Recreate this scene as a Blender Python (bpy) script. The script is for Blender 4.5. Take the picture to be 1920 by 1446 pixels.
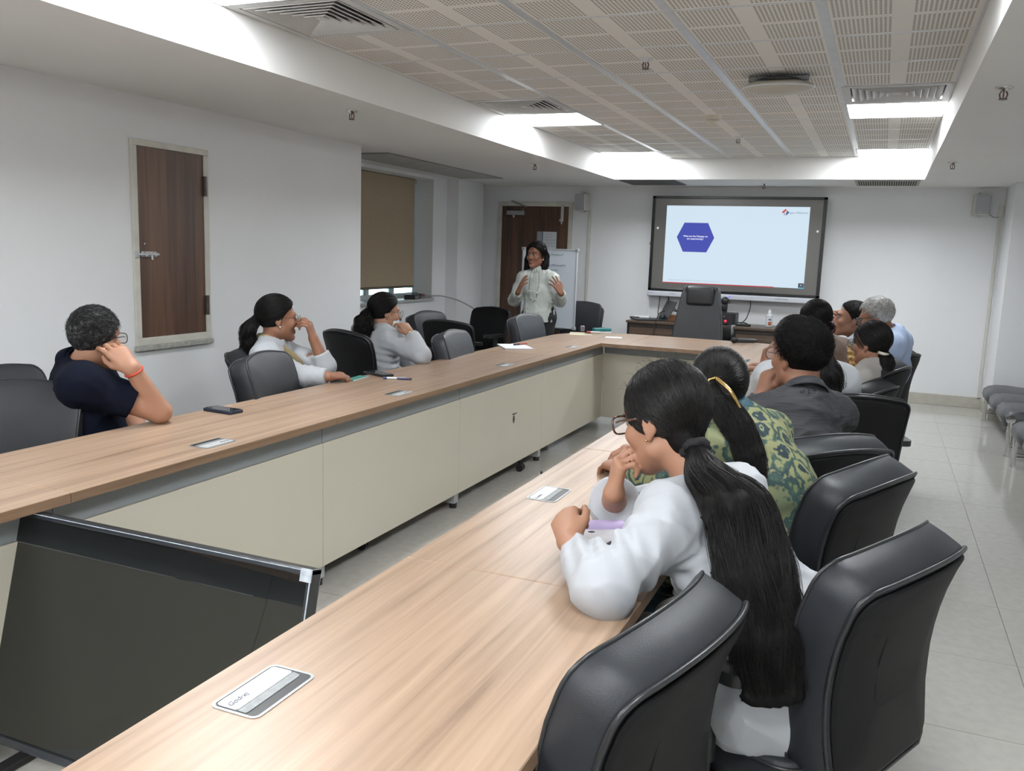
import bpy, bmesh, math, random
import numpy as np
from mathutils import Vector, Matrix
rng = np.random.default_rng(7)
random.seed(7)
for o in list(bpy.data.objects):
    bpy.data.objects.remove(o)
S = bpy.context.scene
COL = S.collection
PI = math.pi

# ------------------------------------------------------------------ camera
cam = bpy.data.cameras.new('camera')
cam_o = bpy.data.objects.new('camera', cam)
COL.objects.link(cam_o)
Rr = Vector((0.92, 0.391, 0.034)); Rd = Vector((0.091, -0.128, -0.988)); Rf = Vector((-0.382, 0.911, -0.154))
Rf.normalize(); Rr = (Rr - Rf * Rr.dot(Rf)).normalized(); Rd = Rf.cross(Rr)
CAMZ = 1.463
m = Matrix.Identity(4)
for i in range(3):
    m[i][0] = Rr[i]; m[i][1] = -Rd[i]; m[i][2] = -Rf[i]
m[2][3] = CAMZ
cam_o.matrix_world = m
cam.sensor_fit = 'HORIZONTAL'; cam.sensor_width = 36.0
cam.lens = 1622.5 / 1920 * 36.0
cam.clip_start = 0.05
S.camera = cam_o

# ------------------------------------------------------------------ world, exposure
w = bpy.data.worlds.new('world'); S.world = w; w.use_nodes = True
bg = w.node_tree.nodes['Background']
bg.inputs[0].default_value = (0.75, 0.92, 1.0, 1); bg.inputs[1].default_value = 4.0
S.view_settings.view_transform = 'Standard'
try: S.view_settings.look = 'None'
except Exception: pass
S.view_settings.gamma = 1.0
S.view_settings.use_curve_mapping = False
S.view_settings.exposure = 0.0
LAMP = 33.0          # radiance of the ceiling panels
try:
    S.cycles.use_denoising = True
    S.cycles.max_bounces = 8; S.cycles.diffuse_bounces = 5; S.cycles.glossy_bounces = 3
    S.cycles.caustics_reflective = False; S.cycles.caustics_refractive = False
    S.cycles.sample_clamp_indirect = 6.0
except Exception: pass

# ------------------------------------------------------------------ materials
def srgb(r, g, b):
    f = lambda c: (c / 12.92 if c <= 0.04045 else ((c + 0.055) / 1.055) ** 2.4)
    return tuple(f(x / 255.0) for x in (r, g, b))
MATS = {}
def pm(name, col, rough=0.5, metal=0.0, var=None, bump=None, coat=0.0, spec=0.5, emit=None, alpha=None, sss=0.0, trans=0.0, sheen=0.0):
    """procedural principled material; var=(scale, amount[, stretch]) mottles the colour, bump=(scale, strength[, stretch])"""
    if name in MATS: return MATS[name]
    M = bpy.data.materials.new(name); M.use_nodes = True; MATS[name] = M
    nt = M.node_tree; b = nt.nodes['Principled BSDF']
    b.inputs['Base Color'].default_value = (*col, 1); b.inputs['Roughness'].default_value = rough
    b.inputs['Metallic'].default_value = metal; b.inputs['Specular IOR Level'].default_value = spec
    b.inputs['Coat Weight'].default_value = coat
    if coat: b.inputs['Coat Roughness'].default_value = 0.12
    if sss:
        b.inputs['Subsurface Weight'].default_value = sss
        b.inputs['Subsurface Radius'].default_value = (0.012, 0.005, 0.003); b.inputs['Subsurface Scale'].default_value = 1.0
    if trans: b.inputs['Transmission Weight'].default_value = trans
    if sheen: b.inputs['Sheen Weight'].default_value = sheen
    if emit:
        b.inputs['Emission Color'].default_value = (*emit[0], 1); b.inputs['Emission Strength'].default_value = emit[1]
    if alpha is not None: b.inputs['Alpha'].default_value = alpha
    tc = None
    def coords(stretch):
        nonlocal tc
        if tc is None: tc = nt.nodes.new('ShaderNodeTexCoord')
        mp = nt.nodes.new('ShaderNodeMapping'); mp.inputs['Scale'].default_value = stretch
        nt.links.new(tc.outputs['Object'], mp.inputs['Vector']); return mp.outputs[0]
    def noise(sc, stretch, det=5):
        n = nt.nodes.new('ShaderNodeTexNoise'); n.inputs['Scale'].default_value = sc; n.inputs['Detail'].default_value = det
        nt.links.new(coords(stretch), n.inputs['Vector']); return n.outputs['Fac']
    if var:
        st = var[2] if len(var) > 2 else (1, 1, 1)
        n = noise(var[0], st)
        r = nt.nodes.new('ShaderNodeMapRange'); r.inputs[1].default_value = 0.3; r.inputs[2].default_value = 0.7
        r.inputs[3].default_value = 1 - var[1]; r.inputs[4].default_value = 1 + var[1]
        nt.links.new(n, r.inputs[0])
        mx = nt.nodes.new('ShaderNodeMix'); mx.data_type = 'RGBA'; mx.blend_type = 'MULTIPLY'; mx.inputs[0].default_value = 1
        mx.inputs[6].default_value = (*col, 1); nt.links.new(r.outputs[0], mx.inputs[7])
        nt.links.new(mx.outputs[2], b.inputs['Base Color'])
    if bump:
        st = bump[2] if len(bump) > 2 else (1, 1, 1)
        n = noise(bump[0], st, 4)
        bp = nt.nodes.new('ShaderNodeBump'); bp.inputs['Strength'].default_value = bump[1]; bp.inputs['Distance'].default_value = 0.002
        nt.links.new(n, bp.inputs['Height']); nt.links.new(bp.outputs[0], b.inputs['Normal'])
    return M

def ramp_mat(name, stretch, scale, stops, rough, coat=0.0, spec=0.5, det=6, dist=0.6, big=None, bump=0.0):
    """stretched-noise colour ramp: wood grain, hair streaks"""
    M = bpy.data.materials.new(name); M.use_nodes = True; MATS[name] = M
    nt = M.node_tree; b = nt.nodes['Principled BSDF']; L = nt.links.new
    b.inputs['Roughness'].default_value = rough; b.inputs['Coat Weight'].default_value = coat; b.inputs['Coat Roughness'].default_value = 0.2
    b.inputs['Specular IOR Level'].default_value = spec
    tc = nt.nodes.new('ShaderNodeTexCoord'); mp = nt.nodes.new('ShaderNodeMapping'); mp.inputs['Scale'].default_value = stretch
    L(tc.outputs['Object'], mp.inputs['Vector'])
    n = nt.nodes.new('ShaderNodeTexNoise'); n.inputs['Scale'].default_value = scale; n.inputs['Detail'].default_value = det
    n.inputs['Roughness'].default_value = 0.62; n.inputs['Distortion'].default_value = dist
    L(mp.outputs[0], n.inputs['Vector'])
    src = n.outputs['Fac']
    if big:
        n2 = nt.nodes.new('ShaderNodeTexNoise'); n2.inputs['Scale'].default_value = big[0]; n2.inputs['Detail'].default_value = 2
        L(mp.outputs[0], n2.inputs['Vector'])
        ma = nt.nodes.new('ShaderNodeMath'); ma.operation = 'MULTIPLY_ADD'; L(n2.outputs['Fac'], ma.inputs[0]); ma.inputs[1].default_value = big[1]
        L(src, ma.inputs[2]); sb = nt.nodes.new('ShaderNodeMath'); sb.operation = 'SUBTRACT'; L(ma.outputs[0], sb.inputs[0]); sb.inputs[1].default_value = big[1] * 0.5
        src = sb.outputs[0]
    cr = nt.nodes.new('ShaderNodeValToRGB'); L(src, cr.inputs[0])
    e = cr.color_ramp.elements
    while len(e) < len(stops): e.new(0.5)
    for k, (p, c) in enumerate(stops): e[k].position = p; e[k].color = (*c, 1)
    L(cr.outputs[0], b.inputs['Base Color'])
    if bump:
        bp = nt.nodes.new('ShaderNodeBump'); bp.inputs['Strength'].default_value = bump; bp.inputs['Distance'].default_value = 0.001
        L(src, bp.inputs['Height']); L(bp.outputs[0], b.inputs['Normal'])
    return M

WALL = pm('wall_paint', (0.75, 0.76, 0.772), 0.65, var=(1.3, 0.025), bump=(60, 0.05))
SOFFIT = pm('soffit_paint', (0.76, 0.755, 0.74), 0.7, var=(1.1, 0.02))
TRIMW = pm('cream_trim', (0.56, 0.55, 0.49), 0.5, var=(9, 0.10))
FLOOR = pm('vitrified_tile', (0.45, 0.437, 0.405), 0.10, var=(26, 0.05), spec=0.5)
GROUT = pm('grout', (0.22, 0.21, 0.195), 0.8, var=(30, 0.15))
SKIRT = pm('skirting_tile', (0.46, 0.44, 0.385), 0.25, var=(14, 0.06))
LAMPM = pm('lamp_diffuser', (0.9, 0.9, 0.9), 0.5, emit=((0.93, 0.97, 1.0), LAMP))
WHITEMETAL = pm('white_metal', (0.62, 0.63, 0.64), 0.4, var=(12, 0.04))
ALU = pm('aluminium_tee', (0.62, 0.64, 0.67), 0.3, 0.35, var=(20, 0.05))
CHROME = pm('chrome', (0.75, 0.74, 0.72), 0.12, 1.0, var=(10, 0.04))
BRASS = pm('brass', (0.55, 0.38, 0.14), 0.25, 1.0, var=(14, 0.06))
BLACKPL = pm('black_plastic', (0.012, 0.012, 0.013), 0.4, var=(30, 0.1))
GREYPL = pm('grey_plastic', (0.30, 0.31, 0.32), 0.4, var=(20, 0.05))
WHITEPL = pm('white_plastic', (0.66, 0.67, 0.68), 0.35, var=(20, 0.03))
LEATHER = pm('dark_leather', (0.019, 0.021, 0.025), 0.45, var=(7, 0.12), bump=(420, 0.25), spec=0.35)
LEATHERB = pm('black_leather', (0.0065, 0.0065, 0.007), 0.55, var=(6, 0.15), bump=(380, 0.2), spec=0.18)
LEATHERG = pm('grey_leather', (0.042, 0.046, 0.054), 0.42, var=(5, 0.08), bump=(420, 0.2))
PIPING = pm('piping', (0.016, 0.017, 0.019), 0.35, var=(40, 0.1))
OAK = ramp_mat('oak_laminate_lengthwise', (42, 1.1, 42), 1.0,
    [(0.27, srgb(112, 91, 74)), (0.40, srgb(143, 119, 99)), (0.54, srgb(157, 132, 111)), (0.76, srgb(171, 146, 124))], 0.36, coat=0.04, big=(0.14, 0.28), det=9, dist=0.35)
OAKX = ramp_mat('oak_laminate_crosswise', (1.1, 42, 42), 1.0,
    [(0.27, srgb(112, 91, 74)), (0.40, srgb(143, 119, 99)), (0.54, srgb(157, 132, 111)), (0.76, srgb(171, 146, 124))], 0.36, coat=0.04, big=(0.14, 0.28), det=9, dist=0.35)
OAKEDGE = ramp_mat('oak_edge_band', (14, 0.8, 40), 1.0, [(0.3, srgb(112, 88, 68)), (0.6, srgb(141, 114, 90))], 0.45)
WALNUT = ramp_mat('walnut_door', (22, 22, 0.9), 1.0, [(0.25, srgb(48, 34, 26)), (0.45, srgb(76, 54, 42)), (0.6, srgb(94, 68, 52)), (0.8, srgb(108, 80, 62))], 0.42, det=7, big=(0.15, 0.5))
WALNUTX = ramp_mat('walnut_desk', (0.9, 22, 22), 1.0, [(0.25, srgb(58, 46, 38)), (0.5, srgb(82, 66, 55)), (0.75, srgb(104, 86, 74))], 0.35, det=7)
CREAM = pm('cream_panel', srgb(204, 199, 184), 0.38, var=(3, 0.015))
GREYSTRIP = pm('grey_strip', srgb(139, 144, 147), 0.4, var=(5, 0.03))

def perforated():
    M = bpy.data.materials.new('perforated_gypsum'); M.use_nodes = True
    nt = M.node_tree; b = nt.nodes['Principled BSDF']; L = nt.links.new
    b.inputs['Roughness'].default_value = 0.8
    tc = nt.nodes.new('ShaderNodeTexCoord'); sp = nt.nodes.new('ShaderNodeSeparateXYZ'); L(tc.outputs['Object'], sp.inputs[0])
    def mth(op, a, bb=None, cc=None):
        n = nt.nodes.new('ShaderNodeMath'); n.operation = op
        for k, v in enumerate((a, bb, cc)):
            if v is None: continue
            if isinstance(v, (int, float)): n.inputs[k].default_value = v
            else: L(v, n.inputs[k])
        return n.outputs[0]
    def axis(x, lo, hi, n, duty):
        xx = mth('MINIMUM', x, mth('SUBTRACT', 0.6, x))
        t = mth('DIVIDE', mth('SUBTRACT', xx, lo), (hi - lo) / n)
        inside = mth('MULTIPLY', mth('GREATER_THAN', t, 0.0), mth('LESS_THAN', t, n))
        return mth('MULTIPLY', inside, mth('LESS_THAN', mth('FRACT', t), duty))
    h = mth('MULTIPLY', axis(sp.outputs[0], 0.034, 0.266, 13, 0.56), axis(sp.outputs[1], 0.024, 0.284, 13, 0.55))
    mx = nt.nodes.new('ShaderNodeMix'); mx.data_type = 'RGBA'; L(h, mx.inputs[0])
    mx.inputs[6].default_value = (0.80, 0.775, 0.735, 1); mx.inputs[7].default_value = (0.24, 0.225, 0.205, 1)  # depth shade and dark backing of the holes, both put into the colour
    L(mx.outputs[2], b.inputs['Base Color'])
    bp = nt.nodes.new('ShaderNodeBump'); bp.invert = True; bp.inputs['Strength'].default_value = 0.4; bp.inputs['Distance'].default_value = 0.004
    L(h, bp.inputs['Height']); L(bp.outputs[0], b.inputs['Normal'])
    return M
PERF = perforated()

# ------------------------------------------------------------------ mesh helpers
def mesh_np(name, V, F, smooth=True):
    """V (n,3) array; F (m,4) or (m,3) int array (or list of such arrays)"""
    me = bpy.data.meshes.new(name)
    Fs = F if isinstance(F, list) else [F]
    nl = sum(f.size for f in Fs); npoly = sum(len(f) for f in Fs)
    me.vertices.add(len(V)); me.vertices.foreach_set('co', np.asarray(V, np.float32).ravel())
    me.loops.add(nl); me.polygons.add(npoly)
    li = np.concatenate([f.ravel() for f in Fs]).astype(np.int32)
    tot = np.concatenate([np.full(len(f), f.shape[1]) for f in Fs]).astype(np.int32)
    st = np.concatenate([[0], np.cumsum(tot)[:-1]]).astype(np.int32)
    me.loops.foreach_set('vertex_index', li)
    me.polygons.foreach_set('loop_start', st)
    try: me.polygons.foreach_set('loop_total', tot)
    except Exception: pass
    me.polygons.foreach_set('use_smooth', np.full(npoly, smooth))
    me.update(calc_edges=True); me.validate()
    return me
def link(name, me, mat=None, parent=None, loc=None, rotz=None):
    o = bpy.data.objects.new(name, me); COL.objects.link(o)
    if mat is not None and me is not None and not me.materials: me.materials.append(mat)
    if parent is not None: o.parent = parent
    if loc is not None: o.location = loc
    if rotz is not None: o.rotation_euler = (0, 0, rotz)
    return o
def tag(o, label=None, cat=None, group=None, kind=None):
    if label: o['label'] = label
    if cat: o['category'] = cat
    if group: o['group'] = group
    if kind: o['kind'] = kind
    return o
def empty(name, loc=(0, 0, 0), rotz=0.0, label=None, cat=None, group=None):
    o = bpy.data.objects.new(name, None); COL.objects.link(o); o.location = loc; o.rotation_euler = (0, 0, rotz)
    o.empty_display_size = 0.1
    return tag(o, label, cat, group)
class MB:
    """collects simple solids in one bmesh"""
    def __init__(s): s.bm = bmesh.new()
    def box(s, lo, hi, bevel=0.0, seg=2, mat4=None):
        r = bmesh.ops.create_cube(s.bm, size=1.0); vs = r['verts']
        c = [(a + b) / 2 for a, b in zip(lo, hi)]; d = [abs(b - a) for a, b in zip(lo, hi)]
        for v in vs: v.co = Vector((v.co.x * d[0] + c[0], v.co.y * d[1] + c[1], v.co.z * d[2] + c[2]))
        if bevel:
            es = list({e for v in vs for e in v.link_edges})
            rb = bmesh.ops.bevel(s.bm, geom=es, offset=bevel, segments=seg, profile=0.5, affect='EDGES', clamp_overlap=True)
            vs = list({v for f in rb['faces'] for v in f.verts} | {v for v in vs if v.is_valid})
        if mat4 is not None: bmesh.ops.transform(s.bm, matrix=mat4, verts=[v for v in vs if v.is_valid])
        return s
    def cyl(s, a, b, r0, r1=None, n=16):
        a = Vector(a); b = Vector(b); r1 = r0 if r1 is None else r1
        d = b - a; q = Vector((0, 0, 1)).rotation_difference(d.normalized()).to_matrix().to_4x4()
        mt = Matrix.Translation((a + b) / 2) @ q
        bmesh.ops.create_cone(s.bm, cap_ends=True, segments=n, radius1=r0, radius2=r1, depth=d.length, matrix=mt); return s
    def ball(s, c, r, n=12):
        r = (r, r, r) if isinstance(r, (int, float)) else r
        bmesh.ops.create_uvsphere(s.bm, u_segments=n, v_segments=max(6, n // 2 + 2), radius=1.0, matrix=Matrix.Translation(c) @ Matrix.Diagonal((*r, 1))); return s
    def tube(s, pts, r, n=8):
        V, F = tube_np([np.array(pts, float)], [r], n)
        vs = [s.bm.verts.new(v) for v in V]
        for f in F:
            try: s.bm.faces.new([vs[i] for i in f])
            except Exception: pass
        return s
    def lathe(s, prof, c=(0, 0, 0), n=24):
        rings = []
        for r, z in prof:
            rings.append([s.bm.verts.new((c[0] + r * math.cos(2 * PI * k / n), c[1] + r * math.sin(2 * PI * k / n), c[2] + z)) for k in range(n)] if r > 1e-6 else [s.bm.verts.new((c[0], c[1], c[2] + z))])
        for A, B in zip(rings, rings[1:]):
            for k in range(n):
                a0, a1 = A[k % len(A)], A[(k + 1) % len(A)]; b0, b1 = B[k % len(B)], B[(k + 1) % len(B)]
                vs = [a0, a1, b1, b0]; u = []
                for v in vs:
                    if v not in u: u.append(v)
                if len(u) > 2:
                    try: s.bm.faces.new(u)
                    except Exception: pass
        return s
    def prism(s, poly, z0, z1, bevel=0.0):
        """poly: (x,y) list counter-clockwise"""
        lo = [s.bm.verts.new((x, y, z0)) for x, y in poly]; hi = [s.bm.verts.new((x, y, z1)) for x, y in poly]
        s.bm.faces.new(hi); s.bm.faces.new(lo[::-1]); n = len(poly)
        for k in range(n): s.bm.faces.new((lo[k], lo[(k + 1) % n], hi[(k + 1) % n], hi[k]))
        return s
    def quad(s, pts): s.bm.faces.new([s.bm.verts.new(p) for p in pts]); return s
    def mesh(s, name, smooth=False):
        bmesh.ops.recalc_face_normals(s.bm, faces=s.bm.faces)
        me = bpy.data.meshes.new(name); s.bm.to_mesh(me); s.bm.free()
        if smooth:
            for p in me.polygons: p.use_smooth = True
            if smooth == 'auto': me.set_sharp_from_angle(angle=math.radians(40))
        return me
    def obj(s, name, mat, parent=None, smooth=False, loc=None, rotz=None):
        return link(name, s.mesh(name, smooth), mat, parent, loc, rotz)
def tube_np(paths, radii, n=6, close=True):
    """several polylines -> tube verts/quads; radii scalar or per-point"""
    VV, FF, off = [], [], 0
    for P, r in zip(paths, radii):
        P = np.asarray(P, float); K = len(P)
        T = np.gradient(P, axis=0); T /= np.linalg.norm(T, axis=1, keepdims=True) + 1e-9
        up = np.array([0, 0, 1.0]) if abs(T[0, 2]) < 0.9 else np.array([1.0, 0, 0])
        Nn = np.cross(T[0], up); Nn /= np.linalg.norm(Nn)
        rr = np.broadcast_to(np.asarray(r, float), (K,)); ring = []
        for k in range(K):
            Nn = Nn - T[k] * (Nn @ T[k]); Nn /= np.linalg.norm(Nn) + 1e-9
            B = np.cross(T[k], Nn); a = np.arange(n) * 2 * PI / n
            ring.append(P[k] + rr[k] * (np.cos(a)[:, None] * Nn + np.sin(a)[:, None] * B))
        V = np.concatenate(ring); i = np.arange(K - 1)[:, None] * n; j = np.arange(n)[None]
        j2 = (j + 1) % n
        F = np.stack([i + j, i + j2, i + n + j2, i + n + j], -1).reshape(-1, 4) + off
        VV.append(V); FF.append(F); off += len(V)
        if close:
            VV.append(P[[0, -1]]); c0 = off; off += 2
            a = np.arange(n); base = c0 - len(V)
            FF.append(np.stack([base + (a + 1) % n, base + a, np.full(n, c0), np.full(n, c0)], -1)[:, [0, 1, 2, 2]])
            e = base + (K - 1) * n
            FF.append(np.stack([e + a, e + (a + 1) % n, np.full(n, c0 + 1), np.full(n, c0 + 1)], -1)[:, [0, 1, 2, 2]])
    V = np.concatenate(VV); F = np.concatenate(FF)
    return V, [f if f[2] != f[3] else f[:3] for f in F.tolist()]
def spline(pts, n=24):
    """Catmull-Rom through the points"""
    P = np.array(pts, float); P = np.vstack([2 * P[0] - P[1], P, 2 * P[-1] - P[-2]]); out = []
    m_ = len(P) - 3
    for t in np.linspace(0, m_ - 1e-6, n):
        i = int(t); u = t - i; a, b, c, d = P[i:i + 4]
        out.append(0.5 * ((2 * b) + (-a + c) * u + (2 * a - 5 * b + 4 * c - d) * u * u + (-a + 3 * b - 3 * c + d) * u ** 3))
    return np.array(out)
def text_obj(name, body, size, mat, parent, loc, rot, align='CENTER', shear=0.0, bold=0.0, depth=0.0003):
    cu = bpy.data.curves.new(name, 'FONT'); cu.body = body; cu.size = size; cu.align_x = align; cu.align_y = 'CENTER'
    cu.shear = shear; cu.offset = bold; cu.extrude = depth; cu.resolution_u = 3; cu.space_line = 0.9
    o = bpy.data.objects.new(name, cu); COL.objects.link(o)
    o.location = loc; o.rotation_euler = rot
    dg = bpy.context.evaluated_depsgraph_get(); me = bpy.data.meshes.new_from_object(o.evaluated_get(dg))
    bpy.data.objects.remove(o)
    t = link(name, me, None, parent); me.materials.clear(); me.materials.append(mat)
    t.location = loc; t.rotation_euler = rot
    return t
def copy_tree(o, parent=None):
    c = o.copy(); COL.objects.link(c)
    if parent is not None: c.parent = parent
    for ch in list(o.children): copy_tree(ch, c)
    return c
# ================================================================== ROOM
ZS, ZC, YB = 2.25, 2.465, 10.1           # soffit height, tile height, back wall
XL, XLA, XR = -3.92, -4.71, 1.07
RX0, RX1, RY0, RY1 = -2.72, 0.28, -3.48, 9.12
def struct(o): o['kind'] = 'structure'; return o
fl = MB().box((-5.2, -4.1, -0.12), (3.2, 10.4, -0.004)).obj('floor', GROUT); struct(fl)
tile_me = MB().box((0.0015, 0.0015, -0.02), (0.5985, 0.5985, 0.0)).mesh('floor_tile')
tile_me.materials.append(FLOOR)
for j in range(-1, 13):
    for i in range(-9, 2):
        x, y = 0.593 + 0.6 * i, 2.928 + 0.6 * j
        if y > 10.0: continue
        if x < -4.8 or (x < -3.95 and y < 5.9): continue
        if x > 1.1 and y > 9.3: continue
        link('tile', tile_me, None, fl, (x, y, 0))
rear = MB().box((-4.7, -4.05, -0.02), (3.1, 2.32, -0.0005)).obj('near_floor', FLOOR, fl)
MB().box((1.79, 2.32, -0.02), (3.1, 9.4, -0.0005)).obj('side_floor', FLOOR, fl)

# walls
wl = MB().box((XL - 0.2, -4.1, 0), (XL, 6.07, ZS)).box((XLA - 0.2, 5.87, 0), (XL - 0.2, 6.07, ZS))
wl = struct(wl.obj('wall_left', WALL))
WY0, WY1, WZ0 = 6.9, 8.77, 0.90
a = MB()
a.box((XLA - 0.32, 6.07, 0), (XLA, WY0, ZS)).box((XLA - 0.32, WY0, 0), (XLA, WY1, WZ0 - 0.03)).box((XLA - 0.32, WY0, 2.215), (XLA, WY1, ZS + 0.05)).box((XLA - 0.32, WY1, 0), (XLA, 10.3, ZS))
struct(a.obj('wall_alcove', WALL))
struct(MB().box((XLA, 9.1, 0), (-4.56, 9.76, ZS)).obj('wall_pier', WALL))
struct(MB().box((-5.1, YB, 0), (1.3, YB + 0.2, ZS)).obj('wall_back', WALL))
struct(MB().box((XR, 9.39, 0), (3.2, YB + 0.2, ZS)).obj('wall_right', WALL))
struct(MB().box((2.0, -4.1, 0), (2.2, 9.39, ZS)).obj('wall_side', WALL))
struct(MB().box((-5.1, -4.3, 0), (3.2, -4.1, ZS + 0.3)).obj('wall_front', WALL))
# skirting
struct(MB().box((-0.6, YB - 0.014, 0), (XR, YB, 0.115), 0.003).obj('baseboard_back', SKIRT))
struct(MB().box((XR - 0.014, 9.376, 0), (XR, YB - 0.014, 0.115), 0.003).box((XR, 9.376, 0), (2.0, 9.39, 0.115), 0.003).obj('baseboard_right', SKIRT))
struct(MB().box((XL, -4.0, 0), (XL + 0.014, 6.07, 0.115), 0.003).obj('baseboard_left', SKIRT))
# ceiling: dropped soffit ring with recess
c = MB()
c.box((-5.2, -4.2, ZS), (RX0, 10.4, ZS + 0.5)).box((RX1, -4.2, ZS), (3.3, 10.4, ZS + 0.5))
c.box((RX0, RY1, ZS), (RX1, 10.4, ZS + 0.5)).box((RX0, -4.2, ZS), (RX1, RY0, ZS + 0.5))
c.box((RX0, RY0, ZC + 0.03), (RX1, RY1, ZS + 0.5))
ceil = struct(c.obj('ceiling', SOFFIT))
ptile = MB().box((0.0, 0.0, 0), (0.6, 0.6, 0.014)).mesh('ceiling_tile'); ptile.materials.append(PERF)
lights, vents = set(), set()
for col in (0, 4):
    for yy in (8.52, 6.12, 2.52, 0.12, -2.28): lights.add((col, round((9.12 - yy) / 0.6) - 1))
    lights.add((1 + col // 2, 16)); lights.add((1 + col // 2, 19))  # unseen panels added behind the camera to brighten the near left side
    for yy in (5.52, 3.12, -0.48): vents.add((col, round((9.12 - yy) / 0.6) - 1))
for i in range(5):
    for j in range(21):
        if (i, j) in lights or (i, j) in vents: continue
        link('tile', ptile, None, ceil, (RX0 + 0.6 * i, RY1 - 0.6 * (j + 1), ZC))
for i in range(6):
    x = RX0 + 0.6 * i; w_ = 0.02 if 0 < i < 5 else 0.012
    MB().box((x - w_, RY0, ZC - 0.003), (x + w_, RY1, ZC + 0.001)).obj('ceiling_tee', ALU, ceil)
for j in range(22):
    y = RY1 - 0.6 * j
    for i in range(5):
        MB().box((RX0 + 0.6 * i + 0.02, y - 0.007, ZC - 0.002), (RX0 + 0.6 * i + 0.58, y + 0.007, ZC + 0.001)).obj('cross_tee', ALU, ceil)
# cornice lip where recess meets soffit (thin edge)
# --- ceiling lights
def lamp(x, y, label):
    t = empty('ceiling_light', (x, y, ZC), 0, label, 'light', 'square ceiling light panels')
    f = MB()
    for s in (-1, 1):
        f.box((-0.297, s * 0.297 - 0.008, -0.006), (0.297, s * 0.297 + 0.008, 0.006)).box((s * 0.297 - 0.008, -0.297, -0.006), (s * 0.297 + 0.008, 0.297, 0.006))
    f.obj('frame', WHITEMETAL, t)
    MB().box((-0.289, -0.289, -0.004), (0.289, 0.289, 0.012)).obj('diffuser', LAMPM, t)
ln = {(0, 0): 'square lit ceiling panel in the far left corner of the recess, before the screen wall',
      (4, 0): 'square lit ceiling panel in the far right corner of the recess, before the screen wall',
      (0, 4): 'square lit ceiling panel beside the small far air vent on the recess left edge',
      (4, 4): 'square lit ceiling panel beside the air vent on the right edge of the recess'}
for (i, j) in sorted(lights):
    side = 'window' if i == 0 else 'bench'
    nth = {10: 'above the near table end', 14: 'right above the camera', 18: 'at the rear of the room', 16: 'inside the recess behind the camera', 19: 'inside the recess near the rear wall'}.get(j, '')
    lamp(RX0 + 0.6 * i + 0.3, RY1 - 0.6 * j - 0.3, ln.get((i, j), ('square lit panel on the %s side %s' % (side, nth)) if i in (0, 4) else 'added fill-light panel %s of the centre line %s' % ('left' if i == 1 else 'right', nth)))
# --- air diffusers: nested square louvres
DARK = pm('duct_dark', (0.02, 0.02, 0.022), 0.8, var=(10, 0.1))
VENTM = pm('diffuser_white', (0.55, 0.55, 0.545), 0.45, var=(8, 0.05))
def vent(x, y, label):
    t = empty('air_diffuser', (x, y, ZC), 0, label, 'air vent', 'square ceiling air diffusers')
    f = MB()
    for s in (-1, 1):
        f.box((-0.298, s * 0.276 - 0.022, -0.006), (0.298, s * 0.276 + 0.022, 0.004)).box((s * 0.276 - 0.022, -0.254, -0.006), (s * 0.276 + 0.022, 0.254, 0.004))
    f.obj('frame', VENTM, t)
    MB().box((-0.295, -0.295, 0.022), (0.295, 0.295, 0.026)).obj('duct', DARK, t)
    for k in range(6):
        h1 = 0.245 - 0.037 * k; h0 = h1 - 0.03
        V, F = [], []
        for (h, z) in ((h0, 0.016), (h1, -0.004), (h1 - 0.004, -0.008), (h0 - 0.004, 0.014)):
            V += [(-h, -h, z), (h, -h, z), (h, h, z), (-h, h, z)]
        for r in range(3):
            for q in range(4): F.append((4 * r + q, 4 * r + (q + 1) % 4, 4 * r + 4 + (q + 1) % 4, 4 * r + 4 + q))
        me = bpy.data.meshes.new('louvre'); me.from_pydata(V, [], F); me.update()
        link('louvre', me, VENTM, t)
    MB().box((-0.022, -0.022, -0.004), (0.022, 0.022, 0.004)).obj('core', VENTM, t)
vn = {(0, 5): 'small square air vent at the left edge of the recess next to the lit panel', (4, 5): 'square air vent at the right edge of the recess next to the lit panel',
      (0, 9): 'large near air vent with dark louvre gaps at the top of the photo'}
for (i, j) in sorted(vents):
    vent(RX0 + 0.6 * i + 0.3, RY1 - 0.6 * j - 0.3, vn.get((i, j), 'square air vent on the %s side %s' % ('window' if i == 0 else 'bench', 'above the camera' if j < 12 else 'at the rear of the room')))
# --- sprinklers
def sprinkler(x, y, z, label):
    t = empty('sprinkler', (x, y, z), 0, label, 'sprinkler', 'ceiling sprinklers')
    MB().lathe([(0.0, 0.0), (0.038, 0.0), (0.034, -0.006), (0.014, -0.008), (0.012, -0.018), (0.0, -0.018)], n=16).obj('rosette', WHITEMETAL if z > 2.4 else CHROME, t, True)
    b = MB()
    for s in (-1, 1): b.tube([(s * 0.009, 0, -0.016), (s * 0.016, 0, -0.03), (s * 0.012, 0, -0.046), (0, 0, -0.052)], 0.0035, 6)
    b.obj('frame', pm('sprinkler_metal', (0.10, 0.09, 0.08), 0.4, 0.8, var=(30, 0.1)), t, True)
    MB().cyl((0, 0, -0.05), (0, 0, -0.053), 0.018, n=14).obj('deflector', MATS['sprinkler_metal'], t)
    MB().cyl((0, 0, -0.016), (0, 0, -0.047), 0.003, n=6).obj('bulb', pm('sprinkler_bulb', (0.35, 0.03, 0.02), 0.15, var=(30, 0.1)), t)
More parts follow.
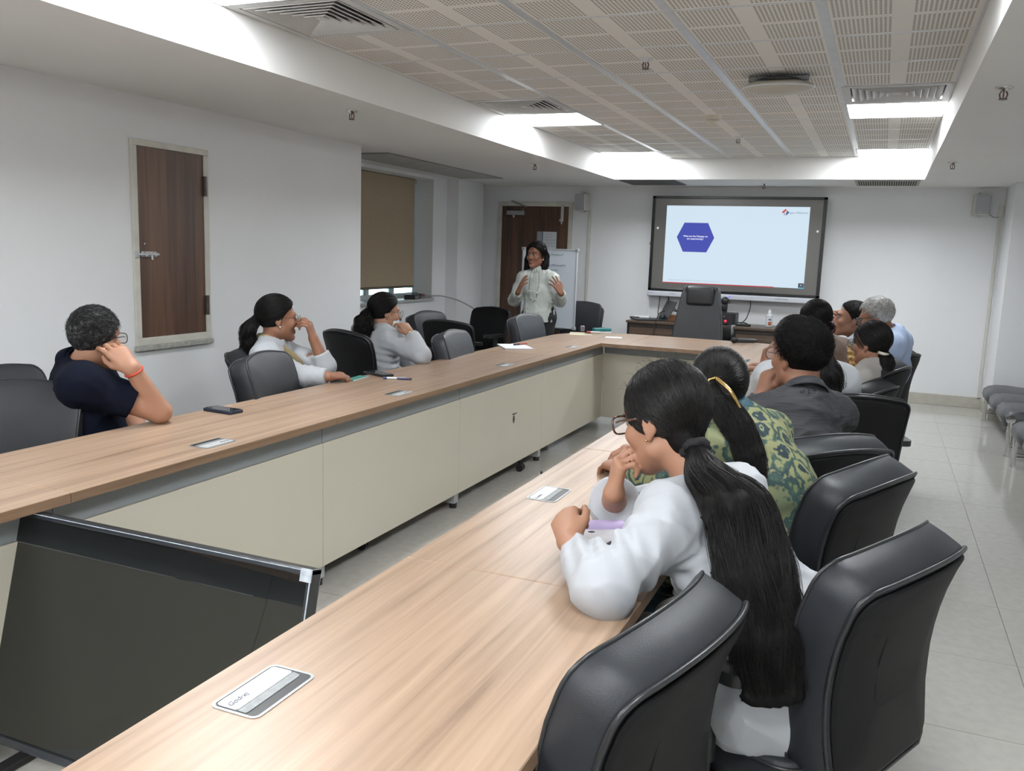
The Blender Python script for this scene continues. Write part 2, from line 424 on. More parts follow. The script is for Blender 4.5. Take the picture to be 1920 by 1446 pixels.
for (x, y, z, l) in [(-2.98, 4.51, ZS, 'sprinkler on the left soffit above the women in white coats'), (-3.006, 7.53, ZS, 'sprinkler on the left soffit near the window blind'),
        (0.42, 4.51, ZS, 'sprinkler on the right soffit, the larger one near the frame edge'), (0.42, 7.62, ZS, 'sprinkler on the right soffit near the wall speaker'),
        (-1.233, 9.62, ZS, 'sprinkler on the soffit just above the big screen'), (-1.225, 4.56, ZC, 'sprinkler hanging from the perforated tiles in the middle of the ceiling'), (-1.21, 7.58, ZC, 'small sprinkler in the perforated tiles beyond the smoke detector')]:
    sprinkler(x, y, z, l)
t = empty('smoke_detector', (-1.22, 6.47, ZC), 0, 'cream smoke detector on the perforated ceiling tiles', 'smoke detector')
CREAMPL = pm('cream_plastic', (0.60, 0.56, 0.47), 0.45, var=(20, 0.04))
MB().lathe([(0.0, 0), (0.062, 0), (0.062, -0.022), (0.05, -0.03), (0.0, -0.03)]).obj('base', CREAMPL, t, 'auto')
MB().lathe([(0.042, -0.03), (0.046, -0.036), (0.036, -0.055), (0.015, -0.06), (0.0, -0.06)]).obj('sensor_cap', CREAMPL, t, True)
MB().lathe([(0.043, -0.029), (0.043, -0.036)]).obj('gap_ring', BLACKPL, t)
t = empty('ceiling_access_unit', (-0.625, 5.14, ZC), 0, 'oval cream wireless unit hanging off a metal bracket on the ceiling', 'wifi unit')
b = MB().box((-0.16, -0.02, -0.03), (0.16, 0.02, -0.004), 0.003).box((-0.1, -0.05, -0.05), (0.09, 0.05, -0.02), 0.006).cyl((0.0, 0, -0.03), (0.0, 0, 0.0), 0.02)
b.obj('bracket', pm('zinc_bracket', (0.22, 0.23, 0.23), 0.5, 0.6, var=(18, 0.15)), t)
b = MB(); b.ball((0, 0, -0.062), (0.19, 0.13, 0.04), 28); b.obj('shell', pm('unit_cream', (0.50, 0.47, 0.41), 0.35, var=(6, 0.05)), t, True)
MB().lathe([(0.11, -0.022), (0.135, -0.032), (0.11, -0.046), (0.07, -0.03)], n=28).obj('top_ring', BLACKPL, t, True)
rim = [(0.19 * math.cos(a), 0.13 * math.sin(a), -0.066) for a in np.linspace(0, 2 * PI, 49)]
MB().tube(rim, 0.006, 6).obj('rim', WHITEPL, t, True)
# --- soffit grilles
def grille(x0, x1, y0, y1, n, label, mat, along='y'):
    t = empty('soffit_grille', ((x0 + x1) / 2, (y0 + y1) / 2, ZS), 0, label, 'air vent')
    hx, hy = (x1 - x0) / 2, (y1 - y0) / 2
    f = MB()
    for s in (-1, 1): f.box((-hx, s * hy - 0.012, -0.008), (hx, s * hy + 0.012, 0)).box((s * hx - 0.012, -hy, -0.008), (s * hx + 0.012, hy, 0))
    f.obj('frame', mat, t); MB().box((-hx, -hy, -0.0015), (hx, hy, -0.0005)).obj('duct', DARK, t)
    sl = None
    for k in range(n):
        if along == 'y':
            p = -hx + 2 * hx * (k + 0.5) / n
            if sl is None: sl = MB().box((-0.005, -hy, -0.007), (0.005, hy, -0.001)).mesh('slat'); sl.materials.append(mat)
            link('slat', sl, None, t, (p, 0, 0))
        else:
            p = -hy + 2 * hy * (k + 0.5) / n
            if sl is None: sl = MB().box((-hx, -0.008, -0.007), (hx, 0.008, -0.001)).mesh('slat'); sl.materials.append(mat)
            link('slat', sl, None, t, (0, p, 0))
GRL = pm('grille_grey', (0.36, 0.35, 0.33), 0.5, var=(9, 0.08))
grille(-0.32, 0.24, 9.2, 9.78, 26, 'slatted grille on the soffit above the right end of the screen', GRL)
grille(-2.68, -2.1, 9.2, 9.76, 26, 'dark slatted grille on the soffit left of the screen', pm('grille_dark', (0.13, 0.125, 0.12), 0.6, var=(9, 0.08)))
t = empty('access_hatch', (-4.21, 7.75, ZS), 0, 'long grey mesh hatch panel in the soffit before the window', 'hatch')
HAT = pm('hatch_mesh', (0.40, 0.395, 0.38), 0.7, var=(6, 0.12))
for k in range(4):
    MB().box((-0.25, -1.2 + 0.6 * k + 0.004, -0.01), (0.25, -1.2 + 0.6 * (k + 1) - 0.004, -0.002), 0.002).obj('panel', HAT, t)
MB().box((-0.262, -1.21, -0.006), (0.262, 1.21, -0.0005)).obj('rim', pm('hatch_rim', (0.2, 0.2, 0.19), 0.7, var=(6, 0.1)), t)

# --- niche door in left wall
t = empty('door_1', (XL, 4.02, 0.89)); struct(t)
f = MB()
f.box((0.0, -0.30, 0.0), (0.02, -0.262, 1.085), 0.003).box((0.0, 0.262, 0.0), (0.02, 0.30, 1.085), 0.003)
f.box((0.0, -0.30, 1.085), (0.021, 0.30, 1.12), 0.003).box((0.0, -0.30, -0.045), (0.024, 0.30, 0.0), 0.003)
f.obj('frame', TRIMW, t)
MB().box((0.001, -0.262, 0.0), (0.012, 0.262, 1.085), 0.001).obj('door_leaf', WALNUT, t)
MB().box((0.0, -0.31, -0.075), (0.034, 0.31, -0.045), 0.006).obj('sill', pm('rough_mortar', (0.33, 0.33, 0.30), 0.9, var=(30, 0.25), bump=(60, 0.8)), t)
HINGE = pm('hinge_steel', (0.10, 0.09, 0.085), 0.4, 0.7, var=(20, 0.1))
for z in (0.90, 0.17): MB().box((0.01, 0.255, z - 0.06), (0.03, 0.275, z + 0.06), 0.003).cyl((0.03, 0.266, z - 0.06), (0.03, 0.266, z + 0.06), 0.008, n=10).obj('hinge', HINGE, t)
BOLT = pm('bolt_aluminium', (0.55, 0.56, 0.57), 0.35, 0.6, var=(20, 0.1))
b = MB().box((0.012, -0.25, 0.465), (0.018, -0.14, 0.497), 0.002).cyl((0.028, -0.29, 0.481), (0.028, -0.13, 0.481), 0.008, n=10).box((0.016, -0.235, 0.468), (0.036, -0.215, 0.494), 0.003).box((0.016, -0.165, 0.468), (0.036, -0.15, 0.494), 0.003)
b.cyl((0.03, -0.185, 0.481), (0.036, -0.185, 0.45), 0.006, n=8).box((0.02, -0.30, 0.462), (0.034, -0.275, 0.50), 0.003); b.obj('sliding_bolt', BOLT, t)
MB().cyl((0.012, -0.22, 0.54), (0.015, -0.22, 0.54), 0.006, n=8).obj('keyhole', CHROME, t)

# --- window and blind
win = empty('window_1', (XLA - 0.25, (WY0 + WY1) / 2, WZ0)); struct(win)
FR = pm('window_frame_grey', (0.42, 0.47, 0.47), 0.4, var=(10, 0.04))
hy = (WY1 - WY0) / 2
f = MB().box((-0.03, -hy, 0.0), (0.03, hy, 0.05)).box((-0.03, -hy, 1.27), (0.03, hy, 1.31))
f.box((-0.03, -hy, 0.0), (0.03, -hy + 0.05, 1.31))
f.obj('window_frame', FR, win)
for yy in (-0.06, 0.45): MB().box((-0.025, yy - 0.03, 0.05), (0.025, yy + 0.03, 1.27)).obj('mullion', FR, win)
GLASS = pm('window_glass', (0.9, 0.97, 0.98), 0.0, trans=1.0, var=(2, 0.01))
GLASS.node_tree.nodes['Principled BSDF'].inputs['IOR'].default_value = 1.05
for y0, y1 in ((-hy + 0.05, -0.09), (-0.03, 0.42), (0.48, hy)):
    MB().box((-0.004, y0, 0.05), (0.004, y1, 1.27)).obj('pane', GLASS, win)
struct(MB().box((XLA - 0.32, WY0, WZ0 - 0.03), (XLA + 0.03, WY1 + 0.01, WZ0), 0.006).obj('trim_1', pm('sill_stone', (0.42, 0.43, 0.42), 0.3, var=(14, 0.1))))
t = empty('roller_blind', (XLA - 0.205, (WY0 + 8.70) / 2, 1.03), 0, 'closed brown roller blind over the left window', 'blind')
hb = (8.70 - WY0) / 2
MB().box((-0.002, -hb, 0.0), (0.002, hb, 1.2)).obj('fabric', ramp_mat('blind_fabric', (60, 60, 60), 1.0, [(0.3, srgb(158, 142, 119)), (0.7, srgb(170, 154, 130))], 0.85), t)
MB().box((-0.008, -hb, -0.02), (0.008, hb, 0.006), 0.003).obj('bottom_bar', pm('blind_bar', srgb(92, 82, 68), 0.6, var=(10, 0.05)), t)
MB().cyl((0, -hb, 1.2), (0, hb, 1.2), 0.022, n=14).obj('roller', MATS['blind_bar'], t, True)

# --- entrance door in back wall
t = empty('door_2', (-4.0, YB, 0)); struct(t)
f = MB().box((-0.49, -0.025, 0), (-0.44, 0, 2.01), 0.003).box((0.44, -0.025, 0), (0.49, 0, 2.01), 0.003).box((-0.49, -0.025, 2.01), (0.49, 0, 2.06), 0.003)
f.obj('frame', TRIMW, t)
MB().box((-0.44, -0.014, 0.0), (0.44, -0.001, 2.01)).obj('door_leaf', WALNUT, t)
ZINC = pm('closer_metal', (0.34, 0.35, 0.35), 0.35, 0.6, var=(20, 0.08))
MB().box((-0.36, -0.075, 1.90), (-0.13, -0.014, 1.955), 0.006).cyl((-0.27, -0.05, 1.87), (-0.27, -0.05, 1.90), 0.014).obj('door_closer', ZINC, t)
MB().tube([(-0.16, -0.05, 1.96), (-0.08, -0.10, 2.0), (-0.30, -0.06, 2.07)], 0.01, 6).obj('closer_arm', ZINC, t)
MB().box((0.34, -0.03, 1.83), (0.375, -0.014, 2.03), 0.004).cyl((0.357, -0.034, 1.80), (0.357, -0.034, 1.92), 0.008).box((0.33, -0.045, 1.83), (0.35, -0.03, 1.86), 0.003).obj('tower_bolt', BOLT, t)
PAPER = pm('notice_paper', (0.60, 0.63, 0.67), 0.7, var=(6, 0.03))
nb = empty('door_notice', (-3.83, YB - 0.016, 1.61), 0, 'paper notice with lines of writing stuck on the brown door', 'notice')
MB().box((-0.14, -0.003, -0.115), (0.14, 0, 0.105)).obj('backing', pm('notice_backing', (0.09, 0.055, 0.04), 0.5, var=(20, 0.1)), nb)
MB().box((-0.13, -0.005, -0.11), (0.125, -0.003, 0.095)).obj('sheet', PAPER, nb)
MB().box((-0.13, -0.0055, -0.11), (-0.065, -0.005, 0.095)).obj('side_strip', pm('notice_grey', (0.28, 0.31, 0.34), 0.6, var=(8, 0.05)), nb)
MB().box((-0.065, -0.0056, -0.11), (-0.052, -0.0051, 0.095)).obj('fold', pm('notice_line', (0.08, 0.10, 0.13), 0.6, var=(8, 0.05)), nb)
INK = pm('ink_dark', (0.06, 0.07, 0.10), 0.6, var=(30, 0.1))
def scribble(parent, x0, x1, z, y, amp, mat, seed, r=0.0012, name='writing'):
    rg = np.random.default_rng(seed); n = max(8, int((x1 - x0) / 0.006)); xs = np.linspace(x0, x1, n)
    zz = z + amp * rg.uniform(-1, 1, n); keep = []; seg = []
    for k in range(n):
        seg.append((xs[k], y, zz[k]))
        if rg.random() < 0.12 and len(seg) > 2: keep.append(seg); seg = []
    if len(seg) > 2: keep.append(seg)
    V, F = tube_np([np.array(s_) for s_ in keep], [r] * len(keep), 4, close=False)
    me = bpy.data.meshes.new(name); me.from_pydata([tuple(v) for v in V], [], F); me.update(); return link(name, me, mat, parent)
for k, (x0, x1) in enumerate([(-0.03, 0.07), (-0.035, 0.07), (-0.03, 0.11), (-0.03, 0.11), (0.0, 0.1)]):
    scribble(nb, x0, x1, 0.068 - 0.036 * k, -0.0062, 0.006, INK, 40 + k)
# socket by door, conduits
t = empty('wall_socket', (-4.53, YB, 0.74), 0, 'small white wall socket beside the brown door', 'socket')
MB().box((-0.035, -0.02, -0.05), (0.035, 0, 0.05), 0.006).obj('plate', WHITEPL, t)
MB().box((-0.012, -0.024, -0.01), (0.012, -0.018, 0.012), 0.002).obj('switch', GREYPL, t)
CONDUIT = pm('conduit_cream', (0.58, 0.57, 0.52), 0.5, var=(12, 0.04))
struct(MB().box((-3.31, YB - 0.018, 0), (-3.275, YB, 1.98), 0.003).obj('trim_2', CONDUIT))
struct(MB().box((XR - 0.05, YB - 0.014, 0.1), (XR - 0.022, YB, 2.05), 0.003).box((XR - 0.05, YB - 0.03, 1.96), (XR - 0.01, YB, 2.08), 0.003).obj('trim_3', CONDUIT))
SPK = pm('speaker_body', (0.56, 0.55, 0.53), 0.5, var=(12, 0.03)); SPKG = pm('speaker_grille', (0.40, 0.41, 0.43), 0.6, var=(260, 0.25))
def wall_speaker(x, z, rz, label):
    t = empty('wall_speaker', (x, YB, z), 0, label, 'speaker', 'white wall speakers')
    mt = Matrix.Rotation(rz, 4, 'Z')
    MB().box((-0.075, -0.13, -0.1), (0.075, -0.03, 0.1), 0.012, 3, mt).obj('cabinet', SPK, t)
    MB().box((-0.066, -0.137, -0.09), (0.066, -0.128, 0.09), 0.006, 2, mt).obj('grille', SPKG, t)
    MB().tube([(-0.02, -0.08, 0.1), (-0.02, -0.08, 0.12), (0.0, 0, 0.12)], 0.008, 6).tube([(0, -0.08, -0.1), (0, -0.08, -0.118), (0.0, 0, -0.115)], 0.008, 6).obj('bracket', WHITEPL, t)
    MB().box((-0.014, -0.140, -0.078), (0.014, -0.137, -0.07)).obj('badge', WHITEMETAL, t)
    return t
wall_speaker(-3.36, 2.06, -0.25, 'white wall speaker beside the brown door')
ws = wall_speaker(0.84, 2.075, 0.15, 'white wall speaker in the right corner with a dangling cable')
MB().tube(spline([(0.07, -0.05, -0.03), (0.09, -0.04, -0.08), (0.14, -0.03, -0.115), (0.19, -0.02, -0.10), (0.205, -0.015, 0.0)], 20), 0.005, 6).obj('cable', pm('grey_cable', (0.30, 0.30, 0.28), 0.5, var=(20, 0.05)), ws, True)

# ================================================================== INTERACTIVE SCREEN
TVW, TVX, TVZ0, TVZ1 = 1.90, -1.563, 1.062, 2.141
t = empty('interactive_screen', (TVX, YB, 0), 0, 'large wall screen showing a slide with a blue hexagon', 'screen')
BEZ = pm('screen_bezel', (0.006, 0.006, 0.007), 0.25, var=(20, 0.1))
hw = TVW / 2; yf = -0.10
f = MB().box((-hw, yf, TVZ1 - 0.03), (hw, -0.02, TVZ1), 0.004).box((-hw, yf, TVZ0), (hw, -0.02, TVZ0 + 0.028), 0.004).box((-hw, yf, TVZ0), (-hw + 0.035, -0.02, TVZ1), 0.004).box((hw - 0.035, yf, TVZ0), (hw, -0.02, TVZ1), 0.004)
f.obj('bezel', BEZ, t)
PANEL = pm('screen_glass', (0.10, 0.097, 0.092), 0.22, var=(3, 0.04), emit=((0.030, 0.029, 0.027), 1.0))
MB().box((-hw + 0.03, yf + 0.012, TVZ0 + 0.02), (hw - 0.03, yf + 0.02, TVZ1 - 0.02)).obj('panel', PANEL, t)
def emis(name, col, s=1.0): return pm(name, (0.02, 0.02, 0.02), 0.4, emit=(col, s), var=(5, 0.02), spec=0.2)
ys = yf + 0.0115
# slide area (measured from the photograph's proportions of the panel)
SX0, SX1, SZ0, SZ1 = -0.782, 0.782, 1.16, 2.035
MB().box((SX0, ys - 0.001, SZ0), (SX1, ys, SZ1)).obj('slide', emis('slide_glow', srgb(212, 231, 245), 0.95), t)
cx, cz = -0.435, 1.681
hexa = [(cx + x, ys - 0.0015, cz + z) for x, z in ((0.213, 0), (0.134, 0.164), (-0.134, 0.164), (-0.213, 0), (-0.134, -0.164), (0.134, -0.164))]
MB().quad(hexa[::-1]).obj('hexagon', emis('hexagon_blue', srgb(60, 72, 172)), t)
TXW = emis('text_white', (0.85, 0.88, 1.0)); TXG = emis('text_grey', srgb(120, 145, 170)); TXD = emis('text_footer', srgb(150, 165, 178))
text_obj('slide_text', 'What are the Changes we', 0.026, TXW, t, (cx, ys - 0.002, cz + 0.013), (PI / 2, 0, 0), bold=0.0006)
text_obj('slide_text', 'are experiencing ?', 0.026, TXW, t, (cx, ys - 0.002, cz - 0.016), (PI / 2, 0, 0), bold=0.0006)
text_obj('logo_text', 'Engen Advisors', 0.036, TXG, t, (0.766, ys - 0.002, 1.972), (PI / 2, 0, 0), 'RIGHT')
text_obj('footer_text', 'Copyright reserved to Engen Advisors Pte. Ltd, Singapore, and do not to be reproduced', 0.0165, TXD, t, (-0.72, ys - 0.002, 1.194), (PI / 2, 0, 0), 'LEFT')
lx, lz = 0.527, 1.974
def flat(pts, name, mat): MB().quad([(lx + x, ys - 0.002, lz + z) for x, z in pts]).obj(name, mat, t)
LR = emis('logo_red', srgb(205, 80, 80)); LB = emis('logo_blue', srgb(42, 62, 120)); LG = emis('logo_grey', srgb(150, 140, 165))
flat([(-0.038, 0.004), (-0.024, -0.010), (0.014, 0.026), (0.0, 0.040)], 'logo_mark', LR)
flat([(-0.012, -0.004), (-0.004, 0.006), (-0.004, -0.036), (-0.014, -0.028)], 'logo_mark', LG)
flat([(0.006, -0.026), (0.012, 0.012), (0.022, 0.020), (0.040, 0.002), (0.014, -0.030)], 'logo_mark', LB)
MB().box((SX0, ys - 0.002, SZ0 - 0.004), (0.465, ys - 0.0012, SZ0 + 0.006)).obj('progress_bar', emis('bar_red', srgb(196, 52, 66)), t)
MB().box((0.722, ys - 0.002, SZ0 + 0.008), (0.781, ys - 0.0012, SZ0 + 0.056)).obj('corner_tile', emis('tile_dark', srgb(70, 78, 92)), t)
MB().box((0.722, ys - 0.0025, SZ0 - 0.002), (0.781, ys - 0.0012, SZ0 + 0.008)).obj('corner_strip', emis('strip_cyan', srgb(90, 190, 225)), t)
MB().ball((0.752, ys - 0.0025, SZ0 + 0.033), (0.006, 0.001, 0.006)).obj('corner_icon', TXW, t)
for x, z in ((-0.876, 1.779), (0.876, 1.778)):
    MB().cyl((x, ys, z), (x, ys - 0.001, z), 0.018, n=20).obj('side_button', emis('button_grey', srgb(125, 125, 120)), t)
    MB().ball((x, ys - 0.0015, z), (0.009, 0.001, 0.009)).obj('button_arrow', TXW, t)
TRAY = pm('tray_white', (0.58, 0.60, 0.65), 0.35, var=(8, 0.03))
MB().box((-hw - 0.005, yf - 0.03, TVZ0 - 0.066), (hw + 0.005, -0.03, TVZ0 - 0.004), 0.014, 3).obj('control_tray', TRAY, t)
MB().ball((0.0, yf - 0.031, TVZ0 - 0.03), (0.012, 0.002, 0.012)).obj('power_light', emis('led_blue', srgb(130, 130, 255), 1.2), t)
for k in range(8): MB().box((0.50 + 0.018 * k, yf - 0.032, TVZ0 - 0.035), (0.510 + 0.018 * k, yf - 0.029, TVZ0 - 0.022), 0.001).obj('button', GREYPL, t)
for k in range(3): MB().box((-0.93 + 0.025 * k, yf - 0.032, TVZ0 - 0.034), (-0.917 + 0.025 * k, yf - 0.029, TVZ0 - 0.024), 0.001).obj('button', GREYPL, t)
for k in range(3): MB().box((-0.67 + 0.02 * k, yf - 0.032, TVZ0 - 0.034), (-0.66 + 0.02 * k, yf - 0.029, TVZ0 - 0.024), 0.001).obj('port', GREYPL, t)
MB().box((-hw - 0.03, -0.03, 1.585), (-hw, -0.015, 1.615), 0.003).obj('side_clip', GREYPL, t)
# ================================================================== CONFERENCE TABLE
TZ = 0.75
LX0, LX1, RXA, RXB = -2.60, -2.04, -0.96, -0.40
FY0, FY1 = 6.70, 7.66
table = empty('conference_table', (-1.5, 4.0, 0), 0, 'long U-shaped oak conference table with cream inner panels', 'table')
def tpart(mb, name, mat, smooth=False):
    o = mb.obj(name, mat, None, smooth); o.parent = table; o.matrix_parent_inverse = Matrix.Translation((1.5, -4.0, 0)); return o
seams = [-0.91, 0.39, 1.69, 2.99, 4.29, 5.59]
def top_poly(poly, name, mat, parent=None):
    bm = bmesh.new(); n = len(poly)
    rings = []
    for (ins, z) in ((0.0, TZ - 0.03), (0.0, TZ - 0.002), (0.002, TZ)):
        cx = sum(p[0] for p in poly) / n; cy = sum(p[1] for p in poly) / n
        rings.append([bm.verts.new((p[0] + (ins if p[0] < cx else -ins), p[1] + (ins if p[1] < cy else -ins), z)) for p in poly])
    ft = bm.faces.new(rings[-1]); bm.faces.new(rings[0][::-1])
    for A, B in zip(rings, rings[1:]):
        for k in range(n): bm.faces.new((A[k], A[(k + 1) % n], B[(k + 1) % n], B[k]))
    bmesh.ops.recalc_face_normals(bm, faces=bm.faces)
    me = bpy.data.meshes.new(name); bm.to_mesh(me); bm.free()
    me.materials.append(mat); me.materials.append(OAKEDGE)
    for p in me.polygons:
        if abs(p.normal.z) < 0.3: p.material_index = 1
    o = link(name, me); o.parent = table; o.matrix_parent_inverse = Matrix.Translation((1.5, -4.0, 0)); return o
g = 0.0012
for x0, x1 in ((LX0, LX1), (RXA, RXB)):
    for y0, y1 in zip(seams, seams[1:]):
        top_poly([(x0, y0 + g), (x1, y0 + g), (x1, y1 - g), (x0, y1 - g)], 'tabletop', OAK)
# far corners (rounded) and cross piece
arc = [(LX0 + 0.62 - 0.62 * math.cos(a), FY1 - 0.62 + 0.62 * math.sin(a)) for a in np.linspace(0, PI / 2, 14)]
top_poly([(LX0, 5.59 + g), (LX1, 5.59 + g), (LX1, FY0), (LX1 + 0.2, FY0), (LX1 + 0.2, FY1)] + arc[::-1], 'tabletop', OAK)
arc = [(RXB - 0.62 + 0.62 * math.cos(a), FY1 - 0.62 + 0.62 * math.sin(a)) for a in np.linspace(0, PI / 2, 14)]
top_poly([(RXA, 5.59 + g), (RXB, 5.59 + g)] + arc + [(RXA - 0.2, FY1), (RXA - 0.2, FY0), (RXA, FY0)], 'tabletop', OAK)
top_poly([(LX1 + 0.2 + g, FY0), (RXA - 0.2 - g, FY0), (RXA - 0.2 - g, FY1), (LX1 + 0.2 + g, FY1)], 'tabletop', OAKX)
# inner modesty panels, grey strips, toe gap
PXL, PXR, PY = LX1 - 0.07, RXA + 0.07, 7.02
for y0, y1 in zip([-0.91, 0.39, 1.69, 2.99, 4.29, 5.59], [0.39, 1.69, 2.99, 4.29, 5.59, PY]):
    for x, s in ((PXL, -1), (PXR, 1)):
        a, b = sorted((x, x + s * 0.018))
        tpart(MB().box((a, y0 + 0.0015, 0.085), (b, y1 - 0.0015, 0.630), 0.0015, 1), 'modesty_panel', CREAM)
        a, b = sorted((x + s * 0.006, x + s * 0.022))
        tpart(MB().box((a, y0 + 0.0025, 0.632), (b, y1 - 0.0025, 0.720)), 'cable_tray_strip', GREYSTRIP)
mid = (PXL + PXR) / 2
for x0, x1 in ((PXL + 0.001, mid - 0.001), (mid + 0.001, PXR - 0.001)):
    tpart(MB().box((x0, PY, 0.085), (x1, PY + 0.018, 0.630), 0.0015, 1), 'modesty_panel', CREAM)
    tpart(MB().box((x0, PY + 0.006, 0.632), (x1, PY + 0.022, 0.720)), 'cable_tray_strip', GREYSTRIP)
LEGM = pm('leg_grey', (0.42, 0.43, 0.44), 0.4, 0.2, var=(14, 0.06))
for y in seams[1:]:
    for x, s in ((PXL - 0.03, -1), (PXR + 0.03, 1)):
        xe = x + s * 0.40
        a, b = sorted((x, xe))
        q = MB().box((a, y - 0.025, 0.70), (b, y + 0.025, 0.72)).box((x - 0.02, y - 0.025, 0.03), (x + 0.02, y + 0.025, 0.70)).box((xe - 0.02, y - 0.025, 0.03), (xe + 0.02, y + 0.025, 0.70)).box((a, y - 0.02, 0.03), (b, y + 0.02, 0.06))
        tpart(q, 'leg', LEGM)
        for xx in (x, xe): tpart(MB().cyl((xx, y, 0), (xx, y, 0.03), 0.022, n=12), 'foot', BLACKPL)
for x in (mid - 0.4, mid + 0.4):
    tpart(MB().box((x - 0.025, PY + 0.05, 0.03), (x + 0.025, PY + 0.09, 0.72)).box((x - 0.025, PY + 0.5, 0.03), (x + 0.025, PY + 0.54, 0.72)), 'leg', LEGM)
# flush cable boxes
BOXF = pm('cable_box_frame', (0.34, 0.35, 0.35), 0.35, 0.5, var=(20, 0.06)); BOXL = pm('cable_box_lid', (0.55, 0.57, 0.58), 0.35, 0.3, var=(16, 0.04)); BOXB = pm('cable_box_brush', (0.27, 0.28, 0.28), 0.5, 0.4, var=(60, 0.15))
def rrect(hx, hy, r, n=5, cx=0, cy=0):
    out = []
    for (sx, sy, a0) in ((1, 1, 0), (-1, 1, PI / 2), (-1, -1, PI), (1, -1, 1.5 * PI)):
        for a in np.linspace(a0, a0 + PI / 2, n): out.append((cx + sx * (hx - r) + r * math.cos(a), cy + sy * (hy - r) + r * math.sin(a)))
    return out
def cable_box(x, y, s):
    t = MB()
    o = rrect(0.046, 0.078, 0.014); i = rrect(0.041, 0.073, 0.010)
    lo = [t.bm.verts.new((p[0], p[1], 0.0002)) for p in o]; hi = [t.bm.verts.new((p[0], p[1], 0.0016)) for p in o]; inn = [t.bm.verts.new((p[0], p[1], 0.0016)) for p in i]; dn = [t.bm.verts.new((p[0], p[1], 0.0004)) for p in i]
    n = len(o)
    for A, B in ((lo, hi), (hi, inn), (inn, dn)):
        for k in range(n): t.bm.faces.new((A[k], A[(k + 1) % n], B[(k + 1) % n], B[k]))
    fo = t.obj('cable_box', BOXF); fo.parent = table; fo.matrix_parent_inverse = Matrix.Translation((1.5, -4.0, 0)); fo.location = (x, y, TZ); fo.rotation_euler = (0, 0, 0 if s > 0 else PI)
    MB().prism(rrect(0.0405, 0.0725, 0.010), 0.0002, 0.0006).obj('slot', BLACKPL, fo)
    MB().prism(rrect(0.0205, 0.069, 0.006, cx=-0.0175), 0.0006, 0.0022).obj('lid', BOXL, fo)
    MB().prism([(0.004, -0.069), (0.019, -0.069), (0.021, -0.066), (0.021, 0.060), (0.019, 0.066), (0.004, 0.069)], 0.0006, 0.0017).obj('brush_strip', BOXB, fo)
    text_obj('lettering', 'Godrej', 0.015, INK, fo, (-0.017, -0.044, 0.0024), (0, 0, PI / 2), shear=0.35)
for k in range(5):
    cable_box(-0.853, 1.05 + 1.3 * k, 1); cable_box(-2.135, 1.06 + 1.3 * k, -1)

# ================================================================== CHAIRS
def ring_solid(outline, mapf, t_front, t_back, bulge, ks=(1.0, 0.94, 0.82, 0.6, 0.3), back=True, edge=0.012):
    """cushion: rounded outline swept through thickness, front face bulging"""
    O = np.array(outline); c = O.mean(0); n = len(O); V, F = [], []
    def ring(k, t): V.extend([mapf(*(c + (p - c) * k), t) for p in O]); return len(V) - n
    idx = []
    if back: idx.append(ring(0.5, t_back)); idx.append(ring(0.97, t_back))
    idx.append(ring(1.0, t_back + edge * 0.8))
    idx.append(ring(1.008, (t_front + t_back) / 2)); idx.append(ring(1.0, t_front - edge * 0.8)); idx.append(ring(0.97, t_front))
    for k in ks[1:]: idx.append(ring(k, t_front + bulge * (1 - k * k)))
    for a, b in zip(idx, idx[1:]):
        for q in range(n): F.append((a + q, a + (q + 1) % n, b + (q + 1) % n, b + q))
    F.append(tuple(idx[-1] + q for q in range(n)))
    if back: F.append(tuple(idx[0] + q for q in reversed(range(n))))
    return V, F
SP_Z = np.array([0.40, 0.46, 0.54, 0.62, 0.70, 0.78, 0.86, 0.92]); SP_Y = np.array([-0.225, -0.215, -0.207, -0.207, -0.215, -0.234, -0.262, -0.29])
def spine(wz):
    y = np.interp(wz, SP_Z, SP_Y); y2 = np.interp(wz + 0.02, SP_Z, SP_Y); y1 = np.interp(wz - 0.02, SP_Z, SP_Y)
    if wz > 0.9: y2 = y + 0.018 * 1.0 * 0 - 0.0093; y1 = y + 0.0093
    d = np.array([y2 - y1, 0.04]); d /= np.linalg.norm(d); return y, np.array([d[1], -d[0]])
def bmap(u, wz, t):
    y, nrm = spine(wz); wrap = 0.035 * (u / 0.24) ** 2
    return (u, y + nrm[0] * t + wrap, wz + nrm[1] * t)
def back_outline(grow=0.0):
    pts = []; top = 0.905 + grow
    hw = lambda z: np.interp(z, [0.40, 0.48, 0.60, 0.75, 0.85, 0.92], [0.195, 0.215, 0.228, 0.238, 0.24, 0.235]) + grow
    # right side bottom -> top, arched top, left side
    r = 0.055; zs = np.linspace(0.43, top - r - 0.018, 9)
    right = [(hw(0.43) - 0.05, 0.405 - grow), (hw(0.43) - 0.015, 0.412 - grow)] + [(hw(z), z) for z in zs]
    w1 = hw(zs[-1]); cor = [(w1 - r + r * math.cos(a), zs[-1] + r * math.sin(a)) for a in np.linspace(0.25, PI / 2 - 0.15, 5)]
    ts = [(x, zs[-1] + r + 0.018 * (1 - (x / (w1 - r)) ** 2)) for x in np.linspace((w1 - r) * 0.93, 0.0, 6)]
    half = right + cor + ts
    return half + [(-x, z) for x, z in half[::-1][1:]]
def poly_mesh(name, V, F, smooth='auto'):
    me = bpy.data.meshes.new(name); me.from_pydata([tuple(map(float, v)) for v in V], [], F); me.update()
    bm = bmesh.new(); bm.from_mesh(me); bmesh.ops.recalc_face_normals(bm, faces=bm.faces); bm.to_mesh(me); bm.free()
    for p in me.polygons: p.use_smooth = True
    if smooth == 'auto': me.set_sharp_from_angle(angle=math.radians(50))
    return me
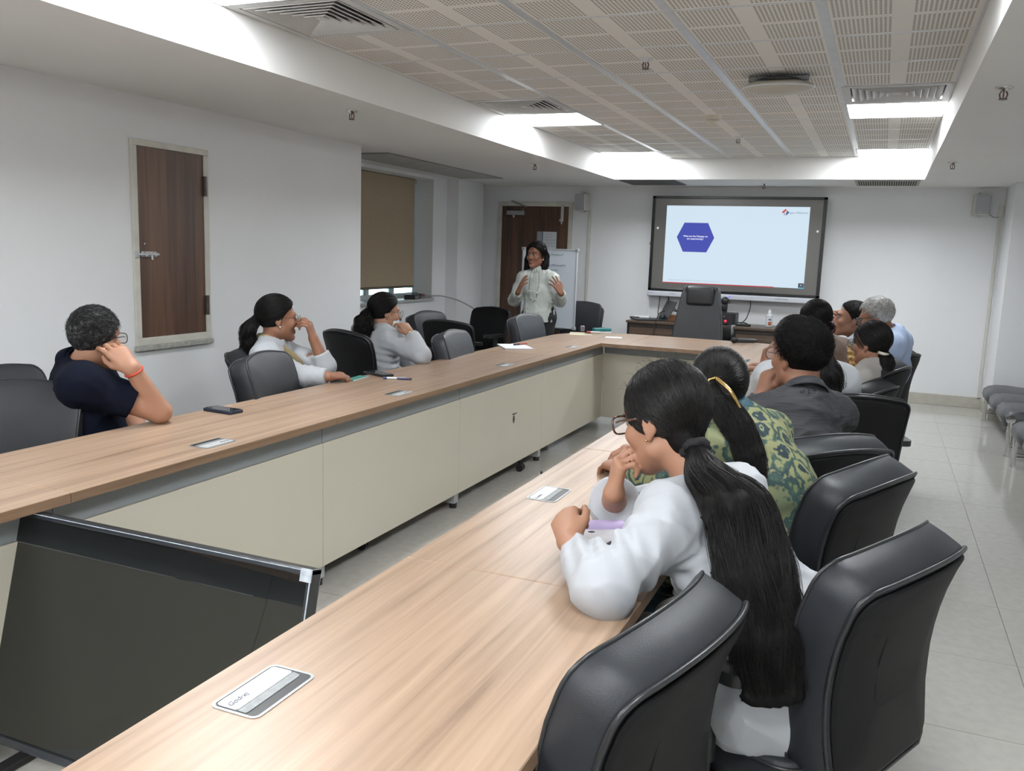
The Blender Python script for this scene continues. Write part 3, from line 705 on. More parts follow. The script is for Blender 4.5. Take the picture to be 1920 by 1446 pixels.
def make_chair(front_mat, name='office_chair', tf=0.045):
    t = empty(name)
    ol = back_outline()
    V, F = ring_solid(ol, bmap, tf, -0.052, 0.022 if tf > 0 else 0.012); link('back_cushion', poly_mesh('back_cushion', V, F, True), front_mat, t)
    V, F = ring_solid(back_outline(-0.012), bmap, -0.05, -0.064, 0.0, ks=(1, 0.5), edge=0.004); link('rear_panel', poly_mesh('rear_panel', V, F), LEATHERB, t)
    P = [bmap(u, z, -0.052) for u, z in back_outline(0.001)]; P.append(P[0])
    V, F = tube_np([np.array(P)], [0.0052], 6, close=False); link('piping', poly_mesh('piping', V, F, True), PIPING, t)
    P = [bmap(u, z, tf - 0.005) for u, z in back_outline(-0.001)]; P.append(P[0])
    V, F = tube_np([np.array(P)], [0.0042], 6, close=False); link('piping', poly_mesh('piping', V, F, True), PIPING, t)
    so = rrect(0.245, 0.235, 0.07, 7, 0, 0.045)
    smap = lambda u, v, tt: (u, v, 0.405 + tt - 0.03 * max(0, (v - 0.16) / 0.12) ** 2)
    V, F = ring_solid(so, smap, 0.055, -0.035, 0.012); link('seat', poly_mesh('seat', V, F, True), front_mat, t)
    so2 = rrect(0.247, 0.237, 0.07, 7, 0, 0.045); P = [smap(u, v, 0.045) for u, v in so2]; P.append(P[0])
    V, F = tube_np([np.array(P)], [0.004], 6, close=False); link('piping', poly_mesh('piping', V, F, True), PIPING, t)
    for s in (-1, 1):
        pad = MB().prism(rrect(0.042, 0.135, 0.035, 5, s * 0.29, 0.03), 0.625, 0.652)
        po = pad.obj('armrest', BLACKPL, t, 'auto')
        MB().cyl((s * 0.285, 0.0, 0.625), (s * 0.285, 0.0, 0.42), 0.021, 0.024, n=14).cyl((s * 0.285, 0.0, 0.42), (s * 0.285, 0.0, 0.375), 0.016, n=12).obj('arm_post', BLACKPL, t, 'auto')
        MB().box((min(s * 0.18, s * 0.30), -0.03, 0.358), (max(s * 0.18, s * 0.30), 0.03, 0.372), 0.003).cyl((s * 0.285, 0, 0.372), (s * 0.285, 0, 0.392), 0.020, n=12).obj('arm_bracket', CHROME, t)
    MB().box((-0.15, -0.12, 0.345), (0.15, 0.18, 0.372), 0.008).box((-0.035, -0.215, 0.352), (0.035, -0.10, 0.366)).box((-0.035, -0.225, 0.36), (0.035, -0.205, 0.42), 0.004).obj('tilt_plate', BLACKPL, t)
    MB().cyl((0, 0, 0.10), (0, 0, 0.345), 0.026, n=14).cyl((0, 0, 0.08), (0, 0, 0.22), 0.036, n=14).obj('gas_column', BLACKPL, t, 'auto')
    leg_me = None
    for k in range(5):
        a = 2 * PI * k / 5 + 0.3; d = Vector((math.cos(a), math.sin(a), 0))
        if leg_me is None:
            b = MB(); b.tube([(0.02, 0, 0.105), (0.12, 0, 0.098), (0.23, 0, 0.082), (0.285, 0, 0.07)], 0.018, 8); leg_me = b.mesh('leg', True); leg_me.materials.append(BLACKPL)
            cs = MB(); 
            for q in (-1, 1): cs.cyl((0.285, q * 0.008, 0.026), (0.285, q * 0.024, 0.026), 0.026, n=14)
            cs.cyl((0.285, 0, 0.03), (0.285, 0, 0.07), 0.008, n=8); cas_me = cs.mesh('caster', 'auto'); cas_me.materials.append(BLACKPL)
        lg = link('leg', leg_me, None, t, None, a); link('caster', cas_me, None, lg)
    return t
dark_proto = make_chair(LEATHER); grey_proto = make_chair(LEATHERG); thin_proto = make_chair(LEATHERB, tf=-0.026); used_p = set()
def chair(x, y, rz, label, group, grey=False, dz=0.0, thin=False):
    """rz: heading of the seat, 0 faces +Y"""
    p = thin_proto if thin else grey_proto if grey else dark_proto
    if id(p) in used_p: o = copy_tree(p)
    else: o = p; used_p.add(id(p))
    o.location = (x, y, 0); o.rotation_euler = (0, 0, rz); tag(o, label, 'chair', group)
    if dz: o.scale = (1, 1, 1 + dz)
    return o
def head(fx, fy): return math.atan2(-fx, fy)
def chair_at(bx, by, fx, fy, label, group, grey=False, dz=0.0, thin=False):
    """bx,by: where the top of the rear panel stands"""
    n_ = math.hypot(fx, fy); return chair(bx + 0.315 * fx / n_, by + 0.315 * fy / n_, head(fx, fy), label, group, grey, dz, thin)
GR, GL, GB = 'chairs along the near bench-side table run', 'chairs along the window-side table run', 'chairs at the back by the door'
R1 = chair_at(-0.19, 1.30, -0.97, 0.20, 'empty black leather chair nearest the camera at the table edge', GR)
R2 = chair_at(0.150, 1.85, -0.91, 0.42, 'black leather chair of the long-haired woman in the white coat', GR)
R3 = chair_at(0.08, 2.53, -0.92, 0.39, 'black leather chair behind the woman in the green printed kurta', GR)
R4 = chair_at(-0.05, 2.98, -0.70, 0.71, 'black leather chair under the man in the charcoal shirt', GR, dz=-0.03)
R5 = chair_at(-0.05, 4.05, -0.3, 0.95, 'broad flat black chair back standing beyond the charcoal shirt', GR, thin=True)
R8 = chair_at(0.09, 4.78, -0.95, 0.3, 'black chair whose grey top edge shows just over the broad flat chair back', GR, dz=-0.05)
R6 = chair_at(0.15, 5.08, -0.95, 0.31, 'black chair under the woman with the pale hair clip', GR, dz=0.035)
R7 = chair_at(0.20, 5.91, -0.9, 0.43, 'black chair of the grey-haired man in the blue shirt', GR, dz=0.03)
L1 = chair_at(-2.98, 2.33, 0.41, -0.91, 'empty chair at the left frame edge showing its smooth dark front', GL)
LM = chair_at(-3.40, 2.40, 0.93, 0.3, 'chair of the man in the navy polo shirt, only its top corner showing', GL)
L2 = chair_at(-2.80, 3.335, 0.97, 0.22, 'empty chair with a thick side in front of the woman with the gold scarf', GL, dz=0.02)
LA = chair_at(-3.17, 3.635, 0.80, 0.60, 'chair of the woman with the gold scarf, its top corner behind her', GL, dz=-0.02)
L3 = chair_at(-3.05, 4.50, 0.35, 0.94, 'black chair back standing between the two women in white coats', GL, dz=0.06, thin=True)
L6 = chair_at(-2.72, 5.20, 0.98, 0.10, 'grey empty chair pushed to the table beside the woman with the wavy ponytail', GL, True)
L5 = chair_at(-3.22, 6.22, 0.1, 1.0, 'broad black chair back just behind the grey empty chair', GL, thin=True)
L4 = chair_at(-3.70, 6.65, 0.97, -0.10, 'dark chair standing near the window sill, behind the broad black chair back', GL)
L8 = chair_at(-2.93, 7.05, 0.97, -0.12, 'grey chair at the rounded table corner in front of the standing woman', GL, True)
L9 = chair_at(-3.10, 9.45, 0.05, -1, 'dark chair standing against the back wall right of the whiteboard', GB)
L7 = chair_at(-3.60, 8.05, -0.25, -0.95, 'all-black low chair left of the standing woman before the brown door', GB, thin=True)
# executive chair behind the far table
ex = empty('executive_chair', (-1.56, 8.02, 0), PI + 0.02, 'tall black executive chair with headrest pillow in front of the screen', 'chair')
EXL = pm('executive_leather', (0.021, 0.022, 0.026), 0.42, var=(6, 0.12), bump=(300, 0.15))
ez = lambda z: -0.20 - 0.16 * (z - 0.45) ** 1.3 if z > 0.45 else -0.20
emap = lambda u, z, tt: (u, ez(z) + tt + 0.03 * (u / 0.24) ** 2, z)
eo = [(0.235, 0.43), (0.25, 0.48), (0.245, 0.62), (0.225, 0.80), (0.20, 0.98), (0.175, 1.14), (0.163, 1.175), (0.145, 1.187)]
eo = eo + [(0.0, 1.19)] + [(-x, z) for x, z in eo[::-1]]
V, F = ring_solid(eo, emap, 0.05, -0.05, 0.02); link('back', poly_mesh('back', V, F, True), EXL, ex)
MB().box((-0.125, ez(1.09) + 0.055, 1.015), (0.125, ez(1.09) + 0.115, 1.185), 0.028, 4).obj('headrest_pillow', EXL, ex, True)
for s in (-1, 1): MB().box((s * 0.135 - 0.012, ez(1.15) + 0.0, 1.13), (s * 0.135 + 0.012, ez(1.15) + 0.07, 1.192), 0.008).obj('headrest_strap', EXL, ex, True)
so = rrect(0.26, 0.25, 0.07, 7, 0, 0.05); smap = lambda u, v, tt: (u, v, 0.42 + tt)
V, F = ring_solid(so, smap, 0.06, -0.05, 0.015); link('seat', poly_mesh('seat', V, F, True), EXL, ex)
for s in (-1, 1):
    MB().prism(rrect(0.04, 0.14, 0.03, 5, s * 0.31, 0.04), 0.645, 0.675).obj('armrest', pm('arm_grey', (0.20, 0.205, 0.22), 0.4, var=(10, 0.05)), ex, 'auto')
    MB().box((s * 0.31 - 0.02, 0.0, 0.38), (s * 0.31 + 0.02, 0.06, 0.645), 0.006).box((min(s * 0.2, s * 0.33), 0, 0.36), (max(s * 0.2, s * 0.33), 0.06, 0.385), 0.004).obj('arm_post', CHROME, ex)
MB().cyl((0, 0, 0.07), (0, 0, 0.37), 0.03, n=14).obj('gas_column', CHROME, ex, 'auto')
for k in range(5):
    a = 2 * PI * k / 5; lg = MB().tube([(0.02, 0, 0.1), (0.2, 0, 0.085), (0.30, 0, 0.065)], 0.02, 8).obj('leg', CHROME, ex, True, None, a)
    MB().cyl((0.3, -0.024, 0.028), (0.3, 0.024, 0.028), 0.028, n=14).obj('caster', BLACKPL, lg)

# ================================================================== BENCHES
def bench(y0, y1, label):
    t = empty('waiting_bench', (1.02, (y0 + y1) / 2, 0), 0, label, 'bench', 'black waiting benches on the right')
    hl = (y1 - y0) / 2; n = 3; w = 2 * hl / n
    for k in range(n):
        a = -hl + w * k + 0.006; b = a + w - 0.012
        prof = [(-0.03, 0.235), (-0.045, 0.27), (-0.035, 0.318), (0.0, 0.345), (0.06, 0.36), (0.16, 0.362), (0.28, 0.352), (0.40, 0.345), (0.47, 0.335), (0.49, 0.30), (0.47, 0.265), (0.2, 0.25)]
        V, F = [], []; m_ = len(prof)
        for (yy, sc) in ((a, 0.94), (a + 0.012, 1.0), (b - 0.012, 1.0), (b, 0.94)):
            for (x, z) in prof: V.append((0.22 + (x - 0.22) * sc, yy, 0.30 + (z - 0.30) * sc))
        for r in range(3):
            for q in range(m_): F.append((r * m_ + q, r * m_ + (q + 1) % m_, (r + 1) * m_ + (q + 1) % m_, (r + 1) * m_ + q))
        F.append(tuple(range(m_))[::-1]); F.append(tuple(range(3 * m_, 4 * m_)))
        link('seat_cushion', poly_mesh('seat_cushion', V, F, True), pm('bench_leather', (0.055, 0.056, 0.062), 0.35, var=(6, 0.1), bump=(300, 0.15)), t)
    MB().cyl((0.0, -hl - 0.012, 0.295), (0.0, hl + 0.012, 0.295), 0.028, n=16).obj('beam', BLACKPL, t, 'auto')
    for yy in (-hl - 0.002, hl + 0.002):
        e = MB().cyl((0.0, yy - 0.012, 0.295), (0.0, yy + 0.012, 0.295), 0.034, n=20); e.cyl((0.0, yy - 0.016, 0.295), (0.0, yy + 0.016, 0.295), 0.024, n=20); e.obj('end_cap', CHROME, t, 'auto')
        for x in (0.0, 0.42):
            MB().cyl((x, yy, 0), (x, yy, 0.28), 0.019, 0.017, n=14).cyl((x, yy, 0), (x, yy, 0.008), 0.023, n=14).obj('leg', CHROME, t, 'auto')
        for z in (0.075, 0.1): MB().cyl((0.0, yy, z), (0.42, yy, z), 0.009, n=10).obj('cross_bar', CHROME, t, 'auto')
bench(7.62, 9.3, 'black three-seat waiting bench in the far right corner')
bench(5.5, 7.24, 'black waiting bench cut by the right frame edge, nearer the camera')
# ================================================================== MEDIA DESKS
def desk(x0, x1, label):
    t = empty('media_desk', ((x0 + x1) / 2, 9.75, 0), 0, label, 'desk', 'low walnut desks under the screen')
    h = (x1 - x0) / 2
    MB().box((-h - 0.01, -0.28, 0.71), (h + 0.01, 0.30, 0.735), 0.003).obj('desk_top', WALNUTX, t)
    MB().box((-h, -0.25, 0.0), (-h + 0.02, 0.29, 0.71)).obj('side_panel', BLACKPL, t); MB().box((h - 0.02, -0.25, 0.0), (h, 0.29, 0.71)).obj('side_panel', BLACKPL, t)
    k = 2; w = (2 * h - 0.05) / k
    for q in range(k): MB().box((-h + 0.024 + w * q + 0.002, -0.262, 0.08), (-h + 0.024 + w * (q + 1) - 0.002, -0.244, 0.66), 0.002).obj('front_panel', WALNUTX, t)
    MB().box((-h + 0.02, -0.24, 0.66), (h - 0.02, -0.22, 0.71)).obj('top_rail', pm('desk_dark_rail', (0.05, 0.04, 0.034), 0.5, var=(10, 0.1)), t)  # recessed rail, a darker brown than the desk fronts
desk(-2.60, -1.53, 'walnut desk under the left half of the screen carrying the laptop')
desk(-1.42, -0.55, 'walnut desk carrying the sanitiser bottle under the right half of the screen')
# ================================================================== FLOOR DISPLAY between the table runs
fd = empty('floor_display', (-1.735, 1.55, 0), 0, 'large switched-off glossy display leaning on a floor stand between the table runs', 'display')
tl = math.radians(14.0); FW, FH = 1.13, 0.615
mt = Matrix.Translation((0, 0, 0)) @ Matrix.Translation((0.02, -0.10, 0.118)) @ Matrix.Rotation(-tl, 4, 'X')   # local: x width, z up the screen, -y front
def fdp(mb, name, mat, smooth=False):
    bmesh.ops.transform(mb.bm, matrix=mt, verts=mb.bm.verts); return mb.obj(name, mat, fd, smooth)
FBZ = pm('display_bezel', (0.022, 0.027, 0.036), 0.22, 0.3, var=(9, 0.15), coat=0.4)
h = FW / 2
def frame_bar(a, b): return MB().box(a, b, 0.004, 2)
fdp(MB().box((-h, -0.012, FH - 0.016), (h, 0.03, FH), 0.004).box((-h, -0.012, 0), (h, 0.03, 0.022), 0.004).box((-h, -0.012, 0.0), (-h + 0.013, 0.03, FH), 0.004).box((h - 0.013, -0.012, 0), (h, 0.03, FH), 0.004), 'bezel', FBZ)
fdp(MB().box((-h + 0.012, -0.004, 0.02), (h - 0.012, 0.004, FH - 0.014)), 'screen', pm('display_glass', (0.006, 0.007, 0.0075), 0.02, var=(3, 0.03), spec=0.75))
fdp(MB().box((-h + 0.002, 0.004, 0.004), (h - 0.002, 0.034, FH - 0.004), 0.01).box((-0.32, 0.03, 0.04), (0.32, 0.055, 0.36), 0.012), 'back_cover', BLACKPL)
fdp(MB().box((h - 0.03, -0.014, FH - 0.03), (h + 0.0015, -0.0115, FH + 0.001)).box((h - 0.004, -0.0125, 0.2), (h - 0.001, -0.0105, FH)).box((-h, -0.0135, FH - 0.005), (h, -0.0115, FH - 0.003)), 'protective_film', pm('clear_film', (0.35, 0.38, 0.42), 0.15, var=(40, 0.3), coat=0.5))
q = MB()
for s in (-1, 1): q.box((s * 0.39 - 0.02, -0.17, -0.098), (s * 0.39 + 0.02, 0.15, -0.075), 0.005)
for s in (-1, 1):
    q.box((s * 0.39 - 0.015, 0.03, -0.09), (s * 0.39 + 0.015, 0.055, 0.05), 0.004)
q2 = MB()
for s in (-1, 1):
    o_ = MB().box((s * 0.36 - 0.022, -0.30, 0.0), (s * 0.36 + 0.022, 0.20, 0.022), 0.005).box((s * 0.36 - 0.018, 0.02, 0.018), (s * 0.36 + 0.018, 0.05, 0.16), 0.004)
    o_.obj('stand_foot', BLACKPL, fd)
fdp(MB().box((-h + 0.055, -0.0055, 0.026), (-h + 0.128, -0.0045, 0.088)), 'sticker', pm('sticker_white', (0.62, 0.68, 0.75), 0.4, var=(9, 0.03)))
fdp(MB().box((-h + 0.092, -0.0062, 0.060), (-h + 0.120, -0.0054, 0.080)), 'sticker_patch', pm('sticker_blue', (0.03, 0.05, 0.19), 0.4, var=(9, 0.05)))
fdp(MB().box((-h + 0.062, -0.0062, 0.034), (-h + 0.118, -0.0054, 0.052)), 'sticker_patch', pm('sticker_green', (0.012, 0.16, 0.09), 0.4, var=(9, 0.05)))
text_obj('sticker_lettering', 'PM', 0.016, MATS['sticker_white'], fd, (0.02 - h + 0.106, -0.10 - 0.0065 * math.cos(tl) + 0.07 * math.sin(tl), 0.115 + 0.07 * math.cos(tl)), (PI / 2 - tl, 0, 0), bold=0.0004)
# ================================================================== SMALL THINGS ON THE TABLE
def phone(x, y, rz, label, body, scr, size=(0.073, 0.152, 0.011), glow=None):
    t = empty('phone', (x, y, TZ), rz, label, 'phone')
    a, b, c = size
    MB().box((-a / 2, -b / 2, 0.0), (a / 2, b / 2, c), 0.004, 3).obj('case', body, t, 'auto')
    MB().prism(rrect(a / 2 - 0.004, b / 2 - 0.004, 0.007), c, c + 0.0008).obj('screen', scr, t)
    MB().box((a / 2 - 0.001, 0.01, c * 0.3), (a / 2 + 0.0008, 0.04, c * 0.65)).obj('button', body, t)
    return t
PHB = pm('phone_navy', (0.016, 0.022, 0.045), 0.4, var=(20, 0.1)); PHS = pm('phone_screen', (0.02, 0.021, 0.024), 0.06, var=(5, 0.05), spec=0.7)
phone(-2.505, 2.835, 1.5, 'navy-cased phone lying on the table beside the elbow of the navy polo man', PHB, PHS, (0.075, 0.155, 0.014))
phone(-2.545, 4.13, 1.15, 'black phone lying beside the blue pen on the window-side table', BLACKPL, PHS, (0.078, 0.19, 0.014))
phone(-0.655, 5.87, 0.45, 'brown-cased phone lying on the far end of the right table run', pm('phone_brown', (0.20, 0.10, 0.045), 0.5, var=(20, 0.1)), pm('phone_lit', (0.45, 0.52, 0.56), 0.1, var=(8, 0.05)), (0.078, 0.16, 0.011))
t = empty('pen', (-2.375, 4.045, TZ), 0.35 - PI / 2 + PI / 2, 'blue pen lying across the table beside the black phone', 'pen')
NAVY = pm('pen_blue', (0.022, 0.025, 0.12), 0.3, var=(20, 0.1))
MB().cyl((-0.075, 0, 0.006), (-0.055, 0, 0.006), 0.0062, n=10).cyl((0.0, 0, 0.006), (0.07, 0, 0.006), 0.0062, 0.0055, n=10).obj('barrel', NAVY, t, 'auto')
MB().cyl((-0.055, 0, 0.006), (0.0, 0, 0.006), 0.0064, n=10).obj('grip_band', WHITEPL, t, 'auto')
MB().cyl((0.07, 0, 0.006), (0.08, 0, 0.006), 0.005, n=10).obj('end_plug', BLACKPL, t, 'auto')
MB().box((-0.005, -0.002, 0.0115), (0.05, 0.002, 0.014)).obj('clip', CHROME, t)
t = empty('notepad', (-2.475, 5.93, TZ), 0.62, 'white notepad with a red pen on top, on the window-side table', 'notepad')
PAP = pm('paper_white', (0.66, 0.69, 0.74), 0.6, var=(6, 0.02))
MB().box((-0.105, -0.148, 0.001), (0.105, 0.148, 0.010), 0.002).obj('pages', PAP, t)
MB().box((-0.106, -0.149, 0.0), (0.106, 0.149, 0.002)).obj('back_board', GREYPL, t)
t = empty('pen', (-2.475, 6.02, TZ + 0.0102), 1.2, 'red and black pen resting on the white notepad', 'pen')
REDP = pm('pen_red', (0.35, 0.03, 0.03), 0.35, var=(20, 0.1))
MB().cyl((0.0, 0, 0.006), (0.08, 0, 0.006), 0.006, n=10).obj('barrel', REDP, t, 'auto')
MB().cyl((-0.06, 0, 0.006), (0.0, 0, 0.006), 0.0066, n=10).obj('cap', BLACKPL, t, 'auto')
# near hero's pouch
t = empty('pouch', (-0.585, 1.985, TZ), 0.5, 'lilac and white printed pouch beside the long-haired woman\'s hand', 'pouch')
PCH = pm('pouch_white', (0.58, 0.58, 0.60), 0.6, var=(14, 0.08)); LIL = pm('pouch_lilac', (0.47, 0.38, 0.60), 0.6, var=(10, 0.08)); PRN = pm('pouch_print', (0.045, 0.035, 0.05), 0.6, var=(16, 0.1))
MB().box((-0.075, -0.05, 0.0), (0.075, 0.05, 0.034), 0.012, 3).obj('body', PCH, t, True)
MB().box((-0.073, 0.02, 0.018), (0.073, 0.052, 0.052), 0.012, 3).obj('flap', LIL, t, True)
MB().tube(spline([(-0.06, -0.052, 0.012), (-0.03, -0.053, 0.022), (0.0, -0.053, 0.017), (0.02, -0.053, 0.026)], 12), 0.004, 6).ball((0.04, -0.049, 0.02), (0.012, 0.004, 0.008)).ball((-0.02, 0.0, 0.033), (0.01, 0.006, 0.003)).obj('print', PRN, t, True)
MB().tube(spline([(-0.05, 0.018, 0.05), (-0.045, 0.04, 0.054), (-0.05, 0.05, 0.045)], 10), 0.003, 6).obj('loop', pm('pouch_pink', (0.55, 0.2, 0.36), 0.5, var=(14, 0.08)), t, True)
# microphone
t = empty('microphone', (-1.02, 7.53, TZ), -0.95, 'black hand-held microphone lying on the far table', 'microphone')
MB().ball((0, -0.105, 0.026), (0.026, 0.028, 0.026), 16).obj('mesh_head', pm('mic_mesh', (0.012, 0.012, 0.013), 0.55, 0.4, var=(200, 0.4), bump=(400, 0.6)), t, True)
MB().cyl((0, -0.085, 0.026), (0, 0.08, 0.022), 0.0215, 0.0185, n=16).obj('handle', pm('mic_body', (0.05, 0.052, 0.055), 0.35, 0.3, var=(12, 0.1)), t, 'auto')
MB().cyl((0, 0.08, 0.022), (0, 0.10, 0.022), 0.0165, 0.013, n=14).obj('antenna_cap', BLACKPL, t, 'auto')
# odds and ends on the far left corner
t = empty('marker_pouch', (-2.30, 7.555, TZ), 0.7, 'teal duster and red-capped marker at the far left corner of the table', 'duster')
TEAL = pm('teal_plastic', (0.012, 0.16, 0.17), 0.4, var=(14, 0.08))
MB().box((-0.085, -0.025, 0.014), (0.085, 0.03, 0.045), 0.008, 3).obj('grip', TEAL, t, 'auto')
MB().box((-0.085, -0.025, 0.0), (0.085, 0.03, 0.015), 0.002).obj('felt', pm('felt_white', (0.62, 0.64, 0.66), 0.9, var=(30, 0.06)), t)
t = empty('marker', (-2.36, 7.47, TZ), 0.5, 'red-capped marker lying at the end of the teal duster', 'marker')
MB().cyl((-0.02, 0, 0.009), (-0.055, 0, 0.009), 0.009, n=12).obj('cap', REDP, t, 'auto'); MB().cyl((-0.02, 0, 0.009), (0.07, 0, 0.009), 0.0085, n=12).obj('barrel', WHITEPL, t, 'auto')
t = empty('paper_strip', (-2.40, 7.24, TZ), 0.4, 'cream folded paper strip near the far left table corner', 'paper')
MB().box((-0.10, -0.03, 0.0), (0.10, 0.03, 0.004)).obj('sheet', pm('paper_cream', (0.62, 0.58, 0.47), 0.7, var=(8, 0.03)), t)
MB().box((-0.09, 0.028, 0.003), (0.04, 0.031, 0.02)).obj('fold', MATS['paper_cream'], t)
t = empty('clicker', (-2.485, 7.55, TZ), 0.4, 'small grey remote clicker standing at the far left table corner', 'remote')
MB().box((-0.02, -0.016, 0.0), (0.02, 0.016, 0.055), 0.01, 3).obj('body', pm('clicker_grey', (0.20, 0.18, 0.20), 0.5, var=(20, 0.1)), t, 'auto')
MB().cyl((0, -0.017, 0.035), (0, -0.015, 0.035), 0.006, n=10).obj('button', BLACKPL, t)
t = empty('paper_sheet', (-2.09, 7.22, TZ), 0.2, 'thin white paper slip on the far table near its inner corner', 'paper')
MB().box((-0.07, -0.05, 0.0), (0.07, 0.05, 0.0012)).obj('sheet', PAP, t)
MB().box((-0.07, 0.03, 0.0012), (0.07, 0.05, 0.0024)).obj('fold', PAP, t)
t = empty('name_card', (-0.73, 6.96, TZ), 0.3, 'small white folded card on the far right table corner', 'card')
MB().box((-0.07, -0.03, 0.0), (0.07, 0.03, 0.002)).obj('base_fold', PAP, t)
MB().box((-0.07, 0.0, 0.0), (0.07, 0.003, 0.028)).obj('upright', pm('card_cream', (0.60, 0.55, 0.44), 0.6, var=(8, 0.04)), t)
t = empty('paper_stack', (-0.555, 4.95, TZ), 0.1, 'white papers with a pink strap before the man in the charcoal shirt', 'papers')
for k in range(3): MB().box((-0.105 + 0.01 * k, -0.2 + 0.03 * k, 0.001 * k), (0.105 + 0.004 * k, 0.12 + 0.02 * k, 0.001 * k + 0.0008)).obj('sheet', PAP, t)
MB().tube(spline([(-0.05, -0.28, 0.006), (-0.03, -0.2, 0.014), (-0.02, -0.08, 0.012), (0.0, 0.02, 0.006)], 14), 0.007, 6).obj('strap', pm('strap_pink', (0.28, 0.05, 0.10), 0.6, var=(16, 0.1)), t, True)
t = empty('notebook', (-2.46, 4.02, TZ), 0.1, 'thin teal notebook edge under the black chair back at the table', 'notebook')
t.location = (-2.56, 3.97, TZ)
MB().box((-0.035, -0.12, 0.0), (0.02, 0.06, 0.006), 0.002).obj('cover', pm('notebook_teal', (0.05, 0.22, 0.18), 0.5, var=(10, 0.08)), t)
MB().box((-0.033, -0.118, 0.001), (0.021, 0.058, 0.005)).obj('pages', PAP, t)

# ================================================================== ON THE MEDIA DESKS
DZ = 0.735
t = empty('laptop', (-2.40, 9.66, DZ), 0.55, 'open black laptop on the left media desk, seen from the side', 'laptop')
MB().box((-0.17, -0.12, 0.0), (0.17, 0.12, 0.018), 0.004).obj('base', BLACKPL, t)
b = MB().box((-0.17, -0.004, 0.0), (0.17, 0.004, 0.23), 0.003); bmesh.ops.transform(b.bm, matrix=Matrix.Translation((0.17, 0, 0.014)) @ Matrix.Rotation(0.45, 4, 'Y') @ Matrix.Rotation(PI / 2, 4, 'Z'), verts=b.bm.verts); b.obj('lid', pm('laptop_lid', (0.03, 0.03, 0.032), 0.3, var=(5, 0.2)), t)
b = MB().box((-0.155, -0.006, 0.015), (0.155, -0.0045, 0.215)); bmesh.ops.transform(b.bm, matrix=Matrix.Translation((0.17, 0, 0.014)) @ Matrix.Rotation(0.45, 4, 'Y') @ Matrix.Rotation(PI / 2, 4, 'Z'), verts=b.bm.verts); b.obj('screen', pm('laptop_screen', (0.10, 0.09, 0.07), 0.2, var=(9, 0.6)), t)
t = empty('router', (-2.53, 9.88, DZ), 0.1, 'white router with two antennas on the left media desk', 'router')
MB().box((-0.09, -0.06, 0.0), (0.09, 0.06, 0.03), 0.008, 3).obj('body', WHITEPL, t, 'auto')
for s in (-1, 1): MB().cyl((s * 0.05, 0.05, 0.02), (s * 0.055, 0.055, 0.19), 0.006, 0.005, n=10).obj('antenna', WHITEPL, t, 'auto')
MB().box((-0.13, -0.09, 0.0), (-0.02, -0.07, 0.022), 0.004).obj('adapter', BLACKPL, t)
t = empty('wooden_box', (-2.12, 9.78, DZ), 0.15, 'small orange-brown wooden box on the left media desk', 'box')
WD = ramp_mat('box_wood', (3, 20, 20), 1.0, [(0.3, srgb(132, 84, 48)), (0.7, srgb(176, 120, 74))], 0.5)
MB().box((-0.09, -0.04, 0.0), (0.09, 0.04, 0.055), 0.003).obj('body', WD, t); MB().box((-0.092, -0.042, 0.055), (0.092, 0.042, 0.066), 0.002).obj('lid', WD, t)
t = empty('webcam', (-2.25, 9.70, DZ), 0, 'small round black webcam on the left media desk', 'webcam')
MB().ball((0, 0, 0.04), 0.034, 16).obj('shell', BLACKPL, t, True); MB().cyl((0, 0, 0), (0, 0, 0.02), 0.03, 0.02, n=14).obj('foot', BLACKPL, t); MB().cyl((0, -0.032, 0.04), (0, -0.037, 0.04), 0.014, n=14).obj('lens', pm('lens_teal', (0.02, 0.08, 0.09), 0.1, var=(20, 0.1)), t)
t = empty('amplifier', (-1.56, 9.74, DZ), 0, 'black amplifier with a red light beside the executive chair', 'amplifier')
MB().box((-0.13, -0.10, 0.008), (0.13, 0.12, 0.13), 0.004).obj('case', BLACKPL, t)
MB().box((-0.125, -0.104, 0.014), (0.09, -0.10, 0.125)).obj('front_plate', pm('amp_plate', (0.03, 0.03, 0.032), 0.3, var=(10, 0.1)), t)
MB().ball((0.025, -0.108, 0.045), (0.013, 0.006, 0.013)).obj('red_light', emis('red_led', (1.0, 0.02, 0.06), 2.5), t, True)
for k in range(3): MB().box((-0.06 + 0.03 * k, -0.107, 0.09), (-0.045 + 0.03 * k, -0.103, 0.10)).obj('button', GREYPL, t)
for x in (-0.1, 0.1): MB().cyl((x, 0, 0), (x, 0, 0.01), 0.012, n=10).obj('foot', BLACKPL, t)
t = empty('conference_camera', (-1.59, 9.73, DZ + 0.13), 0, 'black swivel camera with a white light on top of the amplifier', 'camera')
MB().cyl((0, 0, 0), (0, 0, 0.02), 0.05, n=18).obj('base', BLACKPL, t); MB().box((-0.04, -0.02, 0.02), (0.05, 0.03, 0.10), 0.008, 2).ball((0.02, 0, 0.13), 0.045, 16).obj('head', BLACKPL, t, True)
MB().ball((-0.045, -0.05, 0.04), (0.018, 0.008, 0.018)).obj('white_light', emis('led_white', (0.75, 0.88, 1.0), 1.0), t, True)
t = empty('remote_control', (-1.36, 9.68, DZ), 0.2, 'black remote and cable bundle right of the amplifier', 'remote')
MB().box((-0.07, -0.025, 0.0), (0.09, 0.025, 0.022), 0.006).obj('body', BLACKPL, t, 'auto'); MB().tube(spline([(-0.08, 0, 0.012), (-0.05, 0.03, 0.03), (0.02, 0.0, 0.035), (0.06, 0.02, 0.02)], 16), 0.006, 6).obj('cable_loop', BLACKPL, t, True)
MB().box((-0.05, -0.01, 0.022), (-0.02, 0.01, 0.024)).obj('button', pm('button_cyan', (0.1, 0.35, 0.4), 0.4, var=(20, 0.1)), t)
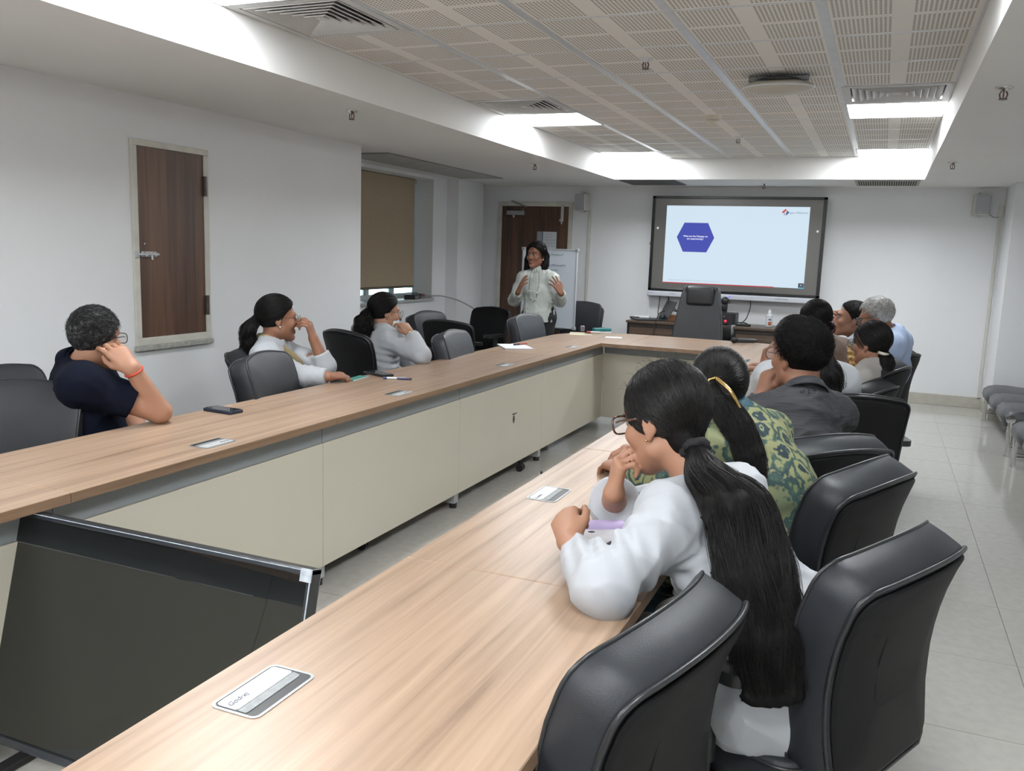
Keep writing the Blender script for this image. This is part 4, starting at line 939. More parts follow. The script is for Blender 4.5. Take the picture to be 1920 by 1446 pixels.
t = empty('sanitiser_bottle', (-1.085, 9.72, DZ), 0, 'clear sanitiser bottle with white cap and orange label on the desk', 'bottle')
MB().lathe([(0.0, 0), (0.036, 0), (0.039, 0.006), (0.039, 0.12), (0.032, 0.138), (0.015, 0.148), (0.014, 0.155), (0.0, 0.155)], n=24).obj('bottle', pm('clear_plastic', (0.62, 0.65, 0.68), 0.12, var=(8, 0.03), alpha=0.75), t, True)
MB().lathe([(0.0, 0.15), (0.018, 0.15), (0.018, 0.168), (0.013, 0.175), (0.013, 0.19), (0.0, 0.194)], n=18).obj('cap', WHITEPL, t, 'auto')
MB().lathe([(0.0395, 0.02), (0.0395, 0.11)], n=24).obj('label', pm('bottle_label', (0.60, 0.63, 0.67), 0.4, var=(6, 0.03)), t, True)
a0 = -PI / 2 + 0.35
V = [((0.0402 * math.cos(a0 + d)), 0.0402 * math.sin(a0 + d), z) for z in (0.025, 0.062) for d in np.linspace(-0.45, 0.45, 6)]
me = bpy.data.meshes.new('print'); me.from_pydata(V, [], [(k, k + 1, k + 7, k + 6) for k in range(5)]); me.update(); link('print', me, pm('label_orange', (0.36, 0.09, 0.03), 0.5, var=(20, 0.2)), t)
V = [((0.0402 * math.cos(a0 + d)), 0.0402 * math.sin(a0 + d), z) for z in (0.078, 0.094) for d in np.linspace(-0.4, 0.4, 6)]
me = bpy.data.meshes.new('print'); me.from_pydata(V, [], [(k, k + 1, k + 7, k + 6) for k in range(5)]); me.update(); link('print', me, pm('label_ink', (0.12, 0.15, 0.22), 0.5, var=(60, 0.5)), t)
# cables under the screen
CBL = pm('black_cable', (0.02, 0.02, 0.021), 0.5, var=(20, 0.1))
def cable(name, pts, r, label, n=30, mat=CBL):
    P = spline(pts, n); V, F = tube_np([P], [r], 6); me = poly_mesh(name, V, F, True); return tag(link(name, me, mat), label, 'cable')
cable('cable', [(-2.26, 9.98, 1.0), (-2.24, 9.99, 0.92), (-2.12, 9.97, 0.82), (-1.95, 9.95, 0.76), (-1.85, 9.85, 0.742)], 0.008, 'black cable hanging from the screen to the left media desk')
cable('cable', [(-2.36, 9.98, 1.0), (-2.365, 9.99, 0.9), (-2.37, 9.98, 0.80), (-2.33, 9.9, 0.742)], 0.005, 'thin dark cable hanging behind the open laptop')
cable('cable', [(-2.33, 9.75, 0.742), (-2.30, 9.8, 0.82), (-2.22, 9.85, 0.845), (-2.1, 9.85, 0.83), (-2.0, 9.83, 0.742)], 0.006, 'black cable looping over the wooden box')
cable('cable', [(-1.33, 9.98, 1.0), (-1.33, 9.99, 0.92), (-1.36, 9.96, 0.80), (-1.40, 9.80, 0.742)], 0.006, 'black cable hanging right of the amplifier')
cable('cable', [(-2.27, 9.47, 0.742), (-2.275, 9.455, 0.70), (-2.29, 9.45, 0.55), (-2.32, 9.44, 0.3)], 0.006, 'dark cable hanging down the front of the left media desk')
cable('floor_cable', [(-1.92, 5.12, 0.05), (-1.86, 5.0, 0.012), (-1.80, 4.5, 0.008), (-1.66, 4.0, 0.008), (-1.60, 3.6, 0.008), (-1.50, 3.2, 0.008), (-1.36, 2.75, 0.008), (-1.2, 2.3, 0.008), (-0.9, 2.05, 0.008)], 0.0085, 'black cable snaking over the floor between the two table runs', 60)
cable('sill_cable', [(-4.80, 8.60, 0.93), (-4.70, 8.72, 0.925), (-4.60, 8.85, 0.92), (-4.45, 9.05, 0.85), (-4.3, 9.25, 0.70), (-4.22, 9.45, 0.45), (-4.22, 9.6, 0.1), (-4.22, 9.75, 0.01)], 0.009, 'grey cable drooping from the window sill to the floor', 50, pm('grey_cord', (0.30, 0.30, 0.30), 0.5, var=(16, 0.06)))
t = empty('network_switch', (-4.76, 8.42, WZ0), 0.3, 'black power strip and tangled cables on the window sill', 'switch box')
MB().box((-0.06, -0.16, 0.0), (0.06, 0.16, 0.05), 0.004).obj('case', BLACKPL, t)
for k in range(4): MB().box((0.06, -0.13 + 0.07 * k, 0.012), (0.064, -0.09 + 0.07 * k, 0.036)).obj('socket', GREYPL, t)
MB().tube(spline([(0.06, -0.1, 0.03), (0.10, -0.04, 0.06), (0.08, 0.06, 0.03), (0.05, 0.22, 0.04), (0.03, 0.3, 0.008)], 24), 0.005, 6).tube(spline([(0.06, 0.1, 0.02), (0.09, 0.16, 0.05), (0.06, 0.26, 0.02), (0.0, 0.2, 0.055), (-0.02, 0.05, 0.055)], 24), 0.004, 6).obj('cable', CBL, t, True)
MB().tube(spline([(0.06, 0.05, 0.02), (0.1, 0.2, 0.04), (0.07, 0.3, 0.01)], 12), 0.004, 6).obj('red_plug', REDP, t, True)
t = empty('wall_fan_knob', (-4.55, 8.35, 0.0), 0, 'patterned paper tag on the wall under the window sill', 'tag')
t.name = 'wall_tag'; t.location = (XLA + 0.001, 8.02, 0.66)
MB().box((0.0, -0.09, -0.07), (0.004, 0.09, 0.07), 0.001).obj('plate', WHITEPL, t)
for k, (yy, zz) in enumerate([(-0.05, 0.03), (0.0, 0.0), (0.05, 0.035), (0.04, -0.04), (-0.04, -0.03)]): MB().ball((0.005, yy, zz), (0.002, 0.024, 0.018), 10).obj('print', INK, t)
# ================================================================== WHITEBOARD
wb = empty('whiteboard', (-3.375, 9.0, 0), 0.0, 'white marker board on a stand behind the standing woman', 'whiteboard')
WBS = pm('board_white', (0.62, 0.67, 0.74), 0.25, var=(2.5, 0.02)); FRM = pm('board_frame', (0.55, 0.57, 0.60), 0.3, 0.4, var=(10, 0.05))
MB().box((-0.31, -0.012, 0.645), (0.31, 0.012, 1.485)).obj('panel', WBS, wb)
MB().box((-0.322, -0.018, 0.632), (-0.306, 0.018, 1.498), 0.004).box((0.306, -0.018, 0.632), (0.322, 0.018, 1.498), 0.004).box((-0.322, -0.018, 1.482), (0.322, 0.018, 1.498), 0.004).box((-0.322, -0.018, 0.632), (0.322, 0.018, 0.648), 0.004).obj('frame', FRM, wb)
for x in (-0.314, 0.314):
    for z in (0.64, 1.49): MB().box((x - 0.018, -0.021, z - 0.018), (x + 0.018, 0.021, z + 0.018), 0.006).obj('corner_cap', GREYPL, wb)
for s in (-1, 1): MB().cyl((s * 0.22, 0.03, 0.8), (s * 0.3, 0.03 + 0.0, 0.0), 0.012, n=10).obj('leg', BLACKPL, wb)
MB().cyl((0, 0.03, 1.2), (0, 0.45, 0.0), 0.012, n=10).obj('leg', BLACKPL, wb)
MB().box((-0.2, -0.05, 0.612), (0.2, 0.0, 0.63), 0.003).obj('pen_tray', BLACKPL, wb)
MK = pm('marker_green', (0.04, 0.20, 0.17), 0.6, var=(20, 0.1)); MK2 = pm('marker_blue', (0.10, 0.14, 0.25), 0.6, var=(20, 0.1))
for k, (x0, x1, z, mm, amp, r) in enumerate([(0.0, 0.17, 1.435, MK, 0.008, 0.0028), (0.02, 0.19, 1.32, MK2, 0.009, 0.0022), (0.03, 0.10, 1.265, MK, 0.009, 0.0024), (0.05, 0.14, 1.20, MK, 0.006, 0.0015), (-0.28, -0.2, 1.43, MK, 0.006, 0.002)]):
    scribble(wb, x0, x1, z, -0.0135, amp, mm, 60 + k, r)
# ================================================================== IMPLICIT-SURFACE MODELLING (people)
f32 = np.float32
def A3(*v): return np.array(v, float)
def unit(v): v = np.asarray(v, float); return v / (np.linalg.norm(v) + 1e-12)
def d_rc(P, a, b, ra, rb):
    ba = (b - a).astype(f32); pa = P - a.astype(f32)
    t = np.clip(pa @ ba / f32(max(ba @ ba, 1e-9)), 0, 1)
    return np.linalg.norm(pa - t[:, None] * ba, axis=1) - (f32(ra) + f32(rb - ra) * t)
def d_ell(P, c, R, r):
    q = (P - c.astype(f32)) @ R.T.astype(f32)
    r = np.asarray(r, f32); k0 = np.linalg.norm(q / r, axis=1); k1 = np.linalg.norm(q / (r * r), axis=1)
    return k0 * (k0 - 1) / (k1 + 1e-6)
def d_fc(P, a, b, side, wa, na, wb, nb):
    """capsule with an elliptic section: half-width w along side, n across it"""
    ax = b - a; L = np.linalg.norm(ax); u = ax / L; s = side - u * (side @ u); s /= np.linalg.norm(s) + 1e-9; nn = np.cross(u, s)
    pa = P - a.astype(f32); h = pa @ u.astype(f32); t = np.clip(h / f32(L), 0, 1)
    W = f32(wa) + f32(wb - wa) * t; N = f32(na) + f32(nb - na) * t; mn = np.minimum(W, N); e = h - t * f32(L)
    q = np.sqrt((pa @ s.astype(f32) / W) ** 2 + (pa @ nn.astype(f32) / N) ** 2 + (e / mn) ** 2)
    return (q - 1) * mn
def smin(a, b, k):
    if k <= 0: return np.minimum(a, b)
    h = np.maximum(k - np.abs(a - b), 0) / k
    return np.minimum(a, b) - h * h * f32(k * 0.25)
def smax(a, b, k): return -smin(-a, -b, k)
def ev1(p, P, infl):
    if p[0] == 'rc': return d_rc(P, p[1], p[2], p[3] + infl, p[4] + infl)
    if p[0] == 'ell': return d_ell(P, p[1], p[2], np.asarray(p[3]) + infl)
    return d_fc(P, p[1], p[2], p[3], p[4] + infl, p[5] + infl, p[6] + infl, p[7] + infl)
def ev(prims, P, infl=0.0, kadd=0.0):
    d = None
    if len(P) > 2000 and len(prims) > 5:      # drop primitives that cannot matter for this clump of samples
        a, b = P.min(0), P.max(0); c = ((a + b) / 2)[None]; R = float(np.linalg.norm(b - a)) / 2
        dc = [9.0 if p[0] == 'cut' else float(ev1(p, c, infl)[0]) for p in prims]; ub = min(dc) + 2 * R + 0.09 + kadd
        q = [p for p, x in zip(prims, dc) if (p[0] == 'cut' and np.linalg.norm(c[0] - p[1]) < R + max(p[3]) + 0.03) or (p[0] != 'cut' and x <= ub)]
        if q and q[0][0] != 'cut': prims = q
    for p in prims:
        k = p[-1] + kadd
        if p[0] == 'rc': e = d_rc(P, p[1], p[2], p[3] + infl, p[4] + infl)
        elif p[0] == 'ell': e = d_ell(P, p[1], p[2], np.asarray(p[3]) + infl)
        elif p[0] == 'cut':
            d = smax(d, -d_ell(P, p[1], p[2], np.asarray(p[3])), k); continue
        else: e = d_fc(P, p[1], p[2], p[3], p[4] + infl, p[5] + infl, p[6] + infl, p[7] + infl)
        d = e if d is None else smin(d, e, k)
    return d
_C = np.array([[i, j, k] for i in (0, 1) for j in (0, 1) for k in (0, 1)])
_E = [(a, b) for a in range(8) for b in range(a + 1, 8) if np.abs(_C[a] - _C[b]).sum() == 1]
def mesh_sdf(fn, lo, hi, h, B=8, slack=0.02):
    """sparse surface nets: samples only the blocks near the surface"""
    lo = np.asarray(lo, float); n = np.ceil((np.asarray(hi) - lo) / h / B).astype(int) + 1
    bi = np.stack(np.meshgrid(*[np.arange(k) for k in n], indexing='ij'), -1).reshape(-1, 3)
    cen = (lo + (bi * B + B / 2) * h).astype(f32)
    dc = fn(cen); act = np.abs(dc) < 0.87 * B * h * 1.3 + slack
    D = np.empty(n * B + 1, f32)
    sg = np.where(dc < 0, f32(-1), f32(1)).reshape(n)
    D[:-1, :-1, :-1] = np.repeat(np.repeat(np.repeat(sg, B, 0), B, 1), B, 2); D[-1] = 1; D[:, -1] = 1; D[:, :, -1] = 1
    loc = np.stack(np.meshgrid(*[np.arange(B + 1)] * 3, indexing='ij'), -1).reshape(-1, 3)
    ab = bi[act]; ab = ab[np.lexsort((ab[:, 2] % 3, ab[:, 1] % 3, ab[:, 0] % 3, ab[:, 2] // 3, ab[:, 1] // 3, ab[:, 0] // 3))]
    CH = 18
    for c0 in range(0, len(ab), CH):
        g = ab[c0:c0 + CH, None, :] * B + loc[None]; g = g.reshape(-1, 3)
        v = fn((lo + g * h).astype(f32)); D[g[:, 0], g[:, 1], g[:, 2]] = v
    ins = D < 0
    cnt = np.zeros(np.array(D.shape) - 1, np.int8)
    for c in _C: cnt += ins[c[0]:c[0] + cnt.shape[0], c[1]:c[1] + cnt.shape[1], c[2]:c[2] + cnt.shape[2]]
    cells = np.argwhere((cnt > 0) & (cnt < 8))
    vid = np.full(cnt.shape, -1, np.int32); vid[tuple(cells.T)] = np.arange(len(cells))
    vals = np.stack([D[tuple((cells + c).T)] for c in _C], 1)
    acc = np.zeros((len(cells), 3)); num = np.zeros(len(cells))
    for a, b in _E:
        va, vb = vals[:, a], vals[:, b]; x = (va < 0) != (vb < 0)
        t = np.where(x, va / np.where(x, va - vb, 1), 0)
        acc += np.where(x[:, None], _C[a] + t[:, None] * (_C[b] - _C[a]), 0); num += x
    V = lo + (cells + acc / num[:, None]) * h
    F = []
    for ax in range(3):
        u, w = (ax + 1) % 3, (ax + 2) % 3
        s0 = [slice(0, -1)] * 3; s1 = [slice(0, -1)] * 3; s0[ax] = slice(0, -1); s1[ax] = slice(1, None)
        A = ins[tuple(s0)]; Bm = ins[tuple(s1)]
        e = np.argwhere(A != Bm); e = e[(e[:, u] > 0) & (e[:, w] > 0)]
        du = np.zeros(3, int); du[u] = 1; dw = np.zeros(3, int); dw[w] = 1
        q = np.stack([vid[tuple((e - du - dw).T)], vid[tuple((e - dw).T)], vid[tuple(e.T)], vid[tuple((e - du).T)]], 1)
        fl = A[tuple(e.T)]; q = np.where(fl[:, None], q, q[:, ::-1]); F.append(q[(q >= 0).all(1)])
    return V, np.concatenate(F)
def bounds(prims, pad):
    pts = []
    for p in prims:
        if p[0] == 'cut': continue
        if p[0] == 'ell': r = max(p[3]); pts += [p[1] - r, p[1] + r]
        else:
            r = max(x for x in p[3:-1] if np.isscalar(x)); pts += [p[1] - r, p[1] + r, p[2] - r, p[2] + r]
    pts = np.array(pts); return pts.min(0) - pad, pts.max(0) + pad
def wrinkle(P, seed, freq, amp, axis=(0, 0, 1), stretch=0.35, n=5):
    """soft cloth folds: sum of warped sines, compressed along axis"""
    rg = np.random.default_rng(seed); ax = unit(axis); out = np.zeros(len(P), f32)
    for i in range(n):
        k = rg.normal(size=3); k -= ax * (k @ ax) * (1 - stretch); k = unit(k) * freq * rg.uniform(0.6, 1.5)
        q = rg.normal(size=3) * freq * 0.35
        s = np.sin(P @ k.astype(f32) + rg.uniform(0, 6) + 1.6 * np.sin(P @ q.astype(f32) + rg.uniform(0, 6)))
        out += (1 - np.abs(s)) ** 2 - 0.35
    return (out * f32(amp / n * 1.6)).astype(f32)
def slv(S, E, Wr, t, b=1.0, wide=0.0):
    """sleeve primitives that stop part-way down the forearm"""
    S, E, Wr = [np.asarray(x, float) for x in (S, E, Wr)]
    return [('rc', S, E, 0.050 * b, 0.042 * b, 0.035), ('rc', E, E + (Wr - E) * t, 0.042 * b, (0.042 - 0.012 * t) * b + wide, 0.02)]
def elbow_folds(P, c, axis, r, wl, amp):
    d = np.linalg.norm(P - c.astype(f32), axis=1); ph = (P - c.astype(f32)) @ unit(axis).astype(f32)
    return (amp * np.exp(-(d / r) ** 2) * np.sin(ph * (2 * PI / wl))).astype(f32)
def obj_np(name, V, F, mat, parent): return link(name, mesh_np(name, V, F), mat, parent)
def strands_np(pts, rad, sides=3):
    """pts (S,K,3) polylines, rad (S,K): thin tubes, one quad mesh"""
    S_, K, _ = pts.shape
    T = np.gradient(pts, axis=1); T /= np.linalg.norm(T, axis=2, keepdims=True) + 1e-9
    up = np.array([0.31, 0.52, 0.79]); N = np.cross(T, up); N /= np.linalg.norm(N, axis=2, keepdims=True) + 1e-9; Bn = np.cross(T, N)
    a = np.arange(sides) * 2 * PI / sides
    V = pts[:, :, None] + rad[:, :, None, None] * (np.cos(a)[:, None] * N[:, :, None] + np.sin(a)[:, None] * Bn[:, :, None])
    idx = np.arange(S_ * K * sides).reshape(S_, K, sides); j = np.roll(np.arange(sides), -1)
    F = np.stack([idx[:, :-1], idx[:, :-1][:, :, j], idx[:, 1:][:, :, j], idx[:, 1:]], -1).reshape(-1, 4)
    return V.reshape(-1, 3), F

# ------------------------------------------------------------------ human kit
def skin_mat(name, rgb): return pm(name, srgb(*rgb), 0.5, var=(9, 0.06), bump=(160, 0.06), sss=0.08, spec=0.4)
HAIRB = pm('hair_black', (0.0062, 0.0056, 0.0054), 0.6, var=(30, 0.3), spec=0.10)
HAIRBS = pm('hair_strands_black', (0.0072, 0.0062, 0.0058), 0.42, var=(30, 0.4), spec=0.24)
EYEW = pm('eye_white', (0.22, 0.20, 0.19), 0.2, var=(30, 0.03)); EYED = pm('eye_iris', (0.012, 0.008, 0.006), 0.1, var=(60, 0.2))
class Head:
    def __init__(s, H, face, roll=0.0, pitch=0.0, scale=1.0):
        """face: horizontal heading the face points to; pitch < 0 looks down"""
        s.H = np.asarray(H, float); s.s = scale
        f = unit((face[0], face[1], 0)); r = np.array([f[1], -f[0], 0.0]); u = np.array([0, 0, 1.0])
        f, u = f * math.cos(pitch) + u * math.sin(pitch), u * math.cos(pitch) - f * math.sin(pitch)
        r, u = r * math.cos(roll) + u * math.sin(roll), u * math.cos(roll) - r * math.sin(roll)
        s.R = np.stack([r, f, u])          # rows: right, forward, up
    def w(s, p): return s.H + s.s * (np.asarray(p, float) @ s.R)
    def loc(s, P): return (P - s.H.astype(f32)) @ s.R.T.astype(f32) / f32(s.s)
def head_prims(h, female=True):
    R = h.R; k = h.s; W = h.w; I = []
    I.append(('ell', W((0, -0.012, 0.034)), R, np.array([0.074, 0.094, 0.086]) * k, 0.0))
    I.append(('ell', W((0, 0.03, -0.035)), R, np.array([0.058, 0.062, 0.078]) * k, 0.03 * k))
    for s in (-1, 1):
        I.append(('rc', W((s * 0.05, 0.005, -0.062)), W((s * 0.012, 0.07, -0.102)), 0.022 * k, 0.017 * k, 0.025 * k))
        I.append(('ell', W((s * 0.040, 0.064, -0.026)), R, np.array([0.022, 0.022, 0.022]) * k, 0.02 * k))
    I.append(('rc', W((-0.032, 0.079, 0.026)), W((0.032, 0.079, 0.026)), 0.013 * k, 0.013 * k, 0.018 * k))
    for s in (-1, 1): I.append(('cut', W((s * 0.031, 0.102, 0.004)), R, np.array([0.018, 0.0145, 0.009]) * k, 0.010 * k))
    I.append(('rc', W((0, 0.088, 0.012)), W((0, 0.108, -0.032)), 0.0075 * k, 0.0115 * k, 0.010 * k))
    for s in (-1, 1): I.append(('rc', W((s * 0.010, 0.096, -0.034)), W((s * 0.012, 0.094, -0.036)), 0.0075 * k, 0.007 * k, 0.006 * k))
    I.append(('rc', W((-0.017, 0.090, -0.062)), W((0.017, 0.090, -0.062)), 0.0065 * k, 0.0065 * k, 0.008 * k))
    I.append(('rc', W((-0.014, 0.090, -0.073)), W((0.014, 0.090, -0.073)), 0.0075 * k, 0.0075 * k, 0.004 * k))
    I.append(('ell', W((0, 0.080, -0.100)), R, np.array([0.019, 0.017, 0.015]) * k, 0.014 * k))
    for s in (-1, 1):
        er = np.stack([R[0] * 0.94 + R[1] * s * -0.34, R[1] * 0.94 + R[0] * s * 0.34, R[2]])
        I.append(('ell', W((s * 0.075, -0.014, -0.008)), er, np.array([0.0080, 0.017, 0.0275]) * k, 0.006 * k))
        I.append(('cut', W((s * 0.085, -0.009, -0.005)), er, np.array([0.006, 0.010, 0.017]) * k, 0.004 * k))
        I.append(('ell', W((s * 0.074, -0.006, -0.036)), R, np.array([0.007, 0.008, 0.009]) * k, 0.006 * k))
    return I
def hand_prims(W, fd, back, thumb, curl=(0.4, 0.4, 0.45, 0.5), spread=0.1, sc=0.95, tuck=0.3):
    """W wrist, fd towards the fingers, back = back-of-hand normal, thumb = +1/-1 side along back x fd"""
    x = unit(fd); z = np.asarray(back, float); z = unit(z - x * (z @ x)); y = np.cross(z, x) * thumb
    g = lambda a, b, c: np.asarray(W, float) + sc * (a * x + b * y + c * z)
    I = []
    kn = [(0.088, 0.030, 0.0), (0.092, 0.010, 0.003), (0.087, -0.010, 0.002), (0.079, -0.028, -0.003)]
    for i, q in enumerate(kn): I.append(('rc', g(0.0, 0.014 - 0.009 * i, 0), g(*q), 0.0175 * sc, 0.0128 * sc, 0.014 * sc if i else 0.0))
    I.append(('rc', g(0.015, 0.012, -0.008), g(0.05, 0.026, -0.012), 0.016 * sc, 0.013 * sc, 0.014 * sc))
    ln = [(0.042, 0.025, 0.020), (0.046, 0.028, 0.021), (0.043, 0.026, 0.020), (0.034, 0.020, 0.018)]
    for i, q in enumerate(kn):
        a = spread * (1.3 - 0.9 * i); p = np.array(q); c = curl[i]; ang = 0.0
        for j in range(3):
            ang += c * (1.15, 1.35, 0.9)[j]; d = np.array([math.cos(ang) * math.cos(a), math.cos(ang) * math.sin(a), -math.sin(ang)])
            e = p + d * ln[i][j]; r0 = (0.0098, 0.0088, 0.0080)[j]; r1 = (0.0088, 0.0080, 0.0068)[j]
            I.append(('rc', g(*p), g(*e), r0 * sc, r1 * sc, 0.004 * sc)); p = e
    t0 = (0.022, 0.024, -0.006); t1 = (0.052, 0.050 - 0.018 * tuck, -0.012 - 0.012 * tuck); t2 = (0.082, 0.058 - 0.035 * tuck, -0.018 - 0.018 * tuck); t3 = (0.106, 0.056 - 0.05 * tuck, -0.022 - 0.02 * tuck)
    for a, b, r0, r1, kk in ((t0, t1, 0.0145, 0.0115, 0.012), (t1, t2, 0.0112, 0.0098, 0.004), (t2, t3, 0.0098, 0.0078, 0.004)): I.append(('rc', g(*a), g(*b), r0 * sc, r1 * sc, kk * sc))
    return I
RAD = np.array([0.074, 0.094, 0.086]); CEN = np.array([0, -0.012, 0.034])
def scalp_mask(q, fem=True, low=-0.086):
    """>0 outside the hair: forehead/temple plane, ear-nape plane, nape"""
    x, y, z = q[:, 0], q[:, 1], q[:, 2]
    p1 = 0.84 * y - 0.545 * z - (0.020 if fem else 0.016) + 1.6 * np.maximum(np.abs(x) - 0.045, 0) * 0.35
    p2 = 0.70 * y - 0.71 * z - 0.028
    return np.maximum(np.maximum(p1, np.where(z < 0.01, p2, -1)), low - z)
def hair_cap(h, t, fem=True, low=-0.086, groove=0.0, gdir=None, vox=0.004, extra=None, part=False):
    th = np.array([t, t, t * 1.05])
    def fn(Q):
        d = d_ell(Q, CEN, np.eye(3), RAD + th)
        if extra:
            for e in extra: d = smin(d, d_ell(Q, np.array(e[0], float), np.eye(3), e[1]), 0.02)
        d = smax(d, scalp_mask(Q, fem, low).astype(f32), 0.012)
        if groove: d = d - wrinkle(Q, 5, 190, groove, gdir if gdir is not None else (0, 1, 0), 0.06, 4)
        if part: d = d + f32(0.004) * np.exp(-(Q[:, 0] / 0.004) ** 2) * (Q[:, 2] > 0.06)
        return d
    V, F = mesh_sdf(fn, (-0.13, -0.15, -0.14), (0.13, 0.13, 0.16), vox, slack=0.03)
    return h.H + h.s * (V @ h.R), F
def scalp_points(n, fem=True, low=-0.086, seed=1):
    rg = np.random.default_rng(seed); out = []
    while len(out) < n:
        d = rg.normal(size=(n * 3, 3)); d /= np.linalg.norm(d, axis=1, keepdims=True); q = CEN + d * RAD * 1.06
        out += list(d[scalp_mask(q, fem, low) < -0.004])
    return np.array(out[:n])
def pulled_strands(h, tie, n, t, fem=True, seed=1, K=11, r=0.0011, low=-0.086):
    """strands lying on the scalp and running to the tie point (head-local)"""
    rg = np.random.default_rng(seed); r0 = scalp_points(n, fem, low, seed); td = unit((np.array(tie) - CEN) / RAD)
    s = np.linspace(0, 1, K); dot = np.clip(r0 @ td, -0.999, 0.999); om = np.arccos(dot)[:, None]
    jit = unit(td + rg.normal(size=(1, 3)) * 0.0); wv = rg.normal(size=(n, 3)) * 0.05
    D = (np.sin((1 - s) * om) / np.sin(om))[..., None] * r0[:, None] + (np.sin(s * om) / np.sin(om))[..., None] * td
    D = D + wv[:, None] * np.sin(s * PI)[None, :, None]; D /= np.linalg.norm(D, axis=2, keepdims=True)
    off = 1 + (t * rg.uniform(0.9, 1.18, n)[:, None, None]) / 0.085
    Q = CEN + D * RAD * off
    wt = np.clip((s - 0.72) / 0.28, 0, 1); wt = (wt * wt * (3 - 2 * wt))[None, :, None]
    tp = np.asarray(tie, float)
    if np.linalg.norm((tp - CEN) / RAD) > 1.12: Q = Q * (1 - wt) + (tp + rg.normal(size=(n, 1, 3)) * 0.009) * wt
    rad = np.full((n, K), r) * rg.uniform(0.6, 1.2, n)[:, None]
    return h.H + h.s * (Q @ h.R), rad * h.s
def short_strands(h, n, length, t, fem=False, seed=3, K=5, r=0.0013, comb=(0.3, 0.6, 0.1), lift=0.35, low=-0.088, curl=0.0):
    rg = np.random.default_rng(seed); d = scalp_points(n, fem, low, seed); base = CEN + d * (RAD + t * 0.8)
    c = np.array(comb) + rg.normal(size=(n, 3)) * 0.35
    down = np.array([0, -0.2, -1.0]); wgt = np.clip((0.03 - base[:, 2]) / 0.06, 0, 1)[:, None]
    c = c * (1 - wgt) + (down + rg.normal(size=(n, 3)) * 0.15) * wgt
    tn = c - d * (c * d).sum(1, keepdims=True); tn /= np.linalg.norm(tn, axis=1, keepdims=True) + 1e-6
    L = length * rg.uniform(0.6, 1.2, n) * (1 - 0.68 * wgt[:, 0]); s = np.linspace(0, 1, K)
    side = np.cross(d, tn); ph = rg.uniform(0, 6, n)
    P = base[:, None] + (L[:, None] * s)[..., None] * tn[:, None] + (lift * L[:, None] * (s - s * s * 0.85) * (1 - 0.7 * wgt))[..., None] * d[:, None] + (curl * np.sin(s[None] * 7 + ph[:, None]))[..., None] * side[:, None]
    rad = np.full((n, K), r) * np.linspace(1, 0.35, K) * rg.uniform(0.7, 1.2, n)[:, None]
    return h.H + h.s * (P @ h.R), rad * h.s
def tail_strands(guides, n, seed, r=0.0011, K=26, wave=0.006, waves=2.5, frizz=0.003, endspread=1.0, short=0.25, locks=0.35):
    """guides: (points, half-widths, half-depths, lateral vector); strands fill the tapering bundle"""
    rg = np.random.default_rng(seed); P, Wd, Dp, lat = guides
    C = spline(P, K); u = np.linspace(0, len(P) - 1, K); W_ = np.interp(u, range(len(P)), Wd); D_ = np.interp(u, range(len(P)), Dp)
    T = np.gradient(C, axis=0); T /= np.linalg.norm(T, axis=1, keepdims=True)
    Lt = lat - T * (T @ lat)[:, None]; Lt /= np.linalg.norm(Lt, axis=1, keepdims=True); Nn = np.cross(T, Lt)
    ang = rg.uniform(0, 2 * PI, n); rr = rg.uniform(0, 1, n) ** 0.4; a = rr * np.cos(ang); b = rr * np.sin(ang)
    lens = 1 - short * rg.uniform(0, 1, n) ** 2; s = np.linspace(0, 1, K)[None] * lens[:, None]
    def samp(X):
        x = s * (K - 1); i = np.clip(x.astype(int), 0, K - 2); t = (x - i)
        if X.ndim == 1: return X[i] * (1 - t) + X[i + 1] * t
        return X[i] * (1 - t)[..., None] + X[i + 1] * t[..., None]
    NC = 26; ca = rg.uniform(0, 2 * PI, NC); cr_ = rg.uniform(0.2, 1, NC) ** 0.5; cx_, cy_ = cr_ * np.cos(ca), cr_ * np.sin(ca)
    clump = ((a[:, None] - cx_) ** 2 + (b[:, None] - cy_) ** 2).argmin(1); ph = rg.uniform(0, 6.28, NC)[clump][:, None] + rg.normal(size=(n, 1)) * 0.25; ph2 = rg.uniform(0, 6.28, NC)[clump][:, None]
    lens = lens * (1 - 0.14 * rg.uniform(0, 1, NC)[clump]); s = np.linspace(0, 1, K)[None] * lens[:, None]
    gw = np.minimum(s * 3, 1)
    lk = locks * s ** 1.5; am = a[:, None] * (1 - lk) + cx_[clump][:, None] * lk; bm_ = b[:, None] * (1 - lk) + cy_[clump][:, None] * lk
    oa = am * samp(W_) + wave * gw * np.sin(2 * PI * waves * s + ph) + frizz * rg.normal(size=(n, 1)) * s
    ob = bm_ * samp(D_) + wave * 0.6 * gw * np.cos(2 * PI * waves * s + ph2) + frizz * rg.normal(size=(n, 1)) * s
    Q = samp(C) + oa[..., None] * samp(Lt) + ob[..., None] * samp(Nn)
    rad = np.full((n, K), r) * np.linspace(1, 0.5, K) * rg.uniform(0.6, 1.25, n)[:, None]
    return Q, rad
def tail_core(guides, shrink=0.8, k=0.03):
    P, Wd, Dp, lat = guides; I = []
    for i in range(len(P) - 1):
        I.append(('fc', np.array(P[i], float), np.array(P[i + 1], float), np.array(lat, float), Wd[i] * shrink, Dp[i] * shrink, Wd[i + 1] * shrink, Dp[i + 1] * shrink, k))
    return I
